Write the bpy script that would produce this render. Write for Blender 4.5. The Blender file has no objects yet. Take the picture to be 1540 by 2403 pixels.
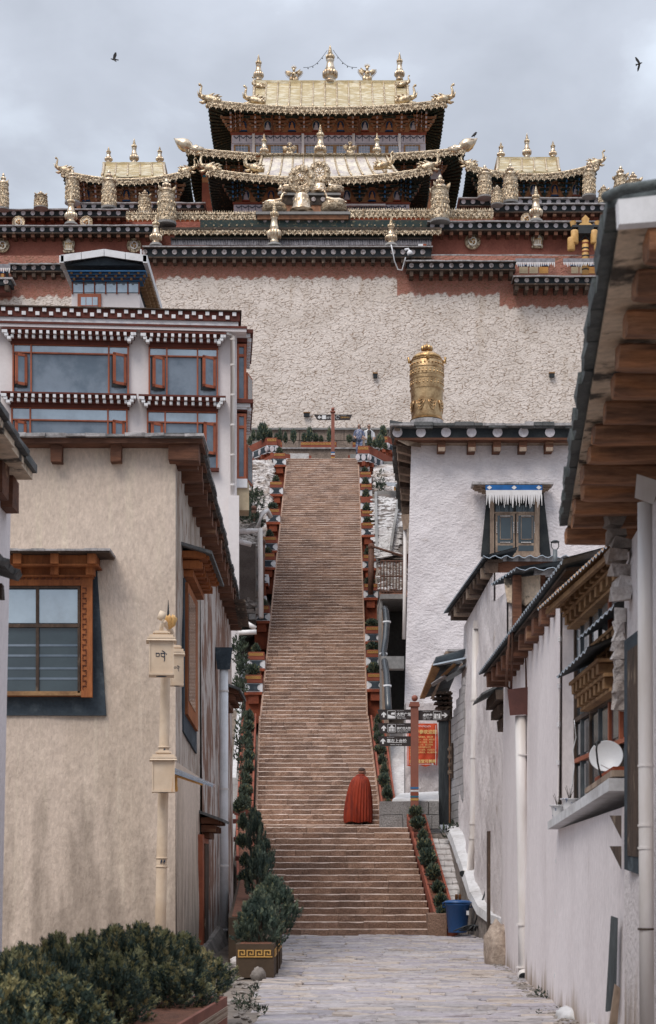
import bpy, math, random
import numpy as np
from mathutils import Vector, Matrix
random.seed(7); np.random.seed(7)
R = math.radians; ru = random.uniform; rnd = random.random; pi = math.pi; cos = math.cos; sin = math.sin
S = bpy.context.scene
COL = S.collection
# ---------------------------------------------------------------- camera, light, exposure
# survey frame: 3800 px focal length, principal column 770, horizon row 2040 (y axis = distance from the viewer)
K, CX, HY = 3800.0, 770.0, 2040.0
cam_d = bpy.data.cameras.new('camera'); cam = bpy.data.objects.new('camera', cam_d); COL.objects.link(cam)
cam.location = (0, 0, 0); cam.rotation_euler = (R(90), 0, 0)
cam_d.sensor_fit = 'HORIZONTAL'; cam_d.sensor_width = 36.0
cam_d.lens = 36.0 * K / 1540.0
cam_d.shift_y = (HY - 1201.5) / 1540.0
cam_d.clip_start = 0.5; cam_d.clip_end = 3000
cam_d.dof.use_dof = True; cam_d.dof.focus_distance = 52.0; cam_d.dof.aperture_fstop = 9.0
S.camera = cam
S.render.resolution_x = 656; S.render.resolution_y = 1024
S.view_settings.view_transform = 'Standard'; S.view_settings.look = 'None'
S.view_settings.exposure = -0.1; S.view_settings.gamma = 1.0
try: S.view_settings.use_curve_mapping = False
except Exception: pass
SUN_EL, SUN_AZ = R(54), R(211)      # azimuth measured clockwise from +Y: behind the viewer, a little left
w = bpy.data.worlds.new('World'); S.world = w; w.use_nodes = True
nt = w.node_tree; nt.nodes.clear()
def N(t, k, **kw):
    n = t.nodes.new(k)
    for a, b in kw.items(): setattr(n, a, b)
    return n
out = N(nt, 'ShaderNodeOutputWorld'); bg = N(nt, 'ShaderNodeBackground'); bg2 = N(nt, 'ShaderNodeBackground'); add = N(nt, 'ShaderNodeAddShader')
sky = N(nt, 'ShaderNodeTexSky', sky_type='NISHITA'); sky.sun_disc = False; sky.sun_elevation = SUN_EL; sky.sun_rotation = SUN_AZ
bg2.inputs['Strength'].default_value = 0.02
nt.links.new(sky.outputs[0], bg2.inputs[0])
tc = N(nt, 'ShaderNodeTexCoord')
mp = N(nt, 'ShaderNodeMapping'); mp.inputs['Scale'].default_value = (4.0, 1.0, 6.5); mp.inputs['Location'].default_value = (1.9, 0.4, 0.35)
n1 = N(nt, 'ShaderNodeTexNoise'); n1.inputs['Scale'].default_value = 1.6; n1.inputs['Detail'].default_value = 7; n1.inputs['Roughness'].default_value = 0.5; n1.inputs['Distortion'].default_value = 0.15
rp = N(nt, 'ShaderNodeValToRGB'); e = rp.color_ramp.elements
e[0].position = 0.36; e[0].color = (0.38, 0.405, 0.455, 1)
e[1].position = 0.68; e[1].color = (0.66, 0.72, 0.80, 1)
e2 = rp.color_ramp.elements.new(0.52); e2.color = (0.46, 0.49, 0.55, 1)
nt.links.new(tc.outputs['Generated'], mp.inputs[0]); nt.links.new(mp.outputs[0], n1.inputs[0]); nt.links.new(n1.outputs[0], rp.inputs[0])
# overcast sky: brighter towards the zenith
sx = N(nt, 'ShaderNodeSeparateXYZ'); nt.links.new(tc.outputs['Generated'], sx.inputs[0])
ml = N(nt, 'ShaderNodeMapRange'); ml.inputs['From Min'].default_value = 0.30; ml.inputs['From Max'].default_value = 1.0
ml.inputs['To Min'].default_value = 0.89; ml.inputs['To Max'].default_value = 3.3
nt.links.new(sx.outputs[2], ml.inputs[0])
nt.links.new(rp.outputs[0], bg.inputs[0]); nt.links.new(ml.outputs[0], bg.inputs[1])
nt.links.new(bg.outputs[0], add.inputs[0]); nt.links.new(bg2.outputs[0], add.inputs[1]); nt.links.new(add.outputs[0], out.inputs[0])
sd = bpy.data.lights.new('sun', 'SUN'); sd.energy = 2.2; sd.angle = R(28); sd.color = (1.0, 0.925, 0.84)
so = bpy.data.objects.new('sun', sd); COL.objects.link(so)
sdir = Vector((math.sin(SUN_AZ) * math.cos(SUN_EL), math.cos(SUN_AZ) * math.cos(SUN_EL), math.sin(SUN_EL)))
so.rotation_euler = sdir.to_track_quat('Z', 'Y').to_euler(); so.location = sdir * 60

# ---------------------------------------------------------------- helpers
def W(x, y, D): return Vector(((x - CX) / K * D, D, (HY - y) / K * D))
def X(x, D): return (x - CX) / K * D
def Z(y, D): return (HY - y) / K * D
WM = {}
def wm(o): return WM.get(o.name, Matrix.Identity(4)) if o else Matrix.Identity(4)
def put(o, parent, M):
    COL.objects.link(o)
    if parent:
        o.parent = parent; o.matrix_basis = wm(parent).inverted() @ M
    else: o.matrix_basis = M
    WM[o.name] = M.copy()
    return o
def tag(o, label=None, cat=None, group=None, kind=None):
    if label: o['label'] = label
    if cat: o['category'] = cat
    if group: o['group'] = group
    if kind: o['kind'] = kind
    return o
def thing(name, label, cat, loc, group=None):
    o = bpy.data.objects.new(name, None); o.empty_display_size = 0.3
    put(o, None, Matrix.Translation(Vector(loc)))
    return tag(o, label, cat, group)
def inst(mesh, name, parent, M, mat=None):
    o = bpy.data.objects.new(name, mesh)
    return put(o, parent, M)
def TR(x, y, z): return Matrix.Translation(Vector((x, y, z)))
def SC(x, y, z): return Matrix.Diagonal(Vector((x, y, z, 1)))
def RZ(a): return Matrix.Rotation(a, 4, 'Z')
def RY(a): return Matrix.Rotation(a, 4, 'Y')
def RX(a): return Matrix.Rotation(a, 4, 'X')

class MB:
    def __init__(s, T=None): s.v = []; s.f = []; s.m = []; s.T = T; s.cm = 0; s.sm = []; s.smooth = False
    def p(s, *pts):
        i = len(s.v)
        for q in pts: s.v.append(Vector(q))
        return i
    def face(s, idx): s.f.append(tuple(idx)); s.m.append(s.cm); s.sm.append(s.smooth)
    def hexa(s, P):   # P: 4 bottom ccw, 4 top ccw
        i = s.p(*P)
        for q in ((3, 2, 1, 0), (4, 5, 6, 7), (0, 1, 5, 4), (1, 2, 6, 5), (2, 3, 7, 6), (3, 0, 4, 7)): s.face([i + k for k in q])
        return s
    def box(s, x0, x1, y0, y1, z0, z1):
        return s.hexa([(x0, y0, z0), (x1, y0, z0), (x1, y1, z0), (x0, y1, z0), (x0, y0, z1), (x1, y0, z1), (x1, y1, z1), (x0, y1, z1)])
    def cbox(s, c, d): return s.box(c[0] - d[0] / 2, c[0] + d[0] / 2, c[1] - d[1] / 2, c[1] + d[1] / 2, c[2] - d[2] / 2, c[2] + d[2] / 2)
    def prism(s, poly, y0, y1):     # poly in (x, z)
        n = len(poly); i = s.p(*[(a, y0, b) for a, b in poly]); j = s.p(*[(a, y1, b) for a, b in poly])
        s.face([i + k for k in range(n)]); s.face([j + k for k in reversed(range(n))])
        for k in range(n): s.face([i + (k + 1) % n, i + k, j + k, j + (k + 1) % n])
        return s
    def ext(s, pts, d):             # any planar polygon pushed along vector d
        n = len(pts); d = Vector(d); i = s.p(*pts); j = s.p(*[Vector(q) + d for q in pts])
        s.face([i + k for k in range(n)]); s.face([j + k for k in reversed(range(n))])
        for k in range(n): s.face([i + (k + 1) % n, i + k, j + k, j + (k + 1) % n])
        return s
    def quad(s, *P): i = s.p(*P); s.face([i + k for k in range(len(P))]); return s
    def tube(s, pts, r, n=8, cap=True):
        pts = [Vector(q) for q in pts]; r = r if isinstance(r, (list, tuple)) else [r] * len(pts)
        rings = []
        for k, q in enumerate(pts):
            d = (pts[min(k + 1, len(pts) - 1)] - pts[max(k - 1, 0)])
            if d.length < 1e-9: d = Vector((0, 0, 1))
            d.normalize(); a = Vector((0, 0, 1)) if abs(d.z) < 0.9 else Vector((0, 1, 0))
            u = d.cross(a).normalized(); v = d.cross(u)
            rings.append(s.p(*[q + (u * math.cos(2 * math.pi * t / n) + v * math.sin(2 * math.pi * t / n)) * r[k] for t in range(n)]))
        for a, b in zip(rings, rings[1:]):
            for t in range(n): s.face([a + t, a + (t + 1) % n, b + (t + 1) % n, b + t])
        if cap: s.face([rings[0] + t for t in reversed(range(n))]); s.face([rings[-1] + t for t in range(n)])
        return s
    def lathe(s, prof, c=(0, 0, 0), n=16, flute=0, famp=0, fr=None):
        c = Vector(c); rings = []
        for k, (r, z) in enumerate(prof):
            am = famp if (fr is None or fr[0] <= k <= fr[1]) else 0
            rings.append(s.p(*[c + Vector((math.cos(2 * math.pi * t / n) * r * (1 + am * abs(math.cos(flute * math.pi * t / n)) - am * .5), math.sin(2 * math.pi * t / n) * r * (1 + am * abs(math.cos(flute * math.pi * t / n)) - am * .5), z)) for t in range(n)]))
        for a, b in zip(rings, rings[1:]):
            for t in range(n): s.face([a + t, a + (t + 1) % n, b + (t + 1) % n, b + t])
        s.face([rings[0] + t for t in reversed(range(n))]); s.face([rings[-1] + t for t in range(n)])
        return s
    def ball(s, c, r, n=10, m=6):
        r = r if isinstance(r, (list, tuple)) else (r, r, r); c = Vector(c)
        prof = [(math.sin(math.pi * (k + .001) / m * .999), -math.cos(math.pi * k / m)) for k in range(m + 1)]
        rings = [s.p(*[c + Vector((math.cos(2 * math.pi * t / n) * a * r[0], math.sin(2 * math.pi * t / n) * a * r[1], b * r[2])) for t in range(n)]) for a, b in prof]
        for a, b in zip(rings, rings[1:]):
            for t in range(n): s.face([a + t, a + (t + 1) % n, b + (t + 1) % n, b + t])
        s.face([rings[0] + t for t in reversed(range(n))]); s.face([rings[-1] + t for t in range(n)])
        return s
    def disc(s, c, r, y0, y1, n=14): return s.prism([(c[0] + r * math.cos(2 * math.pi * t / n), c[1] + r * math.sin(2 * math.pi * t / n)) for t in range(n)], y0, y1)
    def jit(s, a):
        for q in s.v: q += Vector((random.uniform(-a, a), random.uniform(-a, a), random.uniform(-a, a)))
        return s
    def mesh(s, name, mats, off=None):
        me = bpy.data.meshes.new(name); v = s.v
        if s.T is not None: v = [s.T @ q for q in v]
        if off is not None: v = [q - off for q in v]
        me.from_pydata([tuple(q) for q in v], [], s.f)
        for m in (mats if isinstance(mats, (list, tuple)) else [mats]): me.materials.append(m)
        if any(s.m): me.polygons.foreach_set('material_index', s.m)
        if any(s.sm): me.polygons.foreach_set('use_smooth', s.sm)
        me.update()
        return me
    def obj(s, name, mats, parent=None, kind=None, label=None, cat=None, group=None):
        v = s.v if s.T is None else [s.T @ q for q in s.v]
        xs = [q.x for q in v]; ys = [q.y for q in v]; zs = [q.z for q in v]
        off = Vector(((min(xs) + max(xs)) / 2, (min(ys) + max(ys)) / 2, min(zs)))
        me = s.mesh(name, mats, off)
        o = inst(me, name, parent, Matrix.Translation(off))
        return tag(o, label, cat, group, kind)

def MS():
    b = MB(); b.smooth = True; return b

def npmesh(name, verts, faces, mats, fm=None, smooth=False, attrs=None):
    me = bpy.data.meshes.new(name); n = faces.shape[1]
    me.vertices.add(len(verts)); me.vertices.foreach_set('co', verts.astype(np.float32).ravel())
    me.loops.add(faces.size); me.loops.foreach_set('vertex_index', faces.astype(np.int32).ravel())
    me.polygons.add(len(faces)); me.polygons.foreach_set('loop_start', np.arange(0, faces.size, n, dtype=np.int32))
    me.polygons.foreach_set('loop_total', np.full(len(faces), n, dtype=np.int32))
    for m in (mats if isinstance(mats, (list, tuple)) else [mats]): me.materials.append(m)
    if fm is not None: me.polygons.foreach_set('material_index', fm.astype(np.int32))
    me.polygons.foreach_set('use_smooth', np.full(len(faces), smooth))
    for k, a in (attrs or {}).items():
        at = me.attributes.new(k, 'FLOAT', 'POINT'); at.data.foreach_set('value', a.astype(np.float32).ravel())
    me.update(); me.validate()
    return me

# ---------------------------------------------------------------- materials (all textured in place, procedural)
MATS = {}
def mat(name, c, c2=None, rough=0.85, metal=0.0, sc=(1, 1, 1), ns=3.0, fine=0.25, fs=40.0, bump=0.0, bs=30.0, bd=0.02, spec=0.3, lo=0.4, hi=0.65,
        c3=None, s3=8.0, lo3=0.55, hi3=0.7, vor=0.0, vs=3.0, vd=0.03, attr=None, sc3=None, base=None):
    m = bpy.data.materials.new(name); m.use_nodes = True; t = m.node_tree; b = t.nodes['Principled BSDF']
    b.inputs['Roughness'].default_value = rough; b.inputs['Metallic'].default_value = metal
    b.inputs['Specular IOR Level'].default_value = spec
    c2 = c2 or tuple(x * 0.7 for x in c)
    g = N(t, 'ShaderNodeNewGeometry'); mpn = N(t, 'ShaderNodeMapping'); mpn.inputs['Scale'].default_value = sc
    t.links.new(g.outputs['Position'], mpn.inputs[0])
    a = N(t, 'ShaderNodeTexNoise'); a.inputs['Scale'].default_value = ns; a.inputs['Detail'].default_value = 6; a.inputs['Roughness'].default_value = 0.62
    t.links.new(mpn.outputs[0], a.inputs[0])
    mr = N(t, 'ShaderNodeMapRange', interpolation_type='SMOOTHSTEP'); mr.inputs['From Min'].default_value = lo; mr.inputs['From Max'].default_value = hi
    t.links.new(a.outputs[0], mr.inputs[0])
    mx = N(t, 'ShaderNodeMix', data_type='RGBA'); mx.inputs[6].default_value = (*c, 1); mx.inputs[7].default_value = (*c2, 1)
    t.links.new(mr.outputs[0], mx.inputs[0]); col = mx.outputs[2]
    if c3 is not None:
        mp3 = N(t, 'ShaderNodeMapping'); mp3.inputs['Scale'].default_value = sc3 or sc; mp3.inputs['Location'].default_value = (3.3, 7.1, 1.7)
        t.links.new(g.outputs['Position'], mp3.inputs[0])
        a3 = N(t, 'ShaderNodeTexNoise'); a3.inputs['Scale'].default_value = s3; a3.inputs['Detail'].default_value = 5
        m3 = N(t, 'ShaderNodeMapRange', interpolation_type='SMOOTHSTEP'); m3.inputs['From Min'].default_value = lo3; m3.inputs['From Max'].default_value = hi3
        x3 = N(t, 'ShaderNodeMix', data_type='RGBA'); x3.inputs[7].default_value = (*c3, 1)
        t.links.new(mp3.outputs[0], a3.inputs[0]); t.links.new(a3.outputs[0], m3.inputs[0]); t.links.new(m3.outputs[0], x3.inputs[0]); t.links.new(col, x3.inputs[6]); col = x3.outputs[2]
    if attr is not None:      # paint boundary carried by the mesh
        at = N(t, 'ShaderNodeAttribute', attribute_name=attr[0]); xa = N(t, 'ShaderNodeMix', data_type='RGBA'); xa.inputs[7].default_value = (*attr[1], 1)
        t.links.new(at.outputs['Fac'], xa.inputs[0]); t.links.new(col, xa.inputs[6]); col = xa.outputs[2]
        if len(attr) > 2:
            at = N(t, 'ShaderNodeAttribute', attribute_name=attr[2]); xa = N(t, 'ShaderNodeMix', data_type='RGBA'); xa.inputs[7].default_value = (*attr[3], 1)
            t.links.new(at.outputs['Fac'], xa.inputs[0]); t.links.new(col, xa.inputs[6]); col = xa.outputs[2]
    if base:      # grime that climbs from the foot of a wall: (z of its edge, z where full, colour)
        s_ = N(t, 'ShaderNodeSeparateXYZ'); t.links.new(g.outputs['Position'], s_.inputs[0]); gn = N(t, 'ShaderNodeTexNoise'); gn.inputs['Scale'].default_value = 1.6; gn.inputs['Detail'].default_value = 7
        gm = N(t, 'ShaderNodeMapping'); gm.inputs['Scale'].default_value = (2.2, 2.2, .35); t.links.new(g.outputs['Position'], gm.inputs[0]); t.links.new(gm.outputs[0], gn.inputs[0])
        ga = N(t, 'ShaderNodeMapRange'); ga.inputs['From Min'].default_value = base[0]; ga.inputs['From Max'].default_value = base[1]; ga.inputs['To Min'].default_value = -.45; ga.inputs['To Max'].default_value = .5; t.links.new(s_.outputs[2], ga.inputs[0])
        gb = N(t, 'ShaderNodeMath', operation='ADD'); t.links.new(ga.outputs[0], gb.inputs[0]); t.links.new(gn.outputs[0], gb.inputs[1])
        gc_ = N(t, 'ShaderNodeMapRange', interpolation_type='SMOOTHSTEP'); gc_.inputs['From Min'].default_value = .45; gc_.inputs['From Max'].default_value = .85; t.links.new(gb.outputs[0], gc_.inputs[0])
        xg = N(t, 'ShaderNodeMix', data_type='RGBA'); xg.inputs[7].default_value = (*base[2], 1); t.links.new(gc_.outputs[0], xg.inputs[0]); t.links.new(col, xg.inputs[6]); col = xg.outputs[2]
    f = N(t, 'ShaderNodeTexNoise'); f.inputs['Scale'].default_value = fs; f.inputs['Detail'].default_value = 4; f.inputs['Roughness'].default_value = 0.7
    t.links.new(mpn.outputs[0], f.inputs[0])
    fr = N(t, 'ShaderNodeMapRange'); fr.inputs['From Min'].default_value = 0.25; fr.inputs['From Max'].default_value = 0.75
    fr.inputs['To Min'].default_value = 1 - fine; fr.inputs['To Max'].default_value = 1 + fine
    t.links.new(f.outputs[0], fr.inputs[0])
    vm = N(t, 'ShaderNodeVectorMath', operation='SCALE'); t.links.new(col, vm.inputs[0]); t.links.new(fr.outputs[0], vm.inputs['Scale'])
    colo = vm.outputs[0]
    nrm = None
    if vor:
        v = N(t, 'ShaderNodeTexVoronoi', feature='DISTANCE_TO_EDGE'); v.inputs['Scale'].default_value = vs
        dn = N(t, 'ShaderNodeTexNoise'); dn.inputs['Scale'].default_value = vs * .8; dn.inputs['Detail'].default_value = 3
        t.links.new(mpn.outputs[0], dn.inputs[0])
        mxv = N(t, 'ShaderNodeMix', data_type='VECTOR'); mxv.inputs[0].default_value = 0.25
        t.links.new(mpn.outputs[0], mxv.inputs[4]); t.links.new(dn.outputs['Color'], mxv.inputs[5]); t.links.new(mxv.outputs[1], v.inputs[0])
        vr = N(t, 'ShaderNodeMapRange', interpolation_type='SMOOTHSTEP'); vr.inputs['From Max'].default_value = 0.10
        t.links.new(v.outputs[0], vr.inputs[0])
        bb = N(t, 'ShaderNodeBump'); bb.inputs['Strength'].default_value = vor; bb.inputs['Distance'].default_value = vd
        t.links.new(vr.outputs[0], bb.inputs['Height']); nrm = bb.outputs[0]
    if bump:
        bn = N(t, 'ShaderNodeTexNoise'); bn.inputs['Scale'].default_value = bs; bn.inputs['Detail'].default_value = 5; bn.inputs['Roughness'].default_value = 0.6
        t.links.new(mpn.outputs[0], bn.inputs[0])
        bb = N(t, 'ShaderNodeBump'); bb.inputs['Strength'].default_value = bump; bb.inputs['Distance'].default_value = bd
        t.links.new(bn.outputs[0], bb.inputs['Height'])
        if nrm: t.links.new(nrm, bb.inputs['Normal'])
        nrm = bb.outputs[0]
    if nrm: t.links.new(nrm, b.inputs['Normal'])
    t.links.new(colo, b.inputs['Base Color'])
    MATS[name] = m
    return m

m_beige = mat('beige_plaster', (.60, .49, .405), (.49, .395, .315), base=(4.0, -2.6, (.33, .265, .215)), ns=0.55, fs=20, fine=.20, sc=(1, 1, .45), c3=(.64, .54, .43), s3=3.2, sc3=(2.6, 2.6, .13), lo3=.52, hi3=.8, bump=.55, bs=24, bd=.03, lo=.42, hi=.7)
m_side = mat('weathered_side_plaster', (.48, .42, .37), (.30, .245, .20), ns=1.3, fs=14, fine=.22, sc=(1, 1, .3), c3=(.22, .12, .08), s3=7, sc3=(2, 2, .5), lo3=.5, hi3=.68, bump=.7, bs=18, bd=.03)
m_white = mat('white_plaster', (.76, .70, .70), (.68, .62, .62), base=(-.75, -1.75, (.34, .26, .20)), ns=0.7, fs=22, fine=.12, sc=(1, 1, .5), c3=(.46, .40, .38), s3=3, sc3=(1.5, 1.5, .25), lo3=.62, hi3=.9, bump=.45, bs=16, bd=.02)
m_whiterough = mat('rough_white_plaster', (.74, .69, .70), (.65, .60, .61), ns=0.6, fs=9, fine=.10, sc=(1, 1, 1.6), c3=(.44, .37, .33), s3=1.1, lo3=.62, hi3=.8, bump=.8, bs=9, bd=.06)
m_whitepit = mat('pitted_white_plaster', (.72, .665, .66), (.60, .55, .545), base=(0, -2., (.30, .22, .16)), ns=0.8, fs=26, fine=.16, sc=(1, 1, .7), c3=(.36, .28, .22), s3=1.5, lo3=.62, hi3=.78, bump=.9, bs=22, bd=.03)
m_hotel = mat('smooth_white_render', (.72, .68, .68), (.66, .61, .61), ns=0.4, fs=10, fine=.05, bump=.1, bs=20)
m_red = mat('maroon_clay_wall', (.33, .115, .08), (.25, .085, .06), ns=1.2, fs=10, fine=.2, bump=.8, bs=5, bd=.08, c3=(.34, .13, .09), s3=3, lo3=.55, hi3=.75)
m_redpaint = mat('brick_red_paint', (.26, .075, .045), (.20, .058, .036), ns=2, fs=30, fine=.15, bump=.15, bs=40)
m_orange = mat('orange_red_paint', (.30, .075, .035), (.20, .052, .028), ns=3, fs=40, fine=.2, bump=.5, bs=25, bd=.02)
m_maroon = mat('dark_maroon_paint', (.12, .035, .025), (.085, .028, .02), ns=2, fs=30, fine=.15)
m_black = mat('black_painted_band', (.022, .026, .03), (.035, .04, .042), ns=2, fs=20, fine=.25, bump=.15)
m_slateblue = mat('black_blue_window_surround', (.045, .06, .075), (.03, .04, .05), ns=1.2, fs=20, fine=.3, c3=(.085, .105, .12), s3=5, lo3=.55, hi3=.75, bump=.3, bs=20)
m_disc = mat('chalk_white_disc', (.58, .55, .58), (.45, .41, .42), ns=6, fs=30, fine=.15)
m_discold = mat('worn_white_disc', (.48, .43, .43), (.24, .19, .17), ns=9, fs=30, fine=.25, lo=.45, hi=.6)
m_whitepaint = mat('white_paint', (.72, .72, .74), (.62, .62, .63), ns=3, fs=40, fine=.06)
m_wood = mat('orange_carved_wood', (.33, .115, .04), (.20, .065, .025), ns=3, fs=18, fine=.3, sc=(1, 1, .25), bump=.3, bs=25, bd=.01)
m_woodx = mat('brown_beam_wood', (.15, .065, .038), (.085, .04, .026), ns=2.4, fs=16, fine=.35, sc=(.35, 1.4, 2.2), bump=.5, bs=14, bd=.02, c3=(.30, .17, .10), s3=3, lo3=.6, hi3=.72)
m_dkwood = mat('dark_weathered_wood', (.085, .055, .04), (.045, .032, .025), ns=3, fs=20, fine=.35, sc=(1, 1, .5), bump=.4, bs=20, bd=.02, c3=(.2, .15, .11), s3=6, lo3=.6, hi3=.7)
m_palewood = mat('grey_pale_wood', (.33, .25, .19), (.20, .145, .11), ns=3, fs=20, fine=.3, sc=(1, 1, .4), bump=.4, bs=20, bd=.015)
m_tanwood = mat('tan_bracket_wood', (.30, .175, .085), (.20, .11, .055), ns=3, fs=18, fine=.25, bump=.25, bs=18)
m_bluewood = mat('blue_grey_old_door_wood', (.075, .085, .09), (.04, .045, .05), ns=5, fs=30, fine=.4, sc=(1, 1, .12), bump=.6, bs=30, bd=.02)
m_soffit = mat('dark_soffit_boards', (.075, .055, .042), (.04, .032, .028), ns=2, fs=15, fine=.3, sc=(1, .3, 1), c3=(.20, .14, .10), s3=2.2, lo3=.6, hi3=.7)
m_boardpeel = mat('peeling_pale_boards', (.60, .48, .36), (.07, .06, .05), ns=2.6, fs=15, fine=.3, sc=(1, 1.2, 1), lo=.5, hi=.6, bump=.5, bs=9, bd=.02)
m_slate = mat('slate_roof_stone', (.13, .13, .13), (.08, .085, .085), ns=3, fs=25, fine=.35, bump=.5, bs=14, bd=.02)
m_slatelight = mat('pale_slate_edge', (.40, .38, .38), (.22, .21, .21), ns=4, fs=25, fine=.3, bump=.5, bs=14, bd=.02)
m_felt = mat('black_bitumen_felt', (.10, .115, .115), (.065, .075, .078), ns=4, fs=20, fine=.25, bump=.9, bs=7, bd=.03, rough=.7)
m_tin = mat('corrugated_grey_tin', (.14, .155, .165), (.10, .11, .12), rough=.55, metal=.3, ns=3, fs=20, fine=.2)
m_tinb = mat('pale_blue_tin_edge', (.50, .58, .66), (.42, .48, .55), rough=.5, metal=.2, ns=3, fs=20, fine=.15)
m_gold = mat('gilded_copper', (.66, .54, .38), (.36, .25, .15), rough=.38, metal=.9, ns=5, fs=14, fine=.15, bump=.5, bs=16, bd=.06)
m_goldrel = mat('embossed_gilt_sheet', (.62, .51, .37), (.29, .205, .13), rough=.42, metal=.7, ns=6, fs=16, fine=.2, vor=.9, vs=5, vd=.07, bump=.7, bs=11, bd=.08)
m_goldsm = mat('polished_gilt', (.70, .57, .42), (.40, .28, .18), rough=.28, metal=1, ns=3, fs=10, fine=.15, bump=.2, bs=6, bd=.05)
m_golddk = mat('aged_gilt', (.62, .40, .18), (.35, .20, .09), rough=.35, metal=1, ns=4, fs=14, fine=.3, bump=.5, bs=14, bd=.05)
m_roofgold = mat('worn_gold_roof_sheet', (.43, .34, .19), (.60, .53, .39), rough=.5, metal=.6, ns=3, fs=8, fine=.2, sc=(.5, 1, 1.7), bump=.35, bs=6, bd=.05, lo=.45, hi=.62)
m_roofpale = mat('pale_gilt_roof_sheet', (.72, .63, .50), (.50, .42, .38), rough=.36, metal=.9, ns=1.7, fs=7, fine=.2, sc=(1, 1, 1), bump=.3, bs=5, bd=.05)
m_brass = mat('yellow_brass_cylinder', (.60, .41, .22), (.33, .20, .10), rough=.36, metal=1, ns=3, fs=30, fine=.15, bump=.5, bs=30, bd=.012)
m_glass = mat('window_glass', (.16, .20, .25), (.11, .14, .18), rough=.06, ns=.4, fs=2, fine=.1, spec=1.0, metal=.55)
m_glassd = mat('dark_window_glass', (.03, .045, .055), (.045, .065, .075), rough=.08, ns=.7, fs=2, fine=.1, spec=.9)
m_glassb = mat('reflection_tinted_glass', (.20, .24, .29), (.11, .145, .185), rough=.12, ns=.8, fs=2, fine=.1, spec=.9, metal=.2)  # base colour lightened and mottled to stand in for reflected sky
m_glasspale = mat('pale_reflecting_glass', (.50, .58, .64), (.38, .43, .47), rough=.1, ns=.8, fs=2, fine=.1, spec=1, metal=.5)
m_frame = mat('russet_window_frame', (.36, .10, .045), (.28, .075, .035), ns=3, fs=30, fine=.15, rough=.5, spec=.4)
m_step = mat('reddish_step_granite', (.35, .22, .155), (.24, .15, .11), ns=1.1, fs=30, fine=.5, bump=1, bs=26, bd=.03, c3=(.38, .25, .19), s3=2.2, lo3=.5, hi3=.7)
m_step2 = mat('dark_step_granite', (.28, .175, .125), (.19, .12, .09), ns=1.1, fs=30, fine=.5, bump=1, bs=26, bd=.03)
m_nose = mat('worn_step_nosing', (.54, .43, .37), (.33, .25, .20), ns=2, fs=30, fine=.2)
m_pave = mat('grey_paving_stone', (.41, .375, .38), (.29, .27, .275), ns=.55, fs=20, fine=.3, bump=.8, bs=14, bd=.025, sc=(.6, 1.6, 1), c3=(.48, .43, .41), s3=1.3, lo3=.5, hi3=.75)
m_pave2 = mat('warm_paving_stone', (.43, .37, .33), (.33, .28, .25), ns=.7, fs=20, fine=.3, bump=.8, bs=14, bd=.025, sc=(.6, 1.6, 1))
m_pave3 = mat('violet_grey_paving_stone', (.35, .32, .345), (.27, .25, .265), ns=.7, fs=20, fine=.3, bump=.8, bs=14, bd=.025, sc=(.6, 1.6, 1))
m_joint = mat('paving_joint_earth', (.15, .125, .11), (.11, .09, .08), ns=2, fs=20, fine=.3)
m_ground = mat('bare_earth', (.22, .18, .15), (.15, .125, .105), ns=.8, fs=8, fine=.35, bump=.8, bs=6, bd=.06, c3=(.34, .31, .28), s3=2, lo3=.55, hi3=.7)
m_rock = mat('whitewashed_rubble', (.60, .56, .54), (.34, .28, .24), ns=1.6, fs=8, fine=.3, bump=1, bs=6, bd=.1)
m_rockg = mat('grey_rubble_stone', (.28, .245, .22), (.17, .15, .135), ns=2, fs=12, fine=.35, bump=.8, bs=9, bd=.05)
m_granite = mat('speckled_grey_granite', (.29, .28, .275), (.22, .21, .205), ns=1, fs=34, fine=.5, bump=1, bs=30, bd=.03)
m_conc = mat('grey_concrete', (.27, .26, .25), (.19, .185, .18), ns=1, fs=12, fine=.2, bump=.3, bs=12)
m_concpale = mat('pale_cement', (.60, .60, .61), (.46, .45, .45), ns=1.2, fs=12, fine=.15, bump=.4, bs=9)
m_block = mat('cinder_block', (.40, .385, .39), (.32, .31, .31), ns=2, fs=30, fine=.2, bump=.5, bs=30)
m_pvc = mat('white_plastic_pipe', (.72, .69, .68), (.60, .55, .51), rough=.4, ns=1.2, fs=6, fine=.05, sc=(2, 2, .35), spec=.4, c3=(.36, .24, .16), s3=2.2, lo3=.66, hi3=.85, sc3=(3, 3, .4))
m_pipeblk = mat('black_plastic_pipe', (.02, .025, .03), (.03, .035, .04), rough=.25, spec=.7)
m_cream = mat('cream_lamp_paint', (.66, .53, .40), (.58, .44, .31), rough=.5, ns=1.5, fs=14, fine=.06, c3=(.46, .24, .10), s3=3, lo3=.68, hi3=.8, sc3=(3, 3, .5))
m_amber = mat('amber_yellow_paint', (.62, .33, .10), (.50, .24, .07), rough=.5, ns=2, fs=14, fine=.12)
m_lampgold = mat('ochre_lamp_gold', (.66, .40, .15), (.52, .29, .10), rough=.45, ns=3, fs=14, fine=.12)
m_signb = mat('dark_brown_sign', (.035, .027, .026), (.045, .036, .034), rough=.5, ns=2, fs=20, fine=.1)
m_signr = mat('terracotta_sign_post', (.27, .10, .07), (.22, .085, .06), rough=.55, ns=2, fs=40, fine=.1)
m_signtx = mat('white_sign_lettering', (.78, .78, .78), (.72, .72, .72), fine=.02)
m_cloth = mat('white_cloth', (.70, .68, .68), (.60, .57, .56), ns=5, fs=20, fine=.1)
m_clothgrey = mat('grey_pleated_cloth', (.27, .26, .28), (.18, .17, .185), ns=5, fs=20, fine=.2)
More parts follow.
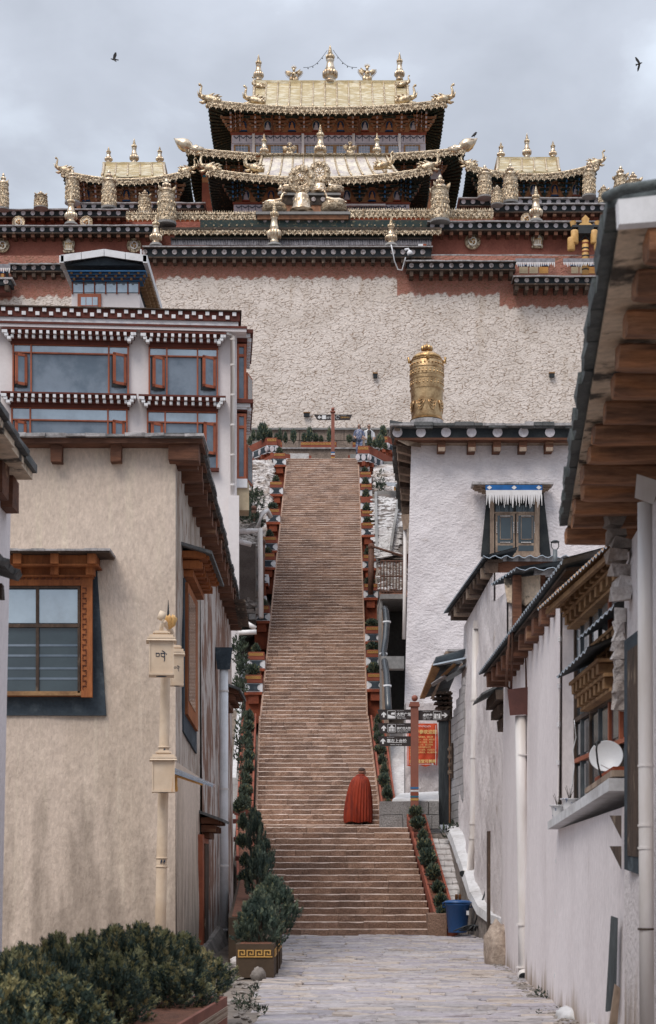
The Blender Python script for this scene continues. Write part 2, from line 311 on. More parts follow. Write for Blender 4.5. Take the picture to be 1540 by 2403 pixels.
m_blue = mat('cobalt_blue_cloth', (.02, .12, .34), (.015, .09, .26), ns=5, fs=20, fine=.1)
m_bluepaint = mat('blue_trim_paint', (.05, .16, .33), (.04, .12, .25), ns=5, fs=20, fine=.15)
m_teal = mat('teal_trim_paint', (.03, .17, .24), (.02, .11, .17), ns=5, fs=20, fine=.2)
m_bin = mat('blue_plastic_bin', (.015, .085, .25), (.012, .065, .20), rough=.38, ns=2, fs=10, fine=.06, spec=.5)
m_banner = mat('vermilion_banner', (.62, .085, .03), (.50, .06, .025), rough=.55, ns=1.5, fs=12, fine=.08, bump=.2, bs=4)
m_robe = mat('scarlet_robe', (.26, .030, .009), (.13, .013, .005), rough=.7, ns=2.5, fs=14, fine=.2, sc=(3, 3, .4), bump=.4, bs=10, bd=.02)
m_skin = mat('brown_skin', (.30, .155, .105), (.25, .12, .08), rough=.55, fine=.05)
m_skinl = mat('light_skin', (.50, .31, .23), (.45, .27, .2), rough=.55, fine=.05)
m_stub = mat('shaved_stubble', (.075, .045, .035), (.06, .035, .03))
m_hair = mat('black_hair', (.02, .017, .016), (.03, .026, .024), rough=.5)
m_shoe = mat('dark_shoe', (.035, .02, .018), (.03, .02, .018))
m_shirt = mat('patterned_blue_shirt', (.11, .14, .24), (.36, .36, .42), ns=14, lo=.5, hi=.55, fine=.1)
m_soil = mat('russet_bark_mulch', (.20, .085, .05), (.12, .055, .035), ns=9, fs=40, fine=.5, bump=1, bs=40, bd=.02)
m_trunk = mat('shrub_stem', (.07, .05, .035), (.05, .035, .025))
m_leafs = []
for i, (c, c2) in enumerate((((.028, .047, .039), (.045, .068, .052)), ((.055, .085, .068), (.085, .115, .083)), ((.12, .155, .11), (.17, .19, .115)), ((.24, .245, .12), (.33, .28, .13)))):
    m_leafs.append(mat('cypress_leaf_%s' % ('deep', 'mid', 'fresh', 'tip')[i], c, c2, ns=3, fs=30, fine=.25, rough=.6))
m_weed = mat('dark_weeds', (.03, .042, .03), (.06, .075, .045), ns=3, fs=20, fine=.3)
m_paintblue = mat('temple_blue_paint', (.03, .07, .16), (.02, .045, .10), ns=5, fs=20, fine=.2)
m_bracket = mat('painted_bracket_wood', (.42, .21, .12), (.26, .13, .08), ns=5, fs=20, fine=.3)
m_bracketd = mat('dark_green_eave_paint', (.025, .045, .045), (.05, .055, .045), ns=6, fs=20, fine=.3, c3=(.16, .14, .09), s3=9, lo3=.6, hi3=.64)
m_ochre = mat('ochre_wall_paint', (.46, .21, .10), (.36, .16, .075), ns=3, fs=20, fine=.15)
m_frieze = mat('lilac_white_frieze', (.52, .48, .52), (.45, .41, .44), ns=3, fs=20, fine=.06)
m_ink = mat('blue_black_pattern', (.035, .045, .075), (.03, .04, .06))
m_gilt = mat('gold_pattern_paint', (.58, .34, .10), (.50, .28, .08), rough=.5, metal=.2)
m_yelltxt = mat('yellow_banner_lettering', (.80, .62, .25), (.76, .58, .22), fine=.02)
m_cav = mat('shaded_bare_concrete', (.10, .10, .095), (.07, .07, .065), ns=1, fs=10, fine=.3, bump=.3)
m_rust = mat('rusty_iron', (.13, .06, .04), (.09, .045, .03), rough=.7, ns=6, fs=30, fine=.3)
m_iron = mat('dark_iron', (.03, .033, .036), (.04, .042, .044), rough=.5)
m_solar = mat('solar_glass', (.32, .38, .44), (.26, .31, .37), rough=.2, spec=.8, metal=.4)
m_dish = mat('white_dish_enamel', (.74, .76, .78), (.70, .72, .74), rough=.35, fine=.03)
m_pot = mat('white_glazed_pot', (.64, .63, .64), (.16, .20, .30), rough=.25, ns=22, lo=.58, hi=.62, fine=.03, spec=.5)
m_yellowledge = mat('cream_yellow_ledge', (.50, .41, .28), (.42, .34, .23), ns=2, fs=10, fine=.1)
m_redpatch = mat('russet_patched_wall', (.47, .42, .39), (.20, .105, .07), ns=2.0, fs=22, fine=.3, sc=(1.0, 1.0, .45), lo=.44, hi=.56, bump=.6, bs=16, bd=.03)
m_beakstone = mat('stone_slab_pale', (.56, .54, .53), (.42, .39, .38), ns=1.4, fs=12, fine=.25, bump=.7, bs=10, bd=.04)
m_wall = mat('whitewashed_stone_wall', (.72, .635, .575), (.62, .54, .48), ns=.8, fs=9, fine=.14, bump=.5, bs=7, bd=.05, c3=(.50, .41, .33), s3=1.1, lo3=.55, hi3=.9, sc3=(1.8, 1, .22), attr=('red', (.33, .125, .085), 'crack', (.20, .12, .07)))
m_masonry = mat('brown_ashlar', (.24, .185, .15), (.17, .13, .105), ns=2, fs=14, fine=.35, bump=.8, bs=10, bd=.04)

m_bigbeam = mat('near_beam_timber', (.34, .175, .10), (.16, .085, .055), ns=2.2, fs=14, fine=.4, sc=(.5, 2.5, 3.5), bump=.7, bs=12, bd=.02, c3=(.42, .19, .09), s3=2.5, lo3=.5, hi3=.7)
m_amberdk = mat('amber_can', (.16, .07, .02), (.10, .04, .015), rough=.3, metal=.4)
m_boxbrown = mat('dark_brown_box', (.075, .05, .032), (.055, .038, .026), ns=2, fs=14, fine=.15)
m_terra = mat('terracotta_planter_board', (.26, .105, .075), (.21, .085, .062), ns=2, fs=20, fine=.1)
m_palekey = mat('pale_key_paint', (.52, .42, .33), (.44, .35, .27), fine=.08)
m_hopper = mat('maroon_tin_hopper', (.12, .05, .042), (.09, .04, .035), rough=.5, fine=.1)
# ================================================================ THE TEMPLE
def unit_disc():
    b = MB(); b.disc((0, 0), 1, -0.5, 0.5, 16); return b
disc_me = unit_disc().mesh('disc', m_disc); disc_old_me = unit_disc().mesh('disc_worn', m_discold)
bx = MB(); bx.box(-.5, .5, -.5, .5, 0, 1); beam_me = bx.mesh('beam_end', m_woodx); beamd_me = bx.mesh('beam_end_dark', m_dkwood)
def bar(parent, name, x0, x1, y0, y1, D, dd, m, kind=None, seg=0, jit=0.0):
    """box given by survey columns/rows on the plane at distance D, dd deep"""
    b = MB()
    if seg:
        xs = [X(x0, D) + (X(x1, D) - X(x0, D)) * k / seg for k in range(seg + 1)]
        zz = [ru(-jit, jit) for _ in xs]
        for k in range(seg):
            a0, a1, j0, j1 = xs[k], xs[k + 1], zz[k], zz[k + 1]
            lo, hi = Z(y1, D), Z(y0, D)
            b.hexa([(a0, D, lo + j0 * .4), (a1, D, lo + j1 * .4), (a1, D + dd, lo + j1 * .4), (a0, D + dd, lo + j0 * .4), (a0, D, hi + j0), (a1, D, hi + j1), (a1, D + dd, hi + j1), (a0, D + dd, hi + j0)])
    else: b.box(X(x0, D), X(x1, D), D, D + dd, Z(y1, D), Z(y0, D))
    return b.obj(name, m, parent, kind)
def parapet(label, x0, x1, yc, yb0, yb1, D, sp=22.3, off=8, beams=14, wall=None, old=False, back=3.0, group='banded parapets of the temple', wm_=None, r=5.4):
    t = thing('parapet_wall', label, 'parapet', W((x0 + x1) / 2, wall or yb1 + 10, D), group)
    bar(t, 'coping_slab', x0 - 4, x1 + 4, yc, yc + 2.6, D - .22, back, m_slatelight, seg=14, jit=.02)
    bar(t, 'coping_board', x0 - 3, x1 + 3, yc + 2.4, yb0, D - .14, back - .2, m_dkwood)
    bar(t, 'black_band', x0, x1, yb0 - .1, yb1, D, .5, m_black)
    bar(t, 'edge_board', x0 - 2, x1 + 2, yb1, yb1 + 2.4, D - .10, .6, m_dkwood)
    n = int((x1 - x0 - off) / sp) + 1; k = D / K
    for i in range(n):
        x = x0 + off + i * sp
        inst(disc_old_me if old else disc_me, 'disc', t, TR(X(x, D), D - .015, Z((yb0 + yb1) / 2, D)) @ SC(r * k, .05, r * k) @ RY(ru(0, 3)))
        if beams: inst(beamd_me if old else beam_me, 'beam_end', t, TR(X(x, D), D + .36, Z(yb1 + beams, D)) @ SC(8.2 * k, .8, (beams - 2.2) * k))
    if beams: bar(t, 'soffit_board', x0, x1, yb1 + 2.5, yb1 + 5, D + .55, .3, m_dkwood)
    if wall: bar(t, 'wall', x0, x1, yb1 + 2.5, wall, D + .60, 2.0, wm_ or m_red)
    return t
# back rows first
parapet('black banded parapet with faded white discs below the right hall, highest row on the right', 1080, 1620, 462, 466, 481, 93, beams=13, wall=500)
parapet('black banded parapet with faded white discs below the left hall, highest row on the left', 190, 478, 474, 477.5, 489, 93, beams=12, wall=512)
parapet('second row on the right, disc parapet over a strip of maroon wall, behind the vase finial', 1160, 1620, 476, 480, 496, 90, beams=12, wall=530)
parapet('second row on the left, disc parapet over a strip of maroon wall, behind the big vase finial', -20, 297, 489, 493, 507, 90, beams=10, wall=536)
parapet('long disc parapet on the right above the maroon wall with a round medallion', 1007, 1620, 517, 521, 538, 87, beams=14, wall=604)
parapet('long disc parapet on the left above the maroon wall with shield medallion', -20, 372, 527, 531, 545, 87, beams=12, wall=604)
parapet('disc parapet without beam ends closing the maroon wall on the right', 990, 1620, 597, 601, 614, 86.9, beams=0, wall=680)
parapet('disc parapet without beam ends closing the maroon wall on the left', -20, 336, 600, 603.5, 615, 86.9, beams=0, wall=700)
parapet('stepped disc parapet just right of the security camera, worn discs', 956, 1209, 610, 615, 631, 85.3, sp=23.4, off=10, beams=17, wall=650, old=True)
parapet('lowest disc parapet on the right under the fringed shop-like windows, worn discs', 1209, 1620, 646, 650, 665, 85.1, sp=23.5, off=4, beams=16, wall=676, old=True)
parapet('disc parapet on the far left beside the gabled penthouse, worn discs', 24, 150, 617, 621, 635, 85.6, sp=22.6, off=10, beams=15, wall=660, old=True)
parapet('central disc parapet crowning the high white wall under the grey curtain', 338, 1012, 576, 581, 602, 85.5, sp=23.3, off=2, beams=15, wall=640, old=True, r=6)
t = thing('parapet_wall', 'short corner parapet with one worn disc at the left edge of the picture', 'parapet', W(10, 690, 85.0), 'banded parapets of the temple')
bar(t, 'black_band', -20, 26, 654, 668, 84.9, .8, m_black); bar(t, 'coping_slab', -22, 29, 650, 654, 84.8, 1, m_slatelight); bar(t, 'wall', -20, 22, 668, 686, 85.1, .7, m_maroon)
inst(disc_old_me, 'disc', t, TR(X(14, 84.9), 84.88, Z(661, 84.9)) @ SC(.13, .05, .13)); inst(beamd_me, 'beam_end', t, TR(X(17, 85), 85.1, Z(683, 85)) @ SC(.2, .6, .25))
# scraps of awning and fringed windows
def fringe(name, label, x0, x1, y0, y1, D, m1, n, group=None, cols=None, drop=.55):
    t = thing(name, label, 'window valance', W((x0 + x1) / 2, y1, D), group)
    bar(t, 'cloth_band', x0, x1, y0, y0 + (y1 - y0) * (1 - drop), D, .03, m1)
    b = MB()
    for i in range(n):
        a = X(x0, D) + (X(x1, D) - X(x0, D)) * (i + .5) / n; ww = (X(x1, D) - X(x0, D)) / n * .47; zt = Z(y0 + (y1 - y0) * (1 - drop), D) + .005; zb = Z(y1, D) + ru(-.02, .12) * abs(Z(y1, D) - zt) * 4
        k = ru(-.3, .3) * ww * 2
        b.hexa([(a - ww * .3 + k, D, zb), (a + ww * .3 + k, D, zb), (a + ww * .3 + k, D + .02, zb), (a - ww * .3 + k, D + .02, zb), (a - ww, D, zt), (a + ww, D, zt), (a + ww, D + .02, zt), (a - ww, D + .02, zt)])
    b.obj('fringe', m_cloth, t)
    return t
def shrine_window(label, x0, x1, y0, y1, D):
    t = thing('window', label, 'window', W((x0 + x1) / 2, y1, D), 'fringed temple windows')
    bar(t, 'surround', x0 - 6, x1 + 6, y0, y1 + 1, D + .2, .3, m_black)
    bar(t, 'frame', x0, x1, y0, y1, D + .1, .12, m_redpaint)
    bar(t, 'lintel', x0, x1, y0 + 8, y0 + 12, D + .04, .1, m_paintblue)
    for k in range(3):
        a = x0 + 3 + (x1 - x0 - 3) * k / 3; bar(t, 'pane', a, a + (x1 - x0) / 3 - 4, y0 + 14, y1 - 1, D + .06, .05, m_yellowledge if k < 2 else m_amber)
    return t
shrine_window('painted window over the lowest right disc parapet, left of the gap', 1216, 1290, 612, 642, 85.9)
shrine_window('painted window over the lowest right disc parapet, partly behind the big roof', 1338, 1400, 612, 642, 85.9)
fringe('window_valance', 'white fringed valance over the left one of the two painted windows', 1210, 1303, 606, 626, 85.6, m_clothgrey, 22, 'fringed valances')
fringe('window_valance', 'white fringed valance over the painted window cut by the big roof', 1322, 1410, 606, 626, 85.6, m_clothgrey, 20, 'fringed valances')
fringe('window_valance', 'tattered fringed valance at the left edge of the picture', -12, 24, 619, 640, 85.0, m_clothgrey, 8, 'fringed valances')
shrine_window('small painted window at the left edge under a tattered valance', -18, 12, 628, 652, 85.3)
# dark window bay right of the camera pole
t = thing('window', 'narrow striped dark window with white and orange posts beside the security camera', 'window', W(975, 610, 86.4))
bar(t, 'pane', 962, 982, 575, 611, 86.5, .1, m_black); bar(t, 'white_post', 982, 993, 572, 611, 86.3, .2, m_whitepaint); bar(t, 'orange_post', 993, 1001, 572, 611, 86.3, .2, m_orange)
for q in range(3): bar(t, 'mullion', 966 + q * 5, 967 + q * 5, 576, 611, 86.45, .06, m_maroon)

# medallions
def medallion(label, x, y, r, D, shield=False, half=False):
    t = thing('medallion', label, 'medallion', W(x, y + r, D), 'gilt medallions on the maroon wall'); k = D / K; c = W(x, y, D)
    b = MB()
    if shield:
        pl = [(-.72, -1.0), (.72, -1.0), (.78, -.8), (.66, -.6), (.85, .2), (.8, .55), (.5, .7), (.4, .95), (0, 1.12), (-.4, .95), (-.5, .7), (-.8, .55), (-.85, .2), (-.66, -.6), (-.78, -.8)]
        b.prism([(c.x + a * r * k, c.z + e_ * r * k) for a, e_ in pl], D - .12, D); o = b.obj('plate', m_goldrel, t)
        b = MB(); b.prism([(c.x + a * r * k * .7, c.z + e_ * r * k * .72) for a, e_ in pl], D - .17, D - .12); b.obj('inner_plate', m_roofpale, t)
        b = MB()
        for q in range(5): b.box(c.x - .45 * r * k + q * .22 * r * k, c.x - .38 * r * k + q * .22 * r * k, D - .20, D - .17, c.z - .5 * r * k, c.z + .4 * r * k)
        b.box(c.x - .5 * r * k, c.x + .5 * r * k, D - .21, D - .17, c.z + .1 * r * k, c.z + .2 * r * k)
        b.obj('emblem', m_golddk, t)
    else:
        b.disc((c.x, c.z), r * k, D - .10, D, 36); b.obj('plate', m_goldrel, t)
        b = MB()
        for q in range(36): a = q * pi / 18; b.ball((c.x + cos(a) * r * k * .93, D - .10, c.z + sin(a) * r * k * .93), r * k * .07, 6, 4)
        b.obj('bead_rim', m_gold, t)
        b = MB(); b.disc((c.x, c.z), r * k * .56, D - .14, D - .10, 24); b.obj('inner_plate', m_roofpale, t)
        b = MB()
        for q in range(3):
            a = q * 2.1 + .5; b.tube([(c.x + cos(a + s_) * r * k * .38 * (1 - s_ * .35), D - .15, c.z + sin(a + s_) * r * k * .38 * (1 - s_ * .35)) for s_ in (0, .5, 1, 1.5, 2)], [.02, .045, .06, .045, .02], 6)
        b.obj('emblem', m_golddk, t)
    return t
DM = 87.55
medallion('round gilt medallion with flame emblem at the left edge of the maroon wall', 6, 577, 17, DM)
medallion('shield shaped gilt medallion on the left maroon wall above the white gable', 162, 577, 17, DM, True)
medallion('round gilt medallion with swirl emblem left of the central disc parapet', 315, 577, 17, DM)
medallion('round gilt medallion on the right maroon wall beside the central awning', 1109, 568, 18.5, DM)
medallion('shield shaped gilt medallion on the right maroon wall under the vase finial', 1261, 566, 17.5, DM, True)
medallion('gilt medallion rising behind the coping left of the big vase finial', 44, 523, 15, 89.6)
medallion('gilt medallion rising behind the coping right of the big left vase finial', 203, 523, 15, 89.6)
medallion('gilt medallion half hidden behind the right vase finial base', 1236, 515, 14, 89.6)

# ---- gilt vase finials, shared meshes
def lotus(b, z, r, h, n=12, c=(0, 0)):
    for q in range(n):
        a = 2 * pi * q / n
        b.ball((c[0] + cos(a) * r * .78, c[1] + sin(a) * r * .78, z + h * .5), (r * .26, r * .26, h * .52), 7, 5)
b = MB(); b.smooth = True
b.lathe([(.30, 0), (.32, .05), (.27, .07), (.25, .10), (.36, .13), (.40, .24), (.34, .30), (.26, .32), (.31, .36), (.26, .40), (.22, .48), (.20, .56), (.25, .60), (.15, .62)], n=18)
lotus(b, .13, .46, .18, 12)
vase_low = b.mesh('vase_low', m_goldsm)
b = MB(); b.smooth = True
b.lathe([(.15, .61), (.20, .64), (.22, .70), (.14, .73), (.11, .75), (.15, .77), (.15, .79), (.09, .81), (.12, .83), (.12, .845), (.07, .865), (.09, .88), (.09, .895), (.05, .915), (.065, .93), (.04, .96), (.008, 1.0)], n=14)
lotus(b, .63, .27, .10, 9)
vase_top = b.mesh('vase_top', m_gold)
def finial_parts(t, x, y0, y1, w_, D, nm='finial', plinth=True):
    k = D / K; M = TR(X(x, D), D, Z(y1, D)) @ SC(w_ * k, w_ * k, (y1 - y0) * k)
    a = inst(vase_low, nm, t, M @ RZ(ru(0, .4))); inst(vase_top, 'spire', a if nm == 'finial' else t, M)
    return a
def vase(label, x, y0, y1, w_, D):
    t = thing('vase_finial', label, 'finial', W(x, y1, D), 'gilt vase finials along the parapets')
    finial_parts(t, x, y0, y1, w_, D, 'vase_body')
    b = MB(); k = D / K; b.lathe([(w_ * k * .5, -.12), (w_ * k * .42, .0), (w_ * k * .3, .05)], W(x, y1, D), 18); b.obj('plinth', m_conc, t)
    return t
vase('tall gilt vase finial standing on the left coping below the left hall', 167, 449, 524, 34, 88.4)
vase('gilt vase finial at the left end of the central disc parapet', 366, 503, 573, 33, 86)
vase('gilt vase finial in the middle of the central parapet in front of the wheel', 644, 470, 573, 38, 86)
vase('gilt vase finial near the right end of the grey curtain by the camera', 918, 510, 573, 33, 86)
vase('gilt vase finial on the right coping below the right hall', 1258, 436, 517, 36, 88.4)
vase('tiny gilt vase finial just left of the wheel pedestal', 659, 420, 452, 15, 88.9)

# ---- embossed victory banners (tall gilt cylinders)
b = MB(); b.smooth = True
b.lathe([(.50, 0), (.50, .05), (.475, .06), (.475, .20), (.47, .34), (.465, .48), (.455, .60), (.455, .66), (.49, .665), (.49, .695), (.40, .70)], n=26); ban_body = b.mesh('banner_body', m_goldrel)
b = MB(); b.smooth = True
for z_, r_ in ((.055, .50), (.34, .485), (.52, .475), (.64, .47)):
    b.lathe([(r_ - .02, z_ - .012), (r_ + .012, z_), (r_ - .02, z_ + .012)], n=26)
for q in range(14):
    a = 2 * pi * q / 14
    b.ball((cos(a) * .475, sin(a) * .475, .42), (.06, .06, .035), 6, 4); b.ball((cos(a + .2) * .48, sin(a + .2) * .48, .26), (.05, .05, .06), 6, 4); b.ball((cos(a) * .49, sin(a) * .49, .14), (.05, .05, .05), 6, 4)
ban_ring = b.mesh('banner_rings', m_gold)
b = MB(); b.smooth = True
b.lathe([(.42, .695), (.36, .73), (.27, .765), (.17, .785), (.16, .81), (.22, .83), (.12, .86), (.10, .90), (.13, .92), (.10, .95), (.02, 1.0)], n=16); lotus(b, .80, .24, .075, 8); ban_top = b.mesh('banner_top', m_goldsm)
b = MB(); b.smooth = True
b.tube([(.38, 0, .69), (.50, 0, .70), (.58, 0, .705), (.63, 0, .73), (.62, 0, .765)], [.045, .055, .05, .035, .02], 7); b.ball((.545, 0, .70), (.08, .05, .03), 7, 5); ban_arm = b.mesh('banner_arm', m_gold)
b = MB(); b.lathe([(.53, -.05), (.53, 0)], n=22); ban_foot = b.mesh('banner_foot', m_conc)
def banner(label, x, y0, y1, w_, D, rot=.5):
    t = thing('victory_banner', label, 'victory banner', W(x, y1, D), 'gilt victory banners on the temple roofs'); k = D / K
    M = TR(X(x, D), D, Z(y1, D)) @ SC(w_ * k, w_ * k, (y1 - y0) * k) @ RZ(rot)
    inst(ban_body, 'cylinder', t, M); inst(ban_ring, 'relief_rings', t, M); inst(ban_top, 'crown', t, M); inst(ban_foot, 'plinth', t, M)
    for q in range(4): inst(ban_arm, 'makara_arm', t, M @ RZ(q * pi / 2 + .45))
for a in (
    ('gilt victory banner cut off by the left edge of the picture', 8, 405, 489, 26, 89.2),
    ('small gilt victory banner alone against the sky near the left edge', 96, 448, 488, 32, 89.2),
    ('gilt victory banner under the left dragon tip of the left hall', 170, 398, 474, 34, 92.4),
    ('gilt victory banner in front of the left edge of the left hall roof panels', 256, 398, 487, 35, 90.2),
    ('largest gilt victory banner on the left, over the end of the gold lace', 391, 418, 523, 44, 86.8),
    ('short gilt victory banner between the two tall ones on the left', 340, 445, 501, 31, 88.6),
    ('largest gilt victory banner on the right, over the gold lace', 1033, 409, 518, 44, 86.8),
    ('gilt victory banner at the left end of the right hall', 1138, 386, 462, 33, 92.4),
    ('tall gilt victory banner left of the middle of the right hall', 1198, 382, 474, 36, 90.2),
    ('short gilt victory banner half hidden between the two right hall banners', 1167, 434, 480, 28, 89.4),
    ('gilt victory banner under the right dragon tip of the right hall', 1383, 378, 459, 31, 92.4),
    ('short gilt victory banner just left of the big tiled roof edge', 1417, 433, 478, 24, 90.4),
    ('gilt victory banner rising behind the big near roof, left one', 1457, 388, 475, 33, 92.4),
    ('gilt victory banner rising behind the big near roof, rightmost', 1486, 402, 480, 38, 90.4)): banner(*a)

# ---- hall builder
b = MB(); pl = [(-.5, 0), (.5, 0), (.5, -.60), (.33, -.80), (.2, -.70), (0, -1.0), (-.2, -.70), (-.33, -.80), (-.5, -.60)]
b.prism([(a, c) for a, c in reversed(pl)], -.06, .06); b.ball((0, -.08, -.38), (.2, .1, .2), 8, 5)
b.box(-.5, .5, -.09, .05, -.02, .05)
b.box(-.5, .5, -.12, 0, -.16, -.08); b.ball((-.38, -.07, -.5), (.09, .06, .12), 5, 4); b.ball((.38, -.07, -.5), (.09, .06, .12), 5, 4)
lace_me = b.mesh('valance_plate', m_goldrel)
b = MB(); b.prism([(a, c) for a, c in reversed(pl)], -.06, .06); b.ball((0, -.08, -.38), (.2, .1, .2), 8, 5)
b.box(-.5, .5, -.12, 0, -.16, -.08)
for q in range(2): b.prism([(-.5 + q * .5, 0), (q * .5 , 0), (-.25 + q * .5, .28)], -.04, .05)
crest_me = b.mesh('crested_plate', m_goldrel)
b = MB(); b.smooth = True       # makara / dragon head looking to -x
b.tube([(.62, 0, -.02), (.35, 0, .02), (.1, 0, .10), (-.12, 0, .14)], [.13, .17, .2, .15], 9)
b.tube([(-.12, 0, .16), (-.27, 0, .22), (-.34, 0, .36), (-.30, 0, .55), (-.27, 0, .68), (-.33, 0, .76)], [.14, .11, .08, .055, .045, .05], 8)
b.ball((-.36, 0, .76), .065, 7, 5)
b.tube([(-.05, 0, .02), (-.25, 0, -.06), (-.38, 0, -.02)], [.1, .07, .03], 7)
for q in range(5): b.tube([(.05 + q * .1, .02 * (-1) ** q, .18), (.10 + q * .11, .05 * (-1) ** q, .32 - q * .02), (.22 + q * .11, .06 * (-1) ** q, .38 - q * .03)], [.06, .045, .01], 6)
for q in range(3): b.tube([(-.3, (q - 1) * .09, .2), (-.42, (q - 1) * .12, .28), (-.45, (q - 1) * .12, .42)], [.035, .03, .008], 5)
b.tube([(.0, 0, -.05), (-.05, 0, -.22), (-.02, 0, -.32)], [.05, .06, .02], 6)
for s_ in (-1, 1): b.ball((-.12, s_ * .13, .2), .045, 6, 4)
for q in range(6): b.ball((.15 + q * .08, -.13, .02 + .05 * sin(q * 2)), (.07, .05, .07), 6, 4)
dragon_me = b.mesh('corner_dragon', m_gold)
b = MB(); b.smooth = True       # pointed bulb tip looking to -x
b.tube([(.75, 0, -.18), (.45, 0, -.12), (.3, 0, -.08), (.22, 0, -.02), (.05, 0, .06), (-.12, 0, .15), (-.3, 0, .26), (-.42, 0, .36)], [.16, .2, .14, .2, .27, .23, .10, .01], 14)
for q in range(6): b.ball((.48 + .05 * (q % 2), sin(q) * .14, -.12 + cos(q) * .14), (.1, .07, .09), 6, 4)
bulb_me = b.mesh('bulb_tip', m_goldsm)
b = MB(); b.smooth = True       # winged figure
b.ball((0, 0, .34), (.15, .12, .2), 9, 6); b.ball((0, -.02, .64), (.085, .085, .1), 8, 6)
b.ball((-.13, 0, .14), (.13, .1, .15), 7, 5); b.ball((.13, 0, .14), (.13, .1, .15), 7, 5)
b.tube([(-.12, 0, .1), (-.2, 0, -.0)], .04, 6); b.tube([(.12, 0, .1), (.2, 0, -.0)], .04, 6); b.tube([(0, 0, .2), (0, .03, -.02)], .09, 8)
for q in range(7): a = pi * (q + .5) / 7; b.tube([(cos(a) * .07, 0, .70 + sin(a) * .04), (cos(a) * .16, 0, .74 + sin(a) * .14)], [.025, .012], 5)
b.tube([(.08, -.04, .48), (.2, -.1, .5), (.33, -.08, .62)], [.04, .035, .03], 6); b.tube([(-.08, -.06, .48), (-.12, -.14, .38), (.02, -.16, .36)], [.04, .035, .03], 6)
for s_ in (-1, 1):
    for q in range(8):
        a = R(28 - q * 14); b.tube([(s_ * .1, .05, .48), (s_ * (.16 + .1 * cos(a)), .07, .50 + .02 * q * 0 + .08 * sin(a) + .05), (s_ * (.12 + .40 * cos(a) * (1 - q * .05)), .06, .46 + .30 * sin(a))], [.04, .045, .012], 5)
garuda_me = b.mesh('winged_figure', m_gold)
# bracket cluster: tiers of arms widening upwards
b = MB()
b.box(-.06, .06, -.2, .0, -.0, .12)
for q, wd in enumerate((.30, .56, .82, 1.0)):
    z_ = .10 + q * .22; b.cm = 0
    b.box(-wd / 2, wd / 2, -.10 - q * .05, .02 - q * .05, z_, z_ + .10)
    b.box(-.05, .05, -.34 - q * .12, .1, z_ + .02, z_ + .13)
    b.cm = 1
    for s_ in [-wd / 2, wd / 2] + ([0] if q else []): b.box(s_ - .06, s_ + .06, -.16 - q * .05, .03, z_ + .10, z_ + .155)
    b.cm = 2; b.box(-.045, .045, -.36 - q * .12, -.33 - q * .12, z_, z_ + .13)
bracket_me = b.mesh('bracket', [m_bracket, m_palewood, m_frieze])
bracketb_me = b.mesh('bracket_blue', [m_bracketd, m_palewood, m_bluepaint])
b = MB()
b.prism([(cos(t_ * pi / 8) * .42, .52 + sin(t_ * pi / 8) * .46) for t_ in range(16)], -.03, .0); b.cm = 1
b.prism([(cos(t_ * pi / 8) * .34, .52 + sin(t_ * pi / 8) * .38) for t_ in range(16)], -.045, -.03); b.cm = 2
b.ball((0, -.07, .66), (.11, .05, .12), 8, 6); b.prism([(-.3, .1), (.3, .1), (.2, .28), (.16, .5), (.05, .58), (-.05, .58), (-.16, .5), (-.2, .28)], -.10, -.045); b.cm = 3
b.prism([(-.42, 0), (.42, 0), (.32, .1), (-.32, .1)], -.1, 0)
figure_me = b.mesh('painted_figure', [m_bracket, m_paintblue, m_ochre, m_paintblue])
figure2_me = b.mesh('painted_figure_blue', [m_yellowledge, m_paintblue, m_frieze, m_redpaint])

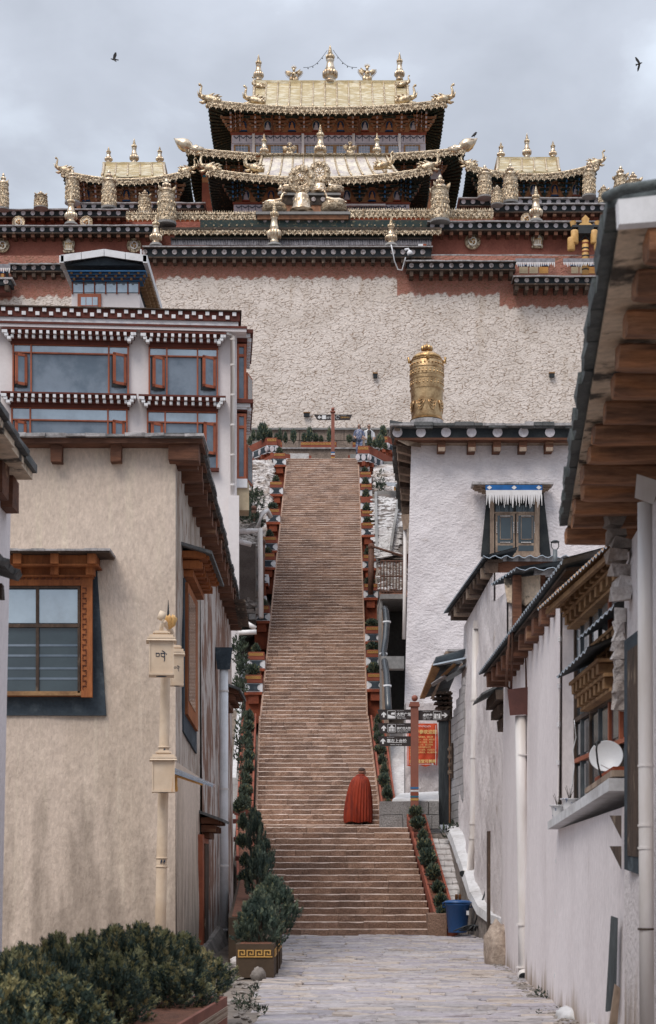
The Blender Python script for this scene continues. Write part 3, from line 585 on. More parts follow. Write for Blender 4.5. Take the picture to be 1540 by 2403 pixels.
def hall(label, name, xe, yc, ym, D, lh, xw, ywt, ywb, Dw, depth, zones, plate=None, tips='dragon', ycr=None, br_sp=56, brm=None, lp=14.5, tipsc=52):
    """xe eave columns, yc/ym eave rows at the corners and the middle, xw wall columns at Dw"""
    t = thing(name, label, 'temple hall', W((xw[0] + xw[1]) / 2, ywb, Dw), 'gold roofed temple halls'); k = D / K
    x0, x1 = xe; ycr = ycr if ycr is not None else yc
    ye = lambda u: ym + ((yc if u < 0 else ycr) - ym) * abs(u) ** 2.1          # row of the eave's top edge
    P = lambda u: Vector((X(x0 + (x1 - x0) * (u + 1) / 2, D), D, Z(ye(u), D)))
    n = max(6, int((x1 - x0) / lp))
    for i in range(n):
        a, c = P(-1 + 2 * i / n), P(-1 + 2 * (i + 1) / n); m_ = (a + c) / 2; L = (c - a).length; an = math.atan2(c.z - a.z, c.x - a.x)
        inst(lace_me, 'valance_plate', t, TR(m_.x, D - .04, m_.z) @ RY(-an) @ SC(L * 1.0, .5, lh * k * ru(.97, 1.03)))
    b = MS(); b.tube([P(-1 + 2 * i / 40) + Vector((0, 0.03, .03)) for i in range(41)], .07, 8); b.obj('eave_edge', m_gold, t)
    # soffit and roof skirt as one closed ring each
    xl, xr = P(-1).x, P(1).x; Dm = (D + D + depth + 2 * (Dw - D)) / 2; hd = Dm - D
    wl, wr = X(xw[0], Dw), X(xw[1], Dw); zw = Z(ywt, Dw); zc = P(0).z
    ring = []
    for i in range(25): u = -1 + i / 12; ring.append((P(u), Vector((wl + (wr - wl) * i / 24, Dw, zw))))
    for i in range(1, 13):
        v = i / 12 * 2 - 1; zz = zc + (P(1).z - zc) * abs(v) ** 2.1
        ring.append((Vector((xr, Dm + v * hd, zz)), Vector((wr, Dw + (2 * Dm - 2 * Dw) * (v + 1) / 2, zw))))
    for i in range(1, 25): u = 1 - i / 12; q = P(u); ring.append((Vector((q.x, Dm + hd, q.z)), Vector((wr + (wl - wr) * i / 24, 2 * Dm - Dw, zw))))
    for i in range(1, 12):
        v = 1 - i / 12 * 2; zz = zc + (P(-1).z - zc) * abs(v) ** 2.1
        ring.append((Vector((xl, Dm + v * hd, zz)), Vector((wl, Dw + (2 * Dm - 2 * Dw) * (v + 1) / 2, zw))))
    b = MB(); bs = MB(); br = MB(); m = len(ring); topz = zc + 1.1
    if plate: px0, px1, pyt, pyb, Dp0, Dp1 = plate; topx0, topx1 = X(px0[0], Dp0), X(px0[1], Dp0); topz = Z(pyb, Dp0)
    else: topx0, topx1 = wl + .2, wr - .2; Dp0 = Dw - .2
    i1 = []; 
    for i in range(m):
        (a, c), (a2, c2) = ring[i], ring[(i + 1) % m]
        b.quad(a - Vector((0, 0, .06)), c - Vector((0, 0, .06)), c2 - Vector((0, 0, .06)), a2 - Vector((0, 0, .06)))
        # upper surface leans back to the plate or body
        f = lambda q: Vector((min(max(q.x, wl), wr), min(max(q.y, Dw), 2 * Dm - Dw), zw + .12))
        bs.quad(a + Vector((0, 0, .02)), a2 + Vector((0, 0, .02)), f(a2), f(a))
        if i % 1 == 0:
            for s_ in (0, .5):
                e1 = a.lerp(a2, s_); e2 = c.lerp(c2, s_)
                br.tube([e1 - Vector((0, 0, .14)), e2 - Vector((0, 0, .14))], .075, 4)
    b.obj('eave_soffit', m_soffit, t); bs.obj('roof_skirt', m_roofgold, t); br.obj('rafters', m_bracketd, t, 'stuff')
    # painted eave boards just behind the valance, front
    b = MB(); off = lh * k * .55
    for i in range(24):
        a, c = P(-.96 + 1.92 * i / 24), P(-.96 + 1.92 * (i + 1) / 24); dy = (Dw - D) * .35
        b.quad(a + Vector((0, dy, -off * 1.0)), c + Vector((0, dy, -off * 1.0)), c + Vector((0, dy, .1)), a + Vector((0, dy, .1)))
    b.obj('painted_eave_board', m_bracketd, t)
    # body
    b = MB(); b.box(wl, wr, Dw, 2 * Dm - Dw, Z(ywb, Dw), zw); b.obj('wall', m_ochre, t)
    kw = Dw / K
    for z_ in zones:
        kind = z_[0]
        if kind == 'bracket':
            y0, y1 = z_[1], z_[2]; n = max(1, int(round((xw[1] - xw[0]) / br_sp))); s_ = (xw[1] - xw[0]) / n
            bar(t, 'beam', xw[0] - 2, xw[1] + 2, y0, y0 + 5, Dw - .35, .35, m_bracket); bar(t, 'sill_beam', xw[0] - 2, xw[1] + 2, y1 - 4, y1, Dw - .12, .12, m_redpaint)
            for i in range(n + 1):
                M_ = TR(X(xw[0] + i * s_, Dw), Dw - .02, Z(y1 - 3, Dw)) @ SC(br_sp * .80 * kw, 1.2, (y1 - y0 - 6) * kw)
                inst(bracketb_me if (brm and i % 1 == 0) else bracket_me, 'bracket', t, M_)
                if i in (0, n):
                    for e3 in (1, 2): inst(bracketb_me if brm else bracket_me, 'bracket', t, TR(X(xw[0] + i * s_ + (e3 * 11 if i == 0 else -e3 * 11), Dw), Dw - .02 - .12 * e3, Z(y1 - 3, Dw)) @ SC(14 * kw, 1.2, (y1 - y0 - 6) * kw))
                if i < n:
                    inst((figure2_me if (i + (1 if brm else 0)) % 2 else figure_me), 'painted_figure', t, TR(X(xw[0] + (i + .5) * s_, Dw), Dw - .03, Z(y1 - 4, Dw)) @ SC(23 * kw, 1.5, (y1 - y0) * .62 * kw))
                    bar(t, 'name_board', xw[0] + (i + .22) * s_, xw[0] + (i + .78) * s_, y0 + 1.5, y0 + 6.5, Dw - .42, .06, m_bracketd)
        elif kind == 'frieze':
            bar(t, 'frieze', xw[0] + 1, xw[1] - 1, z_[1], z_[2], Dw - .10, .10, m_frieze)
            b = MB(); u0 = z_[1] + 2; hh = z_[2] - z_[1]; xx = xw[0] + 6
            while xx < xw[1] - 16:
                for dx in range(6): b.box(X(xx + dx * 2, Dw), X(xx + dx * 2 + 2.2, Dw), Dw - .125, Dw - .10, Z(u0 + 3.2 + hh * .28 * sin(pi * (dx + .5) / 6), Dw), Z(u0 + 1.2 + hh * .28 * sin(pi * (dx + .5) / 6), Dw))
                b.box(X(xx + 13, Dw), X(xx + 14.2, Dw), Dw - .125, Dw - .10, Z(u0 + hh * .75, Dw), Z(u0 + 1, Dw)); b.box(X(xx + 12, Dw), X(xx + 15.2, Dw), Dw - .13, Dw - .10, Z(u0 + 4, Dw), Z(u0 + 2.4, Dw)); xx += 16
            b.obj('swag_pattern', m_ink, t)
        elif kind == 'windows':
            y0, y1 = z_[1], z_[2]; bar(t, 'window_wall', xw[0], xw[1], y0, y1, Dw - .06, .06, m_frieze)
            for a, c in z_[3]:
                f = bar(t, 'window', a, c, y0 + 3, y1, Dw - .16, .10, m_tanwood); bar(f, 'pane', a + 4, c - 4, y0 + 7, y1 - 1, Dw - .20, .04, m_glassb)
                b = MB()
                for q in range(1, 4): xx = a + 4 + (c - a - 8) * q / 4; b.box(X(xx - .3, Dw), X(xx + .3, Dw), Dw - .215, Dw - .20, Z(y1, Dw), Z(y0 + 7, Dw))
                for q in (1, 2): yy = y0 + 7 + (y1 - y0 - 7) * q / 3; b.box(X(a + 4, Dw), X(c - 4, Dw), Dw - .217, Dw - .20, Z(yy + .3, Dw), Z(yy - .3, Dw))
                b.obj('lattice', m_frieze, f)
        elif kind == 'bar': bar(t, z_[1], z_[2], z_[3], z_[4], z_[5], Dw - z_[7], z_[7], z_[6])
    # plate of roof panels with rolled seams
    if plate:
        w0, w1 = topx0, topx1; zt = Z(pyt, Dp1); r0, r1 = X(px1[0], Dp1), X(px1[1], Dp1); n = plate_n.get(name, 13) if False else max(5, int((px0[1] - px0[0]) / 28))
        prof = [(Dp0 + (Dp1 - Dp0) * s_, topz + (zt - topz) * (s_ * .72 + .28 * s_ * s_)) for s_ in (0, .2, .4, .6, .8, 1)]
        for side in (0, 1):
            for i in range(n if side == 0 else 1):
                b = MB(); u0, u1 = (i / n, (i + 1) / n) if side == 0 else (0, 1)
                for (d0, z0), (d1, z1), s0, s1 in zip(prof, prof[1:], (0, .2, .4, .6, .8), (.2, .4, .6, .8, 1)):
                    xa = lambda u, s_: (w0 + (w1 - w0) * u) * (1 - s_) + (r0 + (r1 - r0) * u) * s_
                    if side: d0, d1 = 2 * Dm - d0, 2 * Dm - d1
                    g = .0 if side else ru(-.012, .012)
                    b.hexa([(xa(u0, s0), d0, z0 - .08), (xa(u1, s0), d0, z0 - .08), (xa(u1, s1), d1, z1 - .08), (xa(u0, s1), d1, z1 - .08), (xa(u0, s0), d0, z0 + g), (xa(u1, s0), d0, z0 + g), (xa(u1, s1), d1, z1 + g), (xa(u0, s1), d1, z1 + g)])
                b.obj('roof_panel', m_roofpale if name == 'front_temple_hall' else m_roofgold, t)
            if side == 0:
                for i in range(n + 1):
                    b = MS(); u0 = i / n; b.tube([((w0 + (w1 - w0) * u0) * (1 - s_) + (r0 + (r1 - r0) * u0) * s_, d_ - .02, z_ + .03) for (d_, z_), s_ in zip(prof, (0, .2, .4, .6, .8, 1))], .055 if 0 < i < n else .09, 6); b.obj('roof_seam', m_gold, t)
        for xa_, xb_ in ((w0, r0), (w1, r1)):
            b = MB(); pts = [(xa_ * (1 - s_) + xb_ * s_ , d_, z_ - .05) for (d_, z_), s_ in zip(prof, (0, .2, .4, .6, .8, 1))] + [(xa_ * (1 - s_) + xb_ * s_, 2 * Dm - d_, z_ - .05) for (d_, z_), s_ in reversed(list(zip(prof, (0, .2, .4, .6, .8, 1))))]
            b.quad(*pts); b.obj('gable', m_ochre, t)
        b = MB(); b.box(r0 - .1, r1 + .1, Dp1 - .1, 2 * Dm - Dp1 + .1, zt - .12, zt + .06); b.obj('ridge', m_roofgold, t)
    # corner tips
    for s_, u in ((1, -1), (-1, 1)):
        q = P(u); yy = tipsc * k
        if tips == 'dragon': inst(dragon_me, 'corner_dragon', t, TR(q.x, D + .1, q.z - .02) @ SC(s_ * yy, yy, yy) )
        elif tips == 'bulb': inst(bulb_me, 'bulb_tip', t, TR(q.x - s_ * .12, D + .1, q.z + .1) @ SC(s_ * yy, yy, yy))
    return t
def dragon(t, x, y, D, sc_, s_=1): k = D / K * sc_; inst(dragon_me, 'roof_dragon', t, TR(X(x, D), D, Z(y, D)) @ SC(s_ * k, k, k))
def garuda(t, x, y0, y1, D, s_=1): k = D / K * (y1 - y0) / .9; inst(garuda_me, 'winged_figure', t, TR(X(x, D), D, Z(y1, D)) @ SC(s_ * k, k, k))

main = hall('highest central temple hall with a gold panelled roof, lattice windows and three ridge spires', 'main_temple_hall', (487, 1046), 235, 253, 98, 20, (543, 999), 262, 380, 99.5, 7,
    [('bracket', 270, 314), ('bar', 'red_line', 543, 999, 313, 316, m_orange, .14), ('frieze', 316, 336), ('windows', 336, 364, [(549, 586), (597, 632), (632, 668), (668, 700), (714, 750), (750, 786), (786, 822), (822, 834), (838, 872), (872, 908), (908, 940), (948, 986)])],
    plate=((592, 962), (598, 955), 192, 250, 98.7, 101.5), tips='dragon')
for x_, y_ in ((596, 128), (598, 222)): pass
finial_parts(main, 607, 127, 190, 27, 101.6); finial_parts(main, 775, 105, 194, 40, 101.6); finial_parts(main, 938, 122, 188, 27, 101.6)
garuda(main, 690, 152, 192, 101.6); garuda(main, 862, 148, 190, 101.6, -1)
dragon(main, 592, 240, 98.8, 50); dragon(main, 957, 238, 98.8, 50, -1); dragon(main, 604, 204, 101, 30); dragon(main, 950, 200, 101, 30, -1)
for x_, yt in ((640, 312), (843, 312)): 
    b = MB(); b.tube([W(x_ - 2, 270, 98.6), W(x_ - 2, 285, 98.9), W(x_ + 1, 309, 99.0), W(x_ + 1, 313, 99.3)], .07, 7); b.obj('drain_pipe', m_woodx, main)
for x_ in (595, 711, 912 + 26, 830): bar(main, 'white_pilaster', x_ - 3, x_ + 3, 313, 364, 99.3, .12, m_pvc)
# bulb chain between spires
for a, c in ((W(712, 158, 101.6), W(768, 118, 101.6)), (W(838, 158, 101.6), W(782, 117, 101.6))):
    t = thing('string_lights', 'thin sagging string of bulbs from the central spire to the %s winged figure' % ('left' if a.x < 0 else 'right'), 'string lights', a)
    pts = [a.lerp(c, s_ / 10) - Vector((0, 0, .35 * sin(pi * s_ / 10))) for s_ in range(11)]
    b = MB(); b.tube(pts, .015, 5); b.obj('wire', m_iron, t)
    for q in pts[2:9:2]: b = MB(); b.ball(q - Vector((0, 0, .07)), .04, 6, 4); b.obj('bulb', m_iron, t)
mid = hall('wide second tier hall under the main roof with bulb shaped gold corner tips', 'middle_temple_hall', (437, 1092), 347, 366, 94.5, 19, (474, 1036), 384, 505, 96.3, 8,
    [('bar', 'green_band', 474, 1036, 386, 394, m_bracketd, .2), ('bracket', 388, 412), ('bar', 'teal_band', 476, 1034, 410, 415, m_teal, .16), ('bar', 'ochre_wall', 476, 1034, 415, 428, m_ochre, .1), ('bar', 'red_wall', 474, 500, 428, 505, m_redpaint, .12), ('bar', 'slate_jamb', 500, 512, 440, 505, m_slateblue, .14), ('bar', 'white_lintel', 985, 1036, 390, 420, m_frieze, .2), ('bar', 'maroon_wall', 1006, 1036, 420, 505, m_maroon, .15), ('bar', 'window_surround', 984, 1012, 425, 500, m_bracket, .3), ('bar', 'window_pane', 991, 1004, 440, 470, m_glassd, .36)],
    tips='bulb', br_sp=30, tipsc=58)
front = hall('nearest central hall with pale gilt roof panels above the dharma wheel', 'front_temple_hall', (487, 1012), 397, 418, 91, 20, (548, 962), 428, 500, 92.5, 4.5,
    [('bracket', 432, 478), ('frieze', 480, 498)],
    plate=((600, 938), (616, 905), 364, 412, 91.6, 93.4), tips='dragon', brm=True, ycr=393)
bar(front, 'crest_ridge', 600, 920, 359, 363, 93.3, .3, m_gold)
for i in range(36):
    inst(crest_me, 'crested_plate', front, TR(X(604 + i * 9, 93.3), 93.25, Z(361, 93.3)) @ SC(9 * 93.3 / K, .4, .12))
finial_parts(front, 620, 313, 366, 23, 93.5); finial_parts(front, 752, 292, 368, 33, 93.5); finial_parts(front, 885, 311, 365, 23, 93.5)
garuda(front, 680, 332, 364, 93.5); garuda(front, 822, 330, 362, 93.5, -1)
dragon(front, 592, 398, 91.7, 46); dragon(front, 905, 392, 91.7, 46, -1)
bar(front, 'white_gutter', 812, 905, 478, 482, 92.1, .15, m_pvc); bar(front, 'red_door_head', 842, 905, 492, 500, 92.0, .5, m_redpaint)
left = hall('left side temple hall with three spires above a panelled gold roof', 'left_temple_hall', (146, 444), 400, 421, 94.5, 17, (180, 415), 424, 492, 95.8, 5,
    [('bracket', 428, 478)], plate=((240, 388), (245, 384), 384, 412, 95.1, 97), tips='dragon', tipsc=42, br_sp=48, lp=13)
finial_parts(left, 255, 344, 382, 21, 97.1); finial_parts(left, 315, 324, 384, 24, 97.1); finial_parts(left, 375, 343, 382, 21, 97.1)
right = hall('right side temple hall with three spires beside the big near roof', 'right_temple_hall', (1096, 1404), 386, 410, 94.5, 17, (1128, 1376), 412, 480, 95.8, 5,
    [('bracket', 416, 466)], plate=((1166, 1314), (1170, 1308), 372, 402, 95.1, 97), tips='dragon', tipsc=42, br_sp=48, lp=13, ycr=383, brm=True)
finial_parts(right, 1176, 333, 371, 21, 97.1); finial_parts(right, 1237, 312, 371, 24, 97.1); finial_parts(right, 1298, 330, 369, 21, 97.1)
# gold crested bands in front of the halls
def lace_band(label, x0, x1, y0, y1, D, crest=True, unit=11):
    t = thing('gilt_lace_band', label, 'gilded cornice', W((x0 + x1) / 2, y1, D), 'gilt lace cornices'); k = D / K
    n = int((x1 - x0) / unit)
    for i in range(n):
        x_ = x0 + (i + .5) * (x1 - x0) / n
        inst(crest_me if crest else lace_me, 'lace_plate', t, TR(X(x_, D), D - .03, Z(y0, D)) @ SC((x1 - x0) / n * k, .5, (y1 - y0) * k))
    bar(t, 'backing_board', x0, x1, y0 + 2, y1 - 6, D + .03, .3, m_golddk)
    return t
lace_band('crested gilt lace cornice left of the deer pedestal', 296, 607, 500, 521, 87.6)
lace_band('crested gilt lace cornice right of the deer pedestal', 816, 1158, 494, 516, 87.6)
lace_band('lower gilt lace cornice over the grey pleated curtain', 376, 1036, 537, 554, 86.6, False, 14)
t = thing('awning_beam', 'dark painted eave board between the two gilt lace cornices', 'eave', W(700, 560, 86.9))
bar(t, 'painted_board', 470, 1010, 516, 540, 87.3, .4, m_bracketd); bar(t, 'lower_board', 410, 1015, 552, 561, 86.9, .4, m_bracketd); bar(t, 'roof_edge', 378, 1034, 533, 538, 86.5, .8, m_soffit)
bb_ = MB(); bb_.box(-.5, .5, 0, 1, 0, 1)
b = MB(); 
for q in range(6): b.cbox((cos(q * 1.047) * .3, 0, sin(q * 1.047) * .3), (.22, .2, .22))
b.ball((0, -.05, 0), .22, 7, 5); flower_me = b.mesh('painted_flower', m_yellowledge)
for x_ in range(484, 1005, 18):
    if not 600 < x_ < 815: inst(flower_me, 'painted_flower', t, TR(X(x_, 87.3), 87.27, Z(529, 87.3)) @ SC(.11, .1, .11))
t = thing('pleated_curtain', 'grey pleated cloth curtain under the lower gilt cornice', 'curtain', W(700, 575, 86.7))
b = MB(); n = 300; D = 86.75
pts = [(X(402, D) + (X(1012, D) - X(402, D)) * i / n, D + (.05 if i % 2 else -.05) + ru(-.02, .02)) for i in range(n + 1)]
for i in range(n):
    (a, d0), (c, d1) = pts[i], pts[i + 1]
    b.quad((a, d0 - .12, Z(577, D)), (c, d1 - .12, Z(577, D)), (c, d1 + .1, Z(559, D)), (a, d0 + .1, Z(559, D)))
b.obj('pleats', m_clothgrey, t)
bar(t, 'curtain_rail', 400, 1014, 557, 560, 86.7, .3, m_soffit)

# pedestal with dharma wheel and deer
t = thing('roof_pedestal', 'maroon timber plinth with small discs carrying the dharma wheel and the deer', 'pedestal', W(712, 540, 87.2))
bar(t, 'top_slab', 600, 822, 496, 502, 87.0, 3, m_conc); bar(t, 'upper_cornice', 604, 818, 501, 514, 87.15, 2.6, m_bracket); bar(t, 'disc_band', 610, 812, 514, 524, 87.35, 2.3, m_soffit); bar(t, 'lower_cornice', 614, 808, 524, 533, 87.45, 2, m_bracket)
for i in range(8): inst(disc_old_me, 'disc', t, TR(X(622 + i * 26, 87.3), 87.32, Z(518, 87.3)) @ SC(.09, .05, .09))
t2 = thing('roof_pedestal', 'smaller dark plinth with discs standing behind the dharma wheel', 'pedestal', W(712, 490, 89.5))
bar(t2, 'top_slab', 655, 800, 452, 457, 89.3, 1.2, m_conc); bar(t2, 'disc_band', 662, 796, 457, 480, 89.4, 1, m_soffit); bar(t2, 'base', 655, 800, 480, 505, 89.45, 1, m_bracket)
for i in range(4): inst(disc_old_me, 'disc', t2, TR(X(692 + i * 22, 89.3), 89.37, Z(466, 89.3)) @ SC(.12, .05, .12))
def wheel(label, x, y, rx, D, ybase, hub=.37):
    t = thing('dharma_wheel', label, 'dharma wheel', W(x, ybase, D)); k = D / K; c = W(x, y, D); r = rx * k
    b = MS(); n = 36
    for ring, tr in ((.62, .33), (.43, .05), (.93, .05)):
        for i in range(n):
            pass
    def torus(R0, rt, flat=1.0, m=8):
        bb = MB(); bb.smooth = True; rg = []
        for i in range(n):
            a = 2 * pi * i / n
            rg.append(bb.p(*[(c.x + cos(a) * (R0 + cos(q * 2 * pi / m) * rt) * r, D + sin(q * 2 * pi / m) * rt * flat * r, c.z + sin(a) * (R0 + cos(q * 2 * pi / m) * rt) * r * 1.08) for q in range(m)]))
        for i in range(n):
            a, e_ = rg[i], rg[(i + 1) % n]
            for q in range(m): bb.face([a + q, a + (q + 1) % m, e_ + (q + 1) % m, e_ + q])
        return bb
    torus(.69, .27, .35).obj('rim', m_goldrel, t); torus(.43, .045, 1.2).obj('hub_ring', m_goldsm, t)
    b = MB(); b.smooth = True
    for i in range(8): a = i * pi / 4 + .2; b.ball((c.x + cos(a) * .69 * r, D - .1 * r, c.z + sin(a) * .74 * r), .115 * r, 8, 6)
    for i in range(16): a = i * pi / 8; b.ball((c.x + cos(a) * .93 * r, D, c.z + sin(a) * 1.01 * r), .07 * r, 6, 5)
    for i in range(16): a = i * pi / 8 + .2; b.ball((c.x + cos(a) * .55 * r, D - .07 * r, c.z + sin(a) * .59 * r), .045 * r, 6, 5)
    b.obj('studs', m_gold, t)
    for i in range(8):
        a = i * pi / 4; bb = MB(); bb.smooth = True; bb.tube([(c.x + cos(a) * s_ * r, D, c.z + sin(a) * s_ * r * 1.08) for s_ in (.08, .2, .3, .42)], [.04 * r, .035 * r, .06 * r, .03 * r], 6); bb.obj('spoke', m_gold, t)
    bb = MB(); bb.smooth = True; bb.ball(c, (.13 * r, .12 * r, .13 * r), 10, 6); bb.obj('hub', m_goldsm, t)
    zb = Z(ybase, D); H = c.z - 1.08 * r * .93 - zb
    bb = MB(); bb.smooth = True; bb.lathe([(r * .86, 0), (r * .80, H * .1), (r * .66, H * .2), (r * .60, H * .5), (r * .52, H * .78), (r * .50, H * .9), (r * .40, H)], (c.x, D, zb), 24, 12, .12, (2, 4)); bb.obj('lotus_pedestal', m_goldsm, t)
    bb = MB(); bb.smooth = True; bb.tube([(c.x - r * .45, D, zb + H * .93), (c.x + r * .45, D, zb + H * .93)], H * .06, 8); lotus(bb, zb + H * .30, r * .6, H * .4, 10, (c.x, D)); bb.obj('pedestal_relief', m_gold, t)
    return t
wheel('large gilt dharma wheel with eight spokes between the two resting deer', 708, 421, 33.5, 87.9, 497)
wheel('second gilt wheel showing behind the right rim of the large dharma wheel', 750, 405, 27, 89.7, 454)
def deer(label, x, D, y0, y1, s_, w_):
    """resting deer, head up looking towards the wheel (s_=1: faces +x)"""
    t = thing('golden_deer', label, 'deer', W(x, y1, D), 'resting golden deer'); k = D / K; c = W(x, y1, D); L = w_ * k; H = (y1 - y0) * k
    T = TR(c.x, D, c.z) @ SC(s_ * L, L, H)
    b = MB(T); b.smooth = True; b.lathe([(.50, 0), (.46, .10), (.50, .14), (.44, .24), (.46, .30), (.40, .33)], n=24, flute=18, famp=.08, fr=(1, 4)); b.obj('lotus_base', m_goldrel, t)
    b = MB(T); b.smooth = True
    b.tube([(-.42, 0, .42), (-.34, 0, .44), (-.2, 0, .47), (0, 0, .47), (.16, 0, .50), (.26, 0, .58), (.31, 0, .70), (.34, 0, .82), (.37, 0, .89)], [.03, .09, .115, .11, .12, .085, .055, .05, .05], 10)
    b.tube([(.33, 0, .87), (.42, 0, .89), (.50, 0, .865)], [.05, .05, .025], 8)
    b.tube([(-.25, -.08, .40), (-.1, -.14, .36), (-.25, -.13, .345), (-.40, -.1, .345)], [.08, .055, .03, .02], 7)
    b.tube([(.14, -.08, .42), (.28, -.12, .36), (.12, -.14, .345), (.0, -.12, .345)], [.06, .035, .025, .02], 7)
    b.tube([(-.25, .08, .40), (-.1, .14, .36), (-.25, .13, .345)], [.08, .055, .02], 7)
    b.tube([(-.40, 0, .44), (-.47, 0, .42), (-.49, 0, .37)], [.03, .03, .01], 6)
    for q in (-1, 1): b.tube([(.345, q * .03, .90), (.31, q * .08, .96), (.29, q * .09, 1.0)], [.025, .025, .006], 5)
    b.obj('body', m_goldsm, t)
    return t
deer('large golden deer left of the dharma wheel, head raised towards it', 644, 87.7, 447, 497, 1, 58)
deer('large golden deer right of the dharma wheel on a lotus base', 784, 87.7, 441, 497, -1, 62)
deer('small golden deer behind and left of the wheel, mostly hidden', 679, 89.8, 419, 452, 1, 42)
deer('small golden deer behind and right of the wheel', 785, 89.8, 418, 455, -1, 46)

# ---- the great whitewashed wall: real relief of every stone
def stone_relief(x0, x1, y0, y1, D, nx, ny, cw, ch, seed, amp):
    rs = np.random.RandomState(seed)
    xs = np.linspace(X(x0, D), X(x1, D), nx); zs = np.linspace(Z(y1, D), Z(y0, D), ny)
    gx, gz = np.meshgrid(xs, zs); 
    wx = gx + .10 * np.sin(gz * 5.1 + np.sin(gx * 2.7)) + .06 * np.sin(gx * 9 + gz * 7); wz = gz + .05 * np.sin(gx * 4.3 + 1) + .04 * np.sin(gx * 11 - gz * 6)
    ci = np.floor(wx / cw).astype(int); cj = np.floor(wz / ch).astype(int); ci0, cj0 = ci.min() - 2, cj.min() - 2
    sh = (ci.max() - ci0 + 4, cj.max() - cj0 + 4); jx = rs.rand(*sh); jz = rs.rand(*sh); hh = rs.rand(*sh); tx = rs.rand(*sh) - .5; tz = rs.rand(*sh) - .5
    f1 = np.full(gx.shape, 9.); f2 = np.full(gx.shape, 9.); hv = np.zeros(gx.shape)
    for di in (-1, 0, 1):
        for dj in (-1, 0, 1):
            a, c = ci + di - ci0, cj + dj - cj0
            sx = (ci + di + .1 + .8 * jx[a, c]) * cw; sz = (cj + dj + .1 + .8 * jz[a, c]) * ch
            d = np.sqrt(((wx - sx) / cw) ** 2 + ((wz - sz) / ch) ** 2)
            hc = hh[a, c] + tx[a, c] * (wx - sx) / cw * .9 + tz[a, c] * (wz - sz) / ch * .9
            nf = d < f1; f2 = np.where(nf, f1, np.minimum(f2, d)); hv = np.where(nf, hc, hv); f1 = np.where(nf, d, f1)
    edge = f2 - f1; dome = np.clip(edge * 3.2, 0, 1) ** .5
    rnd = rs.rand(*gx.shape)
    h = amp * (.55 * dome + .6 * (hv - .4) * dome + .05 * rnd)
    crack = np.clip(1.4 - edge / .11, 0, 1) * (hv > .34)
    return gx, gz, h, crack
def relief_wall(name, parent, x0, x1, y0, y1, D, nx, ny, cw, ch, seed, amp, m, redf=None, kind=None, batter=0):
    gx, gz, h, cr = stone_relief(x0, x1, y0, y1, D, nx, ny, cw, ch, seed, amp)
    zb = gz.min(); V = np.stack([gx, D - h + batter * (gz - zb), gz], -1).reshape(-1, 3)
    i = np.arange(nx * ny).reshape(ny, nx); F = np.stack([i[:-1, :-1], i[:-1, 1:], i[1:, 1:], i[1:, :-1]], -1).reshape(-1, 4)
    at = {'crack': cr * .85}
    if redf is not None: at['red'] = redf(gx / D * K + CX, HY - gz / D * K)
    else: at['red'] = np.zeros(gx.shape)
    me = npmesh(name, V, F, m, smooth=False, attrs=at)
    return tag(inst(me, name, parent, Matrix.Identity(4)), kind=kind)
def redf(px, py):
    n = 3.5 * np.sin(px * .09 + np.sin(py * .2)) + 2.5 * np.sin(px * .31 + 1) + np.random.rand(*px.shape) * 2.5
    lim = np.where(px < 150, 700 - (px) * .04, np.where(px < 346, 694, np.where(px < 366, 725, np.where(px < 932, 651, np.where(px < 1172, 690, 719)))))
    v = np.clip((lim + n - py) / 3 + .5, 0, 1)
    return v * (.86 + .14 * np.random.rand(*px.shape))
t = thing('temple_retaining_wall', 'huge whitewashed rubble wall with a maroon painted top below the temple', 'wall', W(770, 1010, 86))
relief_wall('stone_face', t, -120, 1640, 600, 1006, 86.0, 922, 270, .27, .14, 3, .030, m_wall, redf)
b = MB(); b.box(X(-120, 86), X(1640, 86), 86.2, 95, Z(1010, 86), Z(640, 86)); b.obj('wall_core', m_rockg, t)
bar(t, 'ledge', 560, 930, 1004, 1010, 85.6, .5, m_conc, seg=20, jit=.015)
for x_, y_, w_, h_ in ((881, 881, 10, 10), (720, 973, 14, 8), (1296, 880, 12, 9)):
    f = bar(t, 'drain_hole', x_ - w_ / 2, x_ + w_ / 2, y_ - h_ / 2, y_ + h_ / 2, 85.78, .14, m_black); bar(f, 'wooden_lintel', x_ - w_ / 2 - 1, x_ + w_ / 2 + 1, y_ - h_ / 2 - 3, y_ - h_ / 2, 85.76, .12, m_tanwood)
# podium body under the halls, so the roofs stand on something
t = thing('temple_terrace', 'flat roofed maroon podium carrying the temple halls', 'terrace', W(770, 560, 95))
b = MB(); b.box(X(-120, 88), X(1640, 88), 88.2, 112, Z(700, 88), Z(545, 88)); b.obj('podium', m_red, t)
b = MB(); b.box(X(-120, 91), X(1640, 91), 91, 111, Z(545, 91), Z(512, 91)); b.obj('upper_podium', m_red, t)

# ---- lantern mast with drums, right
t = thing('lantern_mast', 'ochre banded mast with a black lantern and hanging yellow drums on the right parapet', 'lantern mast', W(1375, 645, 86.2)); D = 86.0; k = D / K
b = MS(); b.tube([W(1374, 645, D), W(1374, 565, D)], 8 * k, 14); b.obj('post', m_lampgold, t)
for yy, mm in ((570, m_redpaint), (582, m_iron), (590, m_redpaint), (600, m_iron), (610, m_redpaint), (619, m_iron), (632, m_iron)):
    b = MB(); b.tube([W(1374, yy, D), W(1374, yy + 3, D)], 8.6 * k, 14); b.obj('ring', mm, t)
b = MB()
for s_ in (-1, 1):
    b.tube([W(1374 + s_ * 30, 532, D), W(1374 + s_ * 12, 565, D)], .06, 6); b.tube([W(1374 + s_ * 14, 536, D), W(1374 - s_ * 10, 562, D)], .05, 6); b.tube([W(1374 + s_ * 20, 534, D), W(1374 + s_ * 20, 568, D)], .06, 6)
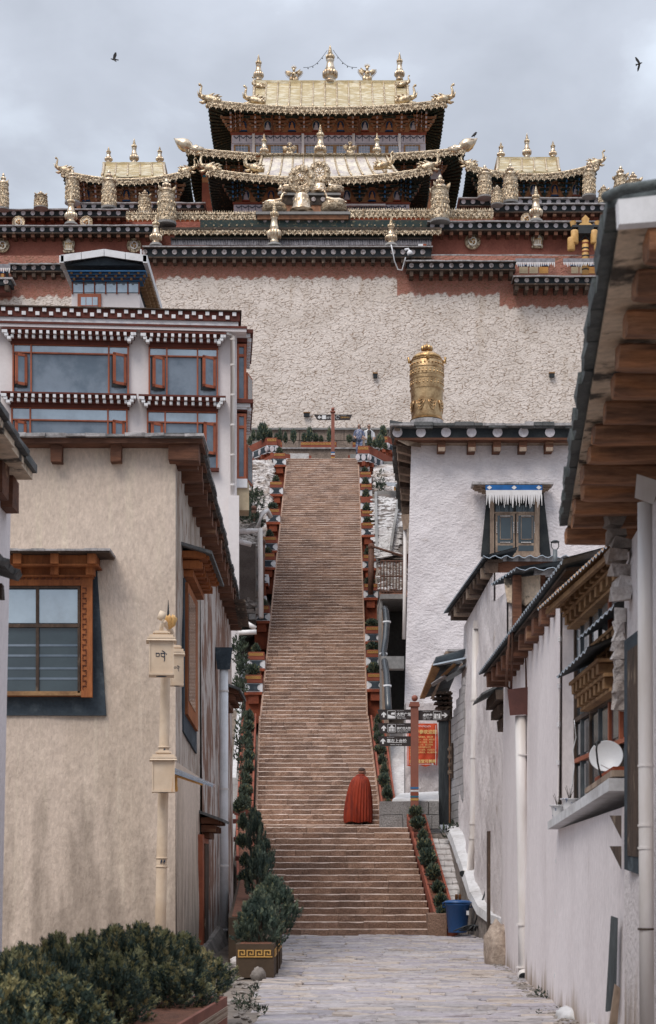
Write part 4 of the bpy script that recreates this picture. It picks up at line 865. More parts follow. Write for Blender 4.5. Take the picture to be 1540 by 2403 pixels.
b.box(X(1342, D), X(1408, D), D - .2, D + .2, Z(536, D), Z(531, D)); b.box(X(1356, D), X(1392, D), D - .3, D + .3, Z(552, D), Z(538, D)); b.obj('lantern_frame', m_iron, t)
for x_, y0, y1 in ((1349, 541, 572), (1341, 558, 588), (1395, 541, 572), (1403, 558, 588)):
    b = MS(); b.tube([W(x_, y1, D - .2), W(x_, y1 - 2, D - .2), W(x_, y0 + 2, D - .2), W(x_, y0, D - .2)], [8 * k, 9 * k, 9 * k, 8 * k], 14); o = b.obj('drum', m_lampgold, t)
for x_ in (1345, 1403):
    b = MB(); b.tube([W(x_, 531, D), W(x_, 520, D)], [5 * k, 8 * k], 10); b.obj('cup', m_lampgold, t)
b = MB(); b.prism([(X(1374 + a, D), Z(531 - c, D)) for a, c in ((-18, 0), (18, 0), (12, 6), (7, 8), (9, 17), (0, 26), (-9, 17), (-7, 8), (-12, 6))], D - .08, D + .08); b.obj('wheel_emblem', m_lampgold, t)
# security camera and cable
t = thing('security_camera', 'white dome security camera on a bracket at the end of the central parapet', 'camera', W(960, 600, 85.1)); D = 85.1
b = MB(); b.tube([W(950, 586, D), W(958, 584, D), W(962, 590, D)], .06, 8); b.obj('bracket', m_whitepaint, t); b = MS(); b.ball(W(962, 594, D), .15, 12, 8); b.obj('housing', m_whitepaint, t); b = MS(); b.ball(W(963, 600, D - .03), .11, 10, 8); b.obj('dome', m_iron, t)
b = MS(); b.tube([W(918, 574, 85.1), W(922, 590, 85.1), W(926, 612, 85.2), W(934, 632, 85.5), W(944, 634, 85.5), W(950, 612, 85.2), W(952, 604, 85.1)], .035, 6); tag(b.obj('hanging_cable', m_whitepaint), 'white cable looping down from the parapet beside the security camera', 'cable')
b = MB(); b.tube([W(331, 668, 85.2), W(331, 585, 85.2)], .045, 8); tag(b.obj('vent_pipe', m_whitepaint), 'thin white pipe rising beside the gabled penthouse to the parapet', 'pipe')

# ---- birds
b = MB(); b.smooth = True
b.tube([(-.42, 0, .0), (-.3, 0, .02), (-.1, 0, .0), (.15, 0, -.02), (.32, 0, 0), (.42, 0, .03), (.5, 0, .02)], [.02, .09, .12, .11, .07, .06, .01], 8); b.smooth = False
for s_ in (-1, 1):
    b.ext([(.18, s_ * .08, .05), (-.15, s_ * .08, .04), (-.32, s_ * .55, .22), (-.28, s_ * .95, .38), (-.08, s_ * .90, .42), (.14, s_ * .5, .28)], (0, 0, .02))
b.ext([(-.3, -.06, 0), (-.3, .06, 0), (-.6, .16, -.01), (-.6, -.16, -.01)], (0, 0, .015))
bird_me = b.mesh('bird', m_hair)
for lab, x_, y_, D, M_ in (('black bird flying upper left with wings half folded', 268, 139, 90, RY(R(25)) @ RX(R(62)) @ RZ(R(205))), ('black bird flying near the right edge of the sky', 1501, 149, 90, RY(R(-42)) @ RX(R(-58)) @ RZ(R(20)))):
    o = inst(bird_me, 'bird', None, Matrix.Translation(W(x_, y_, D)) @ M_ @ SC(.40, .40, .40)); tag(o, lab, 'bird')
b = MS(); b.tube([(-.2, 0, -.1), (-.05, 0, .02), (.05, 0, .12), (.1, 0, .2), (.18, 0, .2)], [.02, .07, .08, .05, .01], 7); b.tube([(0, 0, 0), (0, 0, -.1)], .015, 4)
o = inst(b.mesh('perched_bird', m_hair), 'bird', None, Matrix.Translation(W(1114, 318, 94.4)) @ RZ(.4)); tag(o, 'small black bird perched on the right bulb tip of the second roof', 'bird')
# ================================================================ GROUND, STREET, STAIRS
GZ = -1.45
D0, D1, D2, D3, D4 = 35.5, 40.5, 43.5, 51.5, 77.5
Z1, Z3, Z4 = 1.05, 4.78, 19.6
def zst(D):      # height of the stair ramp at distance D
    if D < D0: return GZ
    if D < D1: return GZ + (Z1 - GZ) * (D - D0) / (D1 - D0)
    if D < D2: return Z1
    if D < D3: return Z1 + (Z3 - Z1) * (D - D2) / (D3 - D2)
    if D < D4: return Z3 + (Z4 - Z3) * (D - D3) / (D4 - D3)
    return Z4
def xl(D): return float(np.interp(D, [35.5, 40.5, 40.6, 43.5, 51.4, 51.5, 77.5], [-1.30, -1.55, -1.93, -1.92, -2.17, -2.12, -1.94]))
def xr(D): return float(np.interp(D, [35.5, 40.5, 40.6, 43.5, 51.4, 51.5, 77.5], [2.33, 1.97, 1.9, 1.42, 1.27, 1.22, 1.43]))
# ground sheet and terrain
b = MB(); b.quad((-400, -30, GZ - .06), (400, -30, GZ - .06), (400, 900, GZ - .06), (-400, 900, GZ - .06)); b.obj('ground', m_ground, None, 'structure')
def terrain():
    xs = np.linspace(-60, 60, 241); ys = np.linspace(36.5, 110, 150); gx, gy = np.meshgrid(xs, ys)
    base = np.interp(gy, [36.5, 40, 43.5, 51.5, 77.5, 79, 110], [GZ - .1, .1, .6, 3.9, 18.6, 19.2, 19.4])
    n = sum(np.sin(gx * f + p) * np.cos(gy * f * 1.3 + p * 2) / f for f, p in ((1.1, 0), (2.3, 1.2), (4.7, 2.1), (9, .4))) * .22
    dist = np.minimum(np.abs(gx - xl(60)), np.abs(gx - xr(60))); inside = (gx > -2.3) & (gx < 1.7)
    z = base + n + np.where(inside, -.9, -.25)
    V = np.stack([gx, gy, z], -1).reshape(-1, 3); i = np.arange(gx.size).reshape(gx.shape)
    F = np.stack([i[:-1, :-1], i[:-1, 1:], i[1:, 1:], i[1:, :-1]], -1).reshape(-1, 4)
    return npmesh('hillside', V, F, m_ground, smooth=True)
tag(inst(terrain(), 'hillside', None, Matrix.Identity(4)), kind='structure')

# stone slab variants: unit box with chipped chamfered nose, x in -.5...5, y 0..1, z 0..1
def slab_mesh(seed, rough=1.0):
    rs = random.Random(seed); b = MB(); n = 5; J = lambda a: rs.uniform(-a, a) * rough
    rows = []
    for i in range(n + 1):
        x = -.5 + i / n; e_ = .012
        rows.append(b.p((x, J(.03), 0), (x, J(.03), .88 + J(.04)), (x, .07 + J(.03), 1 + J(.02)), (x, 1, 1 + J(.008)), (x, 1, 0)))
    for a, c in zip(rows, rows[1:]):
        for k in range(4):
            b.cm = 1 if k == 1 else 0; b.face([a + k, c + k, c + k + 1, a + k + 1])
    b.cm = 0; b.face([rows[0] + k for k in range(5)]); b.face([rows[-1] + 4 - k for k in range(5)])
    return b
slabs = [slab_mesh(k).mesh('stone_slab', [m_step, m_nose]) for k in range(5)] + [slab_mesh(k + 9).mesh('stone_slab', [m_step2, m_nose]) for k in range(3)]
def flight(t, Da, Db, za, zb, n, pieces, cnt, budget, stuff):
    for i in range(n):
        D = Da + (Db - Da) * i / n; z0 = za + (zb - za) * i / n; r = (zb - za) / n; td = (Db - Da) / n
        a, c = xl(D), xr(D); cuts = sorted([0, 1] + [(q + ru(.15, .85)) / pieces for q in range(pieces - 1)] ); cuts = [a + (c - a) * q for q in cuts]
        for x0, x1 in zip(cuts, cuts[1:]):
            if x1 - x0 < .06: continue
            M = TR((x0 + x1) / 2, D + ru(-.018, .018), z0 - .02) @ RZ(ru(-.006, .006)) @ SC(x1 - x0 - .006, td + .06, r + .02 + ru(-.009, .007))
            me = random.choice(slabs) if rnd() < .75 else slabs[random.randrange(5, 8)]
            if cnt[0] < budget: inst(me, 'stone_slab', t, M); cnt[0] += 1
            else: stuff.append((me, M))
def joined(name, items, parent, kind='stuff'):
    """many pieces as one mesh"""
    V = []; F = []; FM = []; mats = []; off = 0; tri = {}
    for me, M in items:
        if me.name not in tri:
            v = np.empty(len(me.vertices) * 3, np.float32); me.vertices.foreach_get('co', v); me.calc_loop_triangles()
            f = np.empty(len(me.loop_triangles) * 3, np.int32); me.loop_triangles.foreach_get('vertices', f)
            mi = np.empty(len(me.loop_triangles), np.int32); me.loop_triangles.foreach_get('material_index', mi)
            for m_ in me.materials:
                if m_ not in mats: mats.append(m_)
            lut = np.array([mats.index(m_) for m_ in me.materials])
            tri[me.name] = (v.reshape(-1, 3), f.reshape(-1, 3), lut[mi])
        v, f, mi = tri[me.name]; A = np.array(M)
        V.append(v @ A[:3, :3].T + A[:3, 3]); F.append(f + off); FM.append(mi); off += len(v)
    me = npmesh(name, np.concatenate(V), np.concatenate(F), mats, np.concatenate(FM))
    return tag(inst(me, name, parent, Matrix.Identity(4)), kind=kind)
st = thing('stairs', None, None, (0, D0, GZ)); st['kind'] = 'structure'
cnt = [0]; rest = []
flight(st, D0, D1, GZ, Z1, 17, 6, cnt, 300, rest)
flight(st, D2, D3, Z1, Z3, 25, 6, cnt, 300, rest)
flight(st, D3, D4, Z3, Z4, 99, 6, cnt, 300, rest)
joined('upper_stone_slabs', rest, st)
# landings and solid core
b = MB(); b.box(xl(41), xr(40.5), D1 + .0, D2 + .3, Z1 - .3, Z1 - .012); b.obj('landing', m_step, st)
b = MB(); prof = [(D0 + .2, GZ - .3), (D1, Z1 - .25), (D2, Z1 - .25), (D3, Z3 - .3), (D4, Z4 - .3), (D4 + 1, Z4 - .3)]
for (da, za), (db, zb) in zip(prof, prof[1:]): b.hexa([(xl(da) + .02, da, GZ - .5), (xr(da) - .02, da, GZ - .5), (xr(db) - .02, db, GZ - .5), (xl(db) + .02, db, GZ - .5), (xl(da) + .02, da, za + .1), (xr(da) - .02, da, za + .1), (xr(db) - .02, db, zb + .1), (xl(db) + .02, db, zb + .1)])
b.obj('stair_core', m_step2, st)
# white limewashed kerb along both edges of the flights
for f, s_ in ((xl, -1), (xr, 1)):
    b = MB()
    for da, db in ((D2, D3), (D3, D4)):
        za, zb = zst(da + .01), zst(db - .01); o1 = f(da + .05) + s_ * .02; o2 = f(db - .05) + s_ * .02
        b.hexa([(o1 - .03, da, za - .6), (o1 + .03, da, za - .6), (o2 + .03, db, zb - .6), (o2 - .03, db, zb - .6), (o1 - .03, da, za + .10), (o1 + .03, da, za + .10), (o2 + .03, db, zb + .10), (o2 - .03, db, zb + .10)])
    b.obj('side_kerb', m_step, st)

# street of hand cut paving
sp = thing('street', None, None, (0, 14, GZ)); sp['kind'] = 'structure'
b = MB(); b.quad((-4, 2, GZ - .045), (5.5, 2, GZ - .045), (5.5, D0 + 1, GZ - .045), (-4, D0 + 1, GZ - .045)); b.obj('street_bed', m_joint, sp)
def cobble(seed):
    rs = random.Random(seed); b = MB(); n = 7; J = lambda a: rs.uniform(-a, a)
    base = [(-.5, -.5), (-.15, -.5), (.2, -.5), (.5, -.5), (.5, .5), (.1, .5), (-.2, .5), (-.5, .5)]
    out_ = [(x + J(.03), y + J(.10)) for x, y in base]; inn = [(x * .95, y * .84 + J(.03)) for x, y in out_]
    i0 = b.p(*[(x, y, -1) for x, y in out_]); i1 = b.p(*[(x, y, -.25) for x, y in out_]); i2 = b.p(*[(x, y, 0 + J(.22)) for x, y in inn]); k = len(base); c_ = b.p((0, 0, J(.2)))
    for q in range(k):
        r = (q + 1) % k; b.face([i0 + q, i0 + r, i1 + r, i1 + q]); b.face([i1 + q, i1 + r, i2 + r, i2 + q]); b.face([i2 + q, i2 + r, c_])
    return b
cobs = [cobble(k).mesh('paving_stone', (m_pave, m_pave2, m_pave, m_pave3)[k % 4]) for k in range(12)]
def left_edge(D): return float(np.interp(D, [8, 15.3, 22, 35.5], [-.55, -.72, -.93, -1.35]))
def right_edge(D): return float(np.interp(D, [8, 15.3, 20, 25, 30, 35.5], [2.25, 2.4, 2.55, 2.72, 2.7, 3.3]))
D = 13.6; items = []
while D < D0 - .02:
    dd = ru(.10, .20) * (1 + .25 * (rnd() < .2)); x = left_edge(D) + ru(-.05, .1)
    while x < right_edge(D):
        ww = ru(.30, .75)
        dz = .012 * sin(x * 3 + D * 1.2) + ru(-.008, .008)
        items.append((random.choice(cobs), TR(x + ww / 2, D + dd / 2 + .03 * sin(x * 2.5 + D), GZ + dz) @ RZ(ru(-.02, .02)) @ RX(ru(-.03, .03)) @ SC(ww - .015, dd - .012, .06)))
        x += ww
    D += dd
for me, M in items[:300]: inst(me, 'paving_stone', sp, M)
joined('far_paving_stones', items[300:], sp)

# ================================================================ SHRUBS
def spray_cloud(n, leaf, seed, shape='round', up=.6, mats=None, mix=(.35, .35, .22, .08), hollow=.55):
    """leaf sprays on an irregular crown; unit size (radius ~.5, height 1)"""
    rs = np.random.RandomState(seed)
    d = rs.normal(size=(n, 3)); d /= np.linalg.norm(d, axis=1)[:, None]
    rad = hollow + (1 - hollow) * rs.rand(n) ** .6
    lump = 1 + .16 * np.sin(d[:, 0] * 6 + seed) * np.cos(d[:, 1] * 5) + .13 * np.sin(d[:, 2] * 9 + d[:, 0] * 7 + seed) + .06 * np.sin(d[:, 0] * 17 + d[:, 2] * 13)
    if shape == 'cone': prof = np.clip(.95 - .62 * (d[:, 2] * .5 + .5) ** 1.3, .2, 1)
    else: prof = np.ones(n)
    p = np.stack([d[:, 0] * .5 * prof, d[:, 1] * .5 * prof, d[:, 2] * .5 + .5], -1)
    p = (p - [0, 0, .5]) * (rad * lump)[:, None] + [0, 0, .5]
    ax = d + np.array([0, 0, up]) + rs.normal(size=(n, 3)) * .38; ax /= np.linalg.norm(ax, axis=1)[:, None]
    sd_ = np.cross(ax, rs.normal(size=(n, 3))); sd_ /= np.linalg.norm(sd_, axis=1)[:, None]
    L = leaf * (.6 + .8 * rs.rand(n))[:, None]; Wd = L * .24
    v = np.stack([p - ax * L * .3, p + sd_ * Wd + ax * L * .15, p + ax * L, p - sd_ * Wd + ax * L * .15], 1).reshape(-1, 3)
    f = np.arange(n * 4).reshape(-1, 4)
    cl = np.sin(d[:, 0] * 7 + seed * 2) * np.sin(d[:, 2] * 8 + d[:, 1] * 5)      # clumps of younger growth
    q = rs.rand(n) + cl * .16
    cm = np.cumsum(mix); fm = np.searchsorted(cm[:-1], q.clip(0, .999))
    return v, f, fm
def shrub_mesh(name, *a, **k):
    v, f, fm = spray_cloud(*a, **k); return npmesh(name, v, f, m_leafs, fm)
def plume_mesh(np_, nl, seed, L, leaf, tip=.08):
    """crown of upward curling sprays, each a flat fan of scale leaves"""
    rs = np.random.RandomState(seed); d = rs.normal(size=(np_, 3)); d[:, 2] = np.abs(d[:, 2]) * 1.0 - .35 * rs.rand(np_); d /= np.linalg.norm(d, axis=1)[:, None]
    lump = 1 + .16 * np.sin(d[:, 0] * 5 + seed) * np.cos(d[:, 1] * 4 + seed) + .10 * rs.normal(size=np_)
    rad = (.50 + .42 * rs.rand(np_)) * lump
    hz = rs.rand(np_) ** .85; th = rs.rand(np_) * 6.283; rr = .44 * np.clip(1.12 - 1.0 * hz ** 2.2, .12, 1) * (.72 + .28 * np.minimum(1, hz * 4)) * rad / .8
    base = np.stack([np.cos(th) * rr, np.sin(th) * rr, hz * .84], -1); d = np.stack([np.cos(th) * (1.1 - hz), np.sin(th) * (1.1 - hz), hz], -1)
    ax = d * .75 + np.array([0, 0, .95]) + rs.normal(size=(np_, 3)) * .28; ax /= np.linalg.norm(ax, axis=1)[:, None]
    side = np.cross(ax, rs.normal(size=(np_, 3))); side /= np.linalg.norm(side, axis=1)[:, None]; nrm = np.cross(ax, side)
    t_ = rs.rand(np_, nl); sg = np.sign(rs.rand(np_, nl) - .5); Lp = L * (.6 + .7 * rs.rand(np_))[:, None]
    fan = sg * (.10 + .32 * rs.rand(np_, nl)) * Lp * (1.05 - t_) * .8
    p = base[:, None] + ax[:, None] * (t_ * Lp)[..., None] + side[:, None] * fan[..., None] + nrm[:, None] * (rs.normal(size=(np_, nl)) * .012 + .10 * t_ ** 2 * Lp)[..., None]
    la = ax[:, None] * .9 + side[:, None] * (sg * .55)[..., None] + rs.normal(size=(np_, nl, 3)) * .25; la /= np.linalg.norm(la, axis=2)[..., None]
    ls = np.cross(la, nrm[:, None] + rs.normal(size=(np_, nl, 3)) * .35); ls /= np.linalg.norm(ls, axis=2)[..., None]
    ll = (leaf * (.6 + .8 * rs.rand(np_, nl)))[..., None]
    v = np.stack([p - la * ll * .4, p + ls * ll * .22, p + la * ll, p - ls * ll * .22], 2).reshape(-1, 3); f = np.arange(np_ * nl * 4).reshape(-1, 4)
    hue = rs.rand(np_)[:, None] * .5 + t_ * .42 + rs.rand(np_, nl) * .25; q = hue / 1.17
    fm = np.where(q < .34, 0, np.where(q < .62, 1, np.where(q < 1 - tip * 1.6, 2, 3))).reshape(-1)
    return npmesh('foliage', v, f, m_leafs, fm)
small_shrubs = [shrub_mesh('foliage', 900, .20, 20 + k, 'cone' if k % 2 else 'round', 1.1) for k in range(4)]
b = MB(); b.tube([(0, 0, -.15), (.01, 0, .3), (0, 0, .7)], [.05, .04, .02], 6); stem_me = b.mesh('stem', m_trunk)
def shrub(label, x, y, z, wd, h, group, k=None, meshes=None, name='conifer_shrub'):
    t = thing(name, label, 'shrub', (x, y, z), group)
    inst((meshes or small_shrubs)[k if k is not None else random.randrange(len(meshes or small_shrubs))], 'foliage', t, TR(x, y, z) @ RZ(ru(0, 6)) @ SC(wd, wd, h))
    inst(stem_me, 'stem', t, TR(x, y, z) @ SC(wd, wd, h))
    return t

# ================================================================ STAIR-SIDE PLANTERS
def key_mesh(n, m):           # greek key strip, x 0..n, z 0..1
    b = MB(); w_ = .16
    for i in range(n):
        o = i
        for x0, x1, z0, z1 in ((0, w_, 0, 1), (w_, .84, 1 - w_, 1), (.84 - w_, .84, .30, 1 - w_), (.34, .84 - w_, .30, .30 + w_), (.34, .34 + w_, .30 + w_, .64), (w_, 1, 0, w_)):
            b.box(o + x0, o + x1, -.02, 0, z0, z1)
    return b.mesh('key_pattern', m)
key4 = key_mesh(6, m_gilt)
b = MB(); pts = []
for s_ in range(7): pts.append((-.30 - .0 + .17 * cos(R(-90 + s_ * 30)) - .17 + .10, .5 * sin(R(-90 + s_ * 30)) * .94 + .5))
# black centre with concave flanks
L_ = [(-.44 + .22 * cos(R(a)), .5 + .40 * sin(R(a))) for a in range(-80, 81, 20)]
pl = [(-.36, .06)] + L_ + [(-.36, .94)] + [(.36, .94)] + [(-a, c) for a, c in reversed(L_)] + [(.36, .06)]
b.prism([(a, c) for a, c in pl], -.03, 0); panel_me = b.mesh('black_panel', m_slateblue)
def planter(label, x0, x1, D, z, hh, group, shr=1, key=True, panel=True, dep=.95):
    """z: top of the soil box; red box, white panel with concave black field, brick red foot"""
    t = thing('stepped_planter', label, 'planter', ((x0 + x1) / 2, D, z - hh * 3.2), group); wd = x1 - x0; xc = (x0 + x1) / 2
    b = MB(); b.box(x0, x1, D, D + dep, z - hh, z); b.obj('flower_box', m_redpaint, t)
    b = MB(); b.box(x0 + .05, x1 - .05, D + .05, D + dep - .05, z - .05, z + .015); b.obj('soil', m_soil, t)
    if key: inst(key4, 'key_pattern', t, TR(x0 + .03, D - .003, z - hh * .48) @ SC((wd - .06) / 6, .5, hh * .34))
    if panel:
        b = MB(); b.box(x0 - .015, x1 + .015, D + .03, D + dep, z - hh * 2.12, z - hh - .01); b.obj('white_panel', m_whitepaint, t)
        inst(panel_me, 'black_panel', t, TR(xc, D + .028, z - hh * 2.06) @ SC(wd * .96, .6, hh * 1.0))
        b = MB(); b.box(x0 - .01, x1 + .01, D + .0, D + dep, z - hh * 2.5, z - hh * 2.12); b.box(x0 + wd * .2, x1 - wd * .2, D + .06, D + dep, z - hh * 3.6, z - hh * 2.5); b.jit(.006); b.obj('red_foot', m_orange, t)
    b = MB(); b.box(x0 + .02, x1 - .02, D + .2, D + dep + .3, z - hh * 6, z - hh * 2.3); b.obj('pier', m_orange, t)
    return t
def zD(y, D): return Z(y, D)
RP = [(1107, 'topmost on the right, under the angled terrace planter'), (1136, 'second from the top on the right'), (1166, 'third from the top on the right'), (1198, 'fourth from the top on the right'), (1226, 'right side, just above the leaning rail post'), (1302, 'right side, level with the rusty railing'), (1370, 'right side, just below the rusty railing'), (1470, 'right side, beside the upper end of the black pipe'), (1525, 'right side, beside the middle of the black pipe'), (1580, 'lowest stepped box on the right, beside the concrete beam')]
def solveD(y, up=0.75):      # distance where the stair ramp plus `up` metres shows at row y
    lo, hi = D2, D4
    for _ in range(40):
        m_ = (lo + hi) / 2
        if HY - (zst(m_) + up) / m_ * K > y: lo = m_
        else: hi = m_
    return (lo + hi) / 2
for i, (y, lab) in enumerate(RP):
    D = solveD(y); hh = .245; z = Z(y, D); x0 = xr(D) + .06
    planter('red greek key planter, ' + lab, x0, x0 + .50, D, z, hh, 'stepped planters on the right of the stairs', key=i not in (2,))
    shrub('conifer in the planter box ' + lab, x0 + .22, D + .35, z - .02, .36, ru(.30, .42), 'conifers in the right stepped planters')
    if i in (3, 4, 8): shrub('second smaller conifer in the box ' + lab, x0 + .38, D + .3, z - .02, .24, ru(.22, .32), 'conifers in the right stepped planters')
LP = [(1063, 'topmost on the left'), (1130, 'second from the top on the left, under the dark notice'), (1194, 'third from the top on the left, beside the leaning post'), (1259, 'left side, above the white pipe elbow'), (1298, 'left side, behind the tall dark post'), (1421, 'left side, level with the upper pale pipe joint'), (1530, 'left side, above the paired low boxes'), (1584, 'lowest stepped box on the left')]
for i, (y, lab) in enumerate(LP):
    D = solveD(y); hh = .26; z = Z(y, D); x1 = xl(D) - .05
    planter('red greek key planter, ' + lab, x1 - .56, x1, D, z, hh, 'stepped planters on the left of the stairs')
    shrub('conifer in the planter box ' + lab, x1 - .3, D + .35, z - .02, .36, ru(.30, .42), 'conifers in the left stepped planters')
for D, lab in ((solveD(1340), 'between the leaning post and the pipe joint'), (solveD(1390), 'above the pale pipe joint'),):
    x1 = xl(D) - .22; z = zst(D) + .62
    t = thing('stair_pier', 'bare white capped pier on the left ' + lab, 'pier', (x1 - .28, D, z - 1.2), 'bare stair piers on the left')
    b = MB(); b.box(x1 - .56, x1, D, D + .8, z - .32, z); b.obj('white_panel', m_whitepaint, t); inst(panel_me, 'black_panel', t, TR(x1 - .28, D - .002, z - .30) @ SC(.54, .6, .27))
    b = MB(); b.box(x1 - .55, x1 - .01, D + .02, D + .8, z - .44, z - .32); b.box(x1 - .46, x1 - .1, D + .06, D + .8, z - 1.4, z - .44); b.obj('red_foot', m_orange, t)
for x_, D, h0, h1, lab in ((616, 57.5, 1270, 1400, 'leaning dark post on the left of the stairs beside the planters'), (872, 56.5, 1280, 1395, 'dark red rail post on the right of the stairs beside the rusty railing'), (596, 68, 1190, 1255, 'short dark post on the left below the second conifer')):
    b = MS(); b.tube([W(x_ - 2, h1, D), W(x_, h0 + 6, D)], .10, 10); b.ball(W(x_, h0 + 3, D), .13, 10, 6); tag(b.obj('rail_post', m_rust), lab, 'post')
# continuous sloping planter troughs beside the lower flights
def trough(label, fx, Da, Db, wd, up, side, n, hside=.45, group='sloping planter troughs'):
    t = thing('planter_trough', label, 'planter trough', (fx(Da), Da, zst(Da)), group)
    P = lambda D, o, dz: (fx(D) + side * o, D, zst(min(max(D, D0), D4)) + up + dz)
    for o, nm in ((.0, 'inner_board'), (wd, 'outer_board')):
        b = MB(); b.hexa([P(Da, o, -hside), P(Da, o + .05, -hside), P(Db, o + .05, -hside), P(Db, o, -hside), P(Da, o, .06), P(Da, o + .05, .06), P(Db, o + .05, .06), P(Db, o, .06)]); b.obj(nm, m_redpaint, t)
    b = MB(); b.hexa([P(Da, .05, -hside), P(Da, wd, -hside), P(Db, wd, -hside), P(Db, .05, -hside), P(Da, .05, -.02), P(Da, wd, -.02), P(Db, wd, -.02), P(Db, .05, -.02)]); b.obj('soil', m_soil, t)
    b = MB(); b.hexa([P(Da - .03, 0, -hside), P(Da - .03, wd + .05, -hside), P(Da + .02, wd + .05, -hside), P(Da + .02, 0, -hside), P(Da - .03, 0, .08), P(Da - .03, wd + .05, .08), P(Da + .02, wd + .05, .08), P(Da + .02, 0, .08)]); b.obj('end_board', m_redpaint, t)
    q = P(Da - .035, 0, -.12); inst(key4, 'key_pattern', t, TR(min(q[0], q[0] + side * (wd + .05)) + .02, q[1], q[2]) @ SC((wd) / 6, .5, .11))
    for i in range(n):
        D = Da + (Db - Da) * (i + .7) / n; b = MB(); b.hexa([P(D, .03, -.05), P(D, wd + .02, -.05), P(D + .04, wd + .02, -.05), P(D + .04, .03, -.05), P(D, .03, .05), P(D, wd + .02, .05), P(D + .04, wd + .02, .05), P(D + .04, .03, .05)]); b.obj('divider', m_maroon, t)
    for i in range(n):
        D = Da + (Db - Da) * (i + .35) / n; q = P(D, wd * .5, 0); s_ = ru(.9, 1.15)
        shrub('dark conifer number %s up the %s' % (('first', 'second', 'third', 'fourth', 'fifth', 'sixth', 'seventh', 'eighth', 'ninth', 'tenth', 'eleventh')[i].replace('number ', ''), label.split(',')[0]), q[0] + ru(-.04, .04), q[1], q[2] - .03, wd * .74 * s_, ru(.26, .40), 'conifers of the ' + label.split(',')[0])
trough('right lower trough, terracotta sided bed beside the bottom steps', lambda D: np.interp(D, [35.5, 40.5], [2.36, 1.99]) , 35.4, 40.9, .42, .28, 1, 9, .50)
trough('right middle trough, narrow bed running up to the stepped boxes', lambda D: xr(D) + .06, 43.9, 51.0, .36, .25, 1, 9)
trough('left middle trough, narrow bed beside the second flight', lambda D: xl(D) - .10, 44.0, 51.0, .40, .30, -1, 9)
trough('left lower trough, bed running down beside the bottom steps', lambda D: np.interp(D, [35.5, 40.5], [-1.5, -1.98]), 35.6, 43.0, .42, .40, -1, 8)

# ================================================================ TOP TERRACE
TZ = Z4
b = MB(); b.box(-30, 30, D4 + .3, 90, TZ - 1.2, TZ); b.obj('upper_terrace', m_conc, None, 'structure')
t = thing('ashlar_base_wall', 'brown block masonry base under the high white wall', 'wall', (0, 85.2, TZ))
rs_ = random.Random(4); D = 85.1
z = TZ - .15
for r_ in range(6):
    x = -5.6 + (.25 if r_ % 2 else 0)
    hh = .62
    while x < 5.2:
        ww = rs_.uniform(.55, .95); b = MB(); d_ = rs_.uniform(0, .05); b.box(x + .015, min(x + ww, 5.2) - .015, D + d_, D + .5, z + .015, z + hh - .015); b.jit(.012); b.obj('stone_block', m_masonry if rs_.random() < .8 else m_rockg, t); x += ww
    z += hh
b = MB(); b.box(-30, 30, D + .08, D + .9, TZ - .2, Z(1008, D)); b.obj('mortar_core', m_joint, t)
b = MB(); b.box(-5.8, 5.4, D - .1, D + .5, Z(1009, D), Z(1006, D) + .03); b.obj('ledge', m_conc, t)
# lower terrace step with slab edge
t = thing('terrace_step_wall', 'low masonry step carrying the long red flower boxes', 'wall', (0, 82, TZ))
b = MB(); b.box(-5, 5, 82.0, 85.1, TZ, Z(1054, 82)); b.obj('step_body', m_masonry, t); b = MB(); b.box(-5, 5, 81.9, 85, Z(1054, 82), Z(1051, 82)); b.obj('slab_edge', m_slatelight, t)
for x0, x1, lab in ((706, 790, 'long red flower box with greek key left of the sign post on the upper terrace'), (640, 662, 'short red flower box behind the topmost left planter'), (794, 800, None), (828, 846, 'short red flower box behind the two tourists')):
    if lab is None: continue
    t = thing('flower_box', lab, 'flower box', W((x0 + x1) / 2, 1051, 82.2), 'red boxes on the upper terrace'); bar(t, 'box', x0, x1, 1037, 1051, 82.2, .5, m_redpaint)
    n = max(2, int((x1 - x0) / 14)); me = key_mesh(n * 2, m_gilt); inst(me, 'key_pattern', t, TR(X(x0 + 1, 82.2), 82.196, Z(1043.5, 82.2)) @ SC((X(x1 - 1, 82.2) - X(x0 + 1, 82.2)) / (n * 2), .5, .10)); bar(t, 'soil', x0 + 1, x1 - 1, 1036.6, 1038, 82.25, .4, m_soil)
for x_, h_, lab in ((715, 22, 'first conifer from the left in the long terrace box'), (727, 34, 'tallest conifer in the left half of the long terrace box'), (741, 20, 'third conifer in the long terrace box'), (754, 16, 'smallest conifer in the long terrace box'), (773, 34, 'tall conifer beside the terrace sign post'), (650, 20, 'conifer in the short box behind the topmost left planter'), (657, 30, 'thin conifer near the short left terrace box'), (670, 24, 'upright conifer right of the short left terrace box'), (689, 30, 'slim conifer between the two terrace boxes'), (820, 18, 'conifer beside the woman in the patterned shirt')):
    k = 82.4 / K; shrub(lab, X(x_, 82.4), 82.45, Z(1038, 82.4), 12 * k, h_ * k, 'conifers on the upper terrace')
t = thing('stone_bench', 'low pale bench with white relief at the head of the stairs, left', 'bench', W(700, 1076, 80)); bar(t, 'seat', 680, 725, 1064, 1078, 80, .5, m_beakstone); bar(t, 'end_block', 675, 680, 1069, 1078, 79.95, .6, m_redpaint); bar(t, 'end_block', 725, 731, 1069, 1078, 79.95, .6, m_redpaint)
t = thing('stone_bench', 'low pale bench with a red end block behind the tourists, right', 'bench', W(838, 1076, 80)); bar(t, 'seat', 822, 845, 1066, 1078, 80, .5, m_beakstone); bar(t, 'end_block', 817, 822, 1068, 1078, 79.95, .6, m_redpaint)
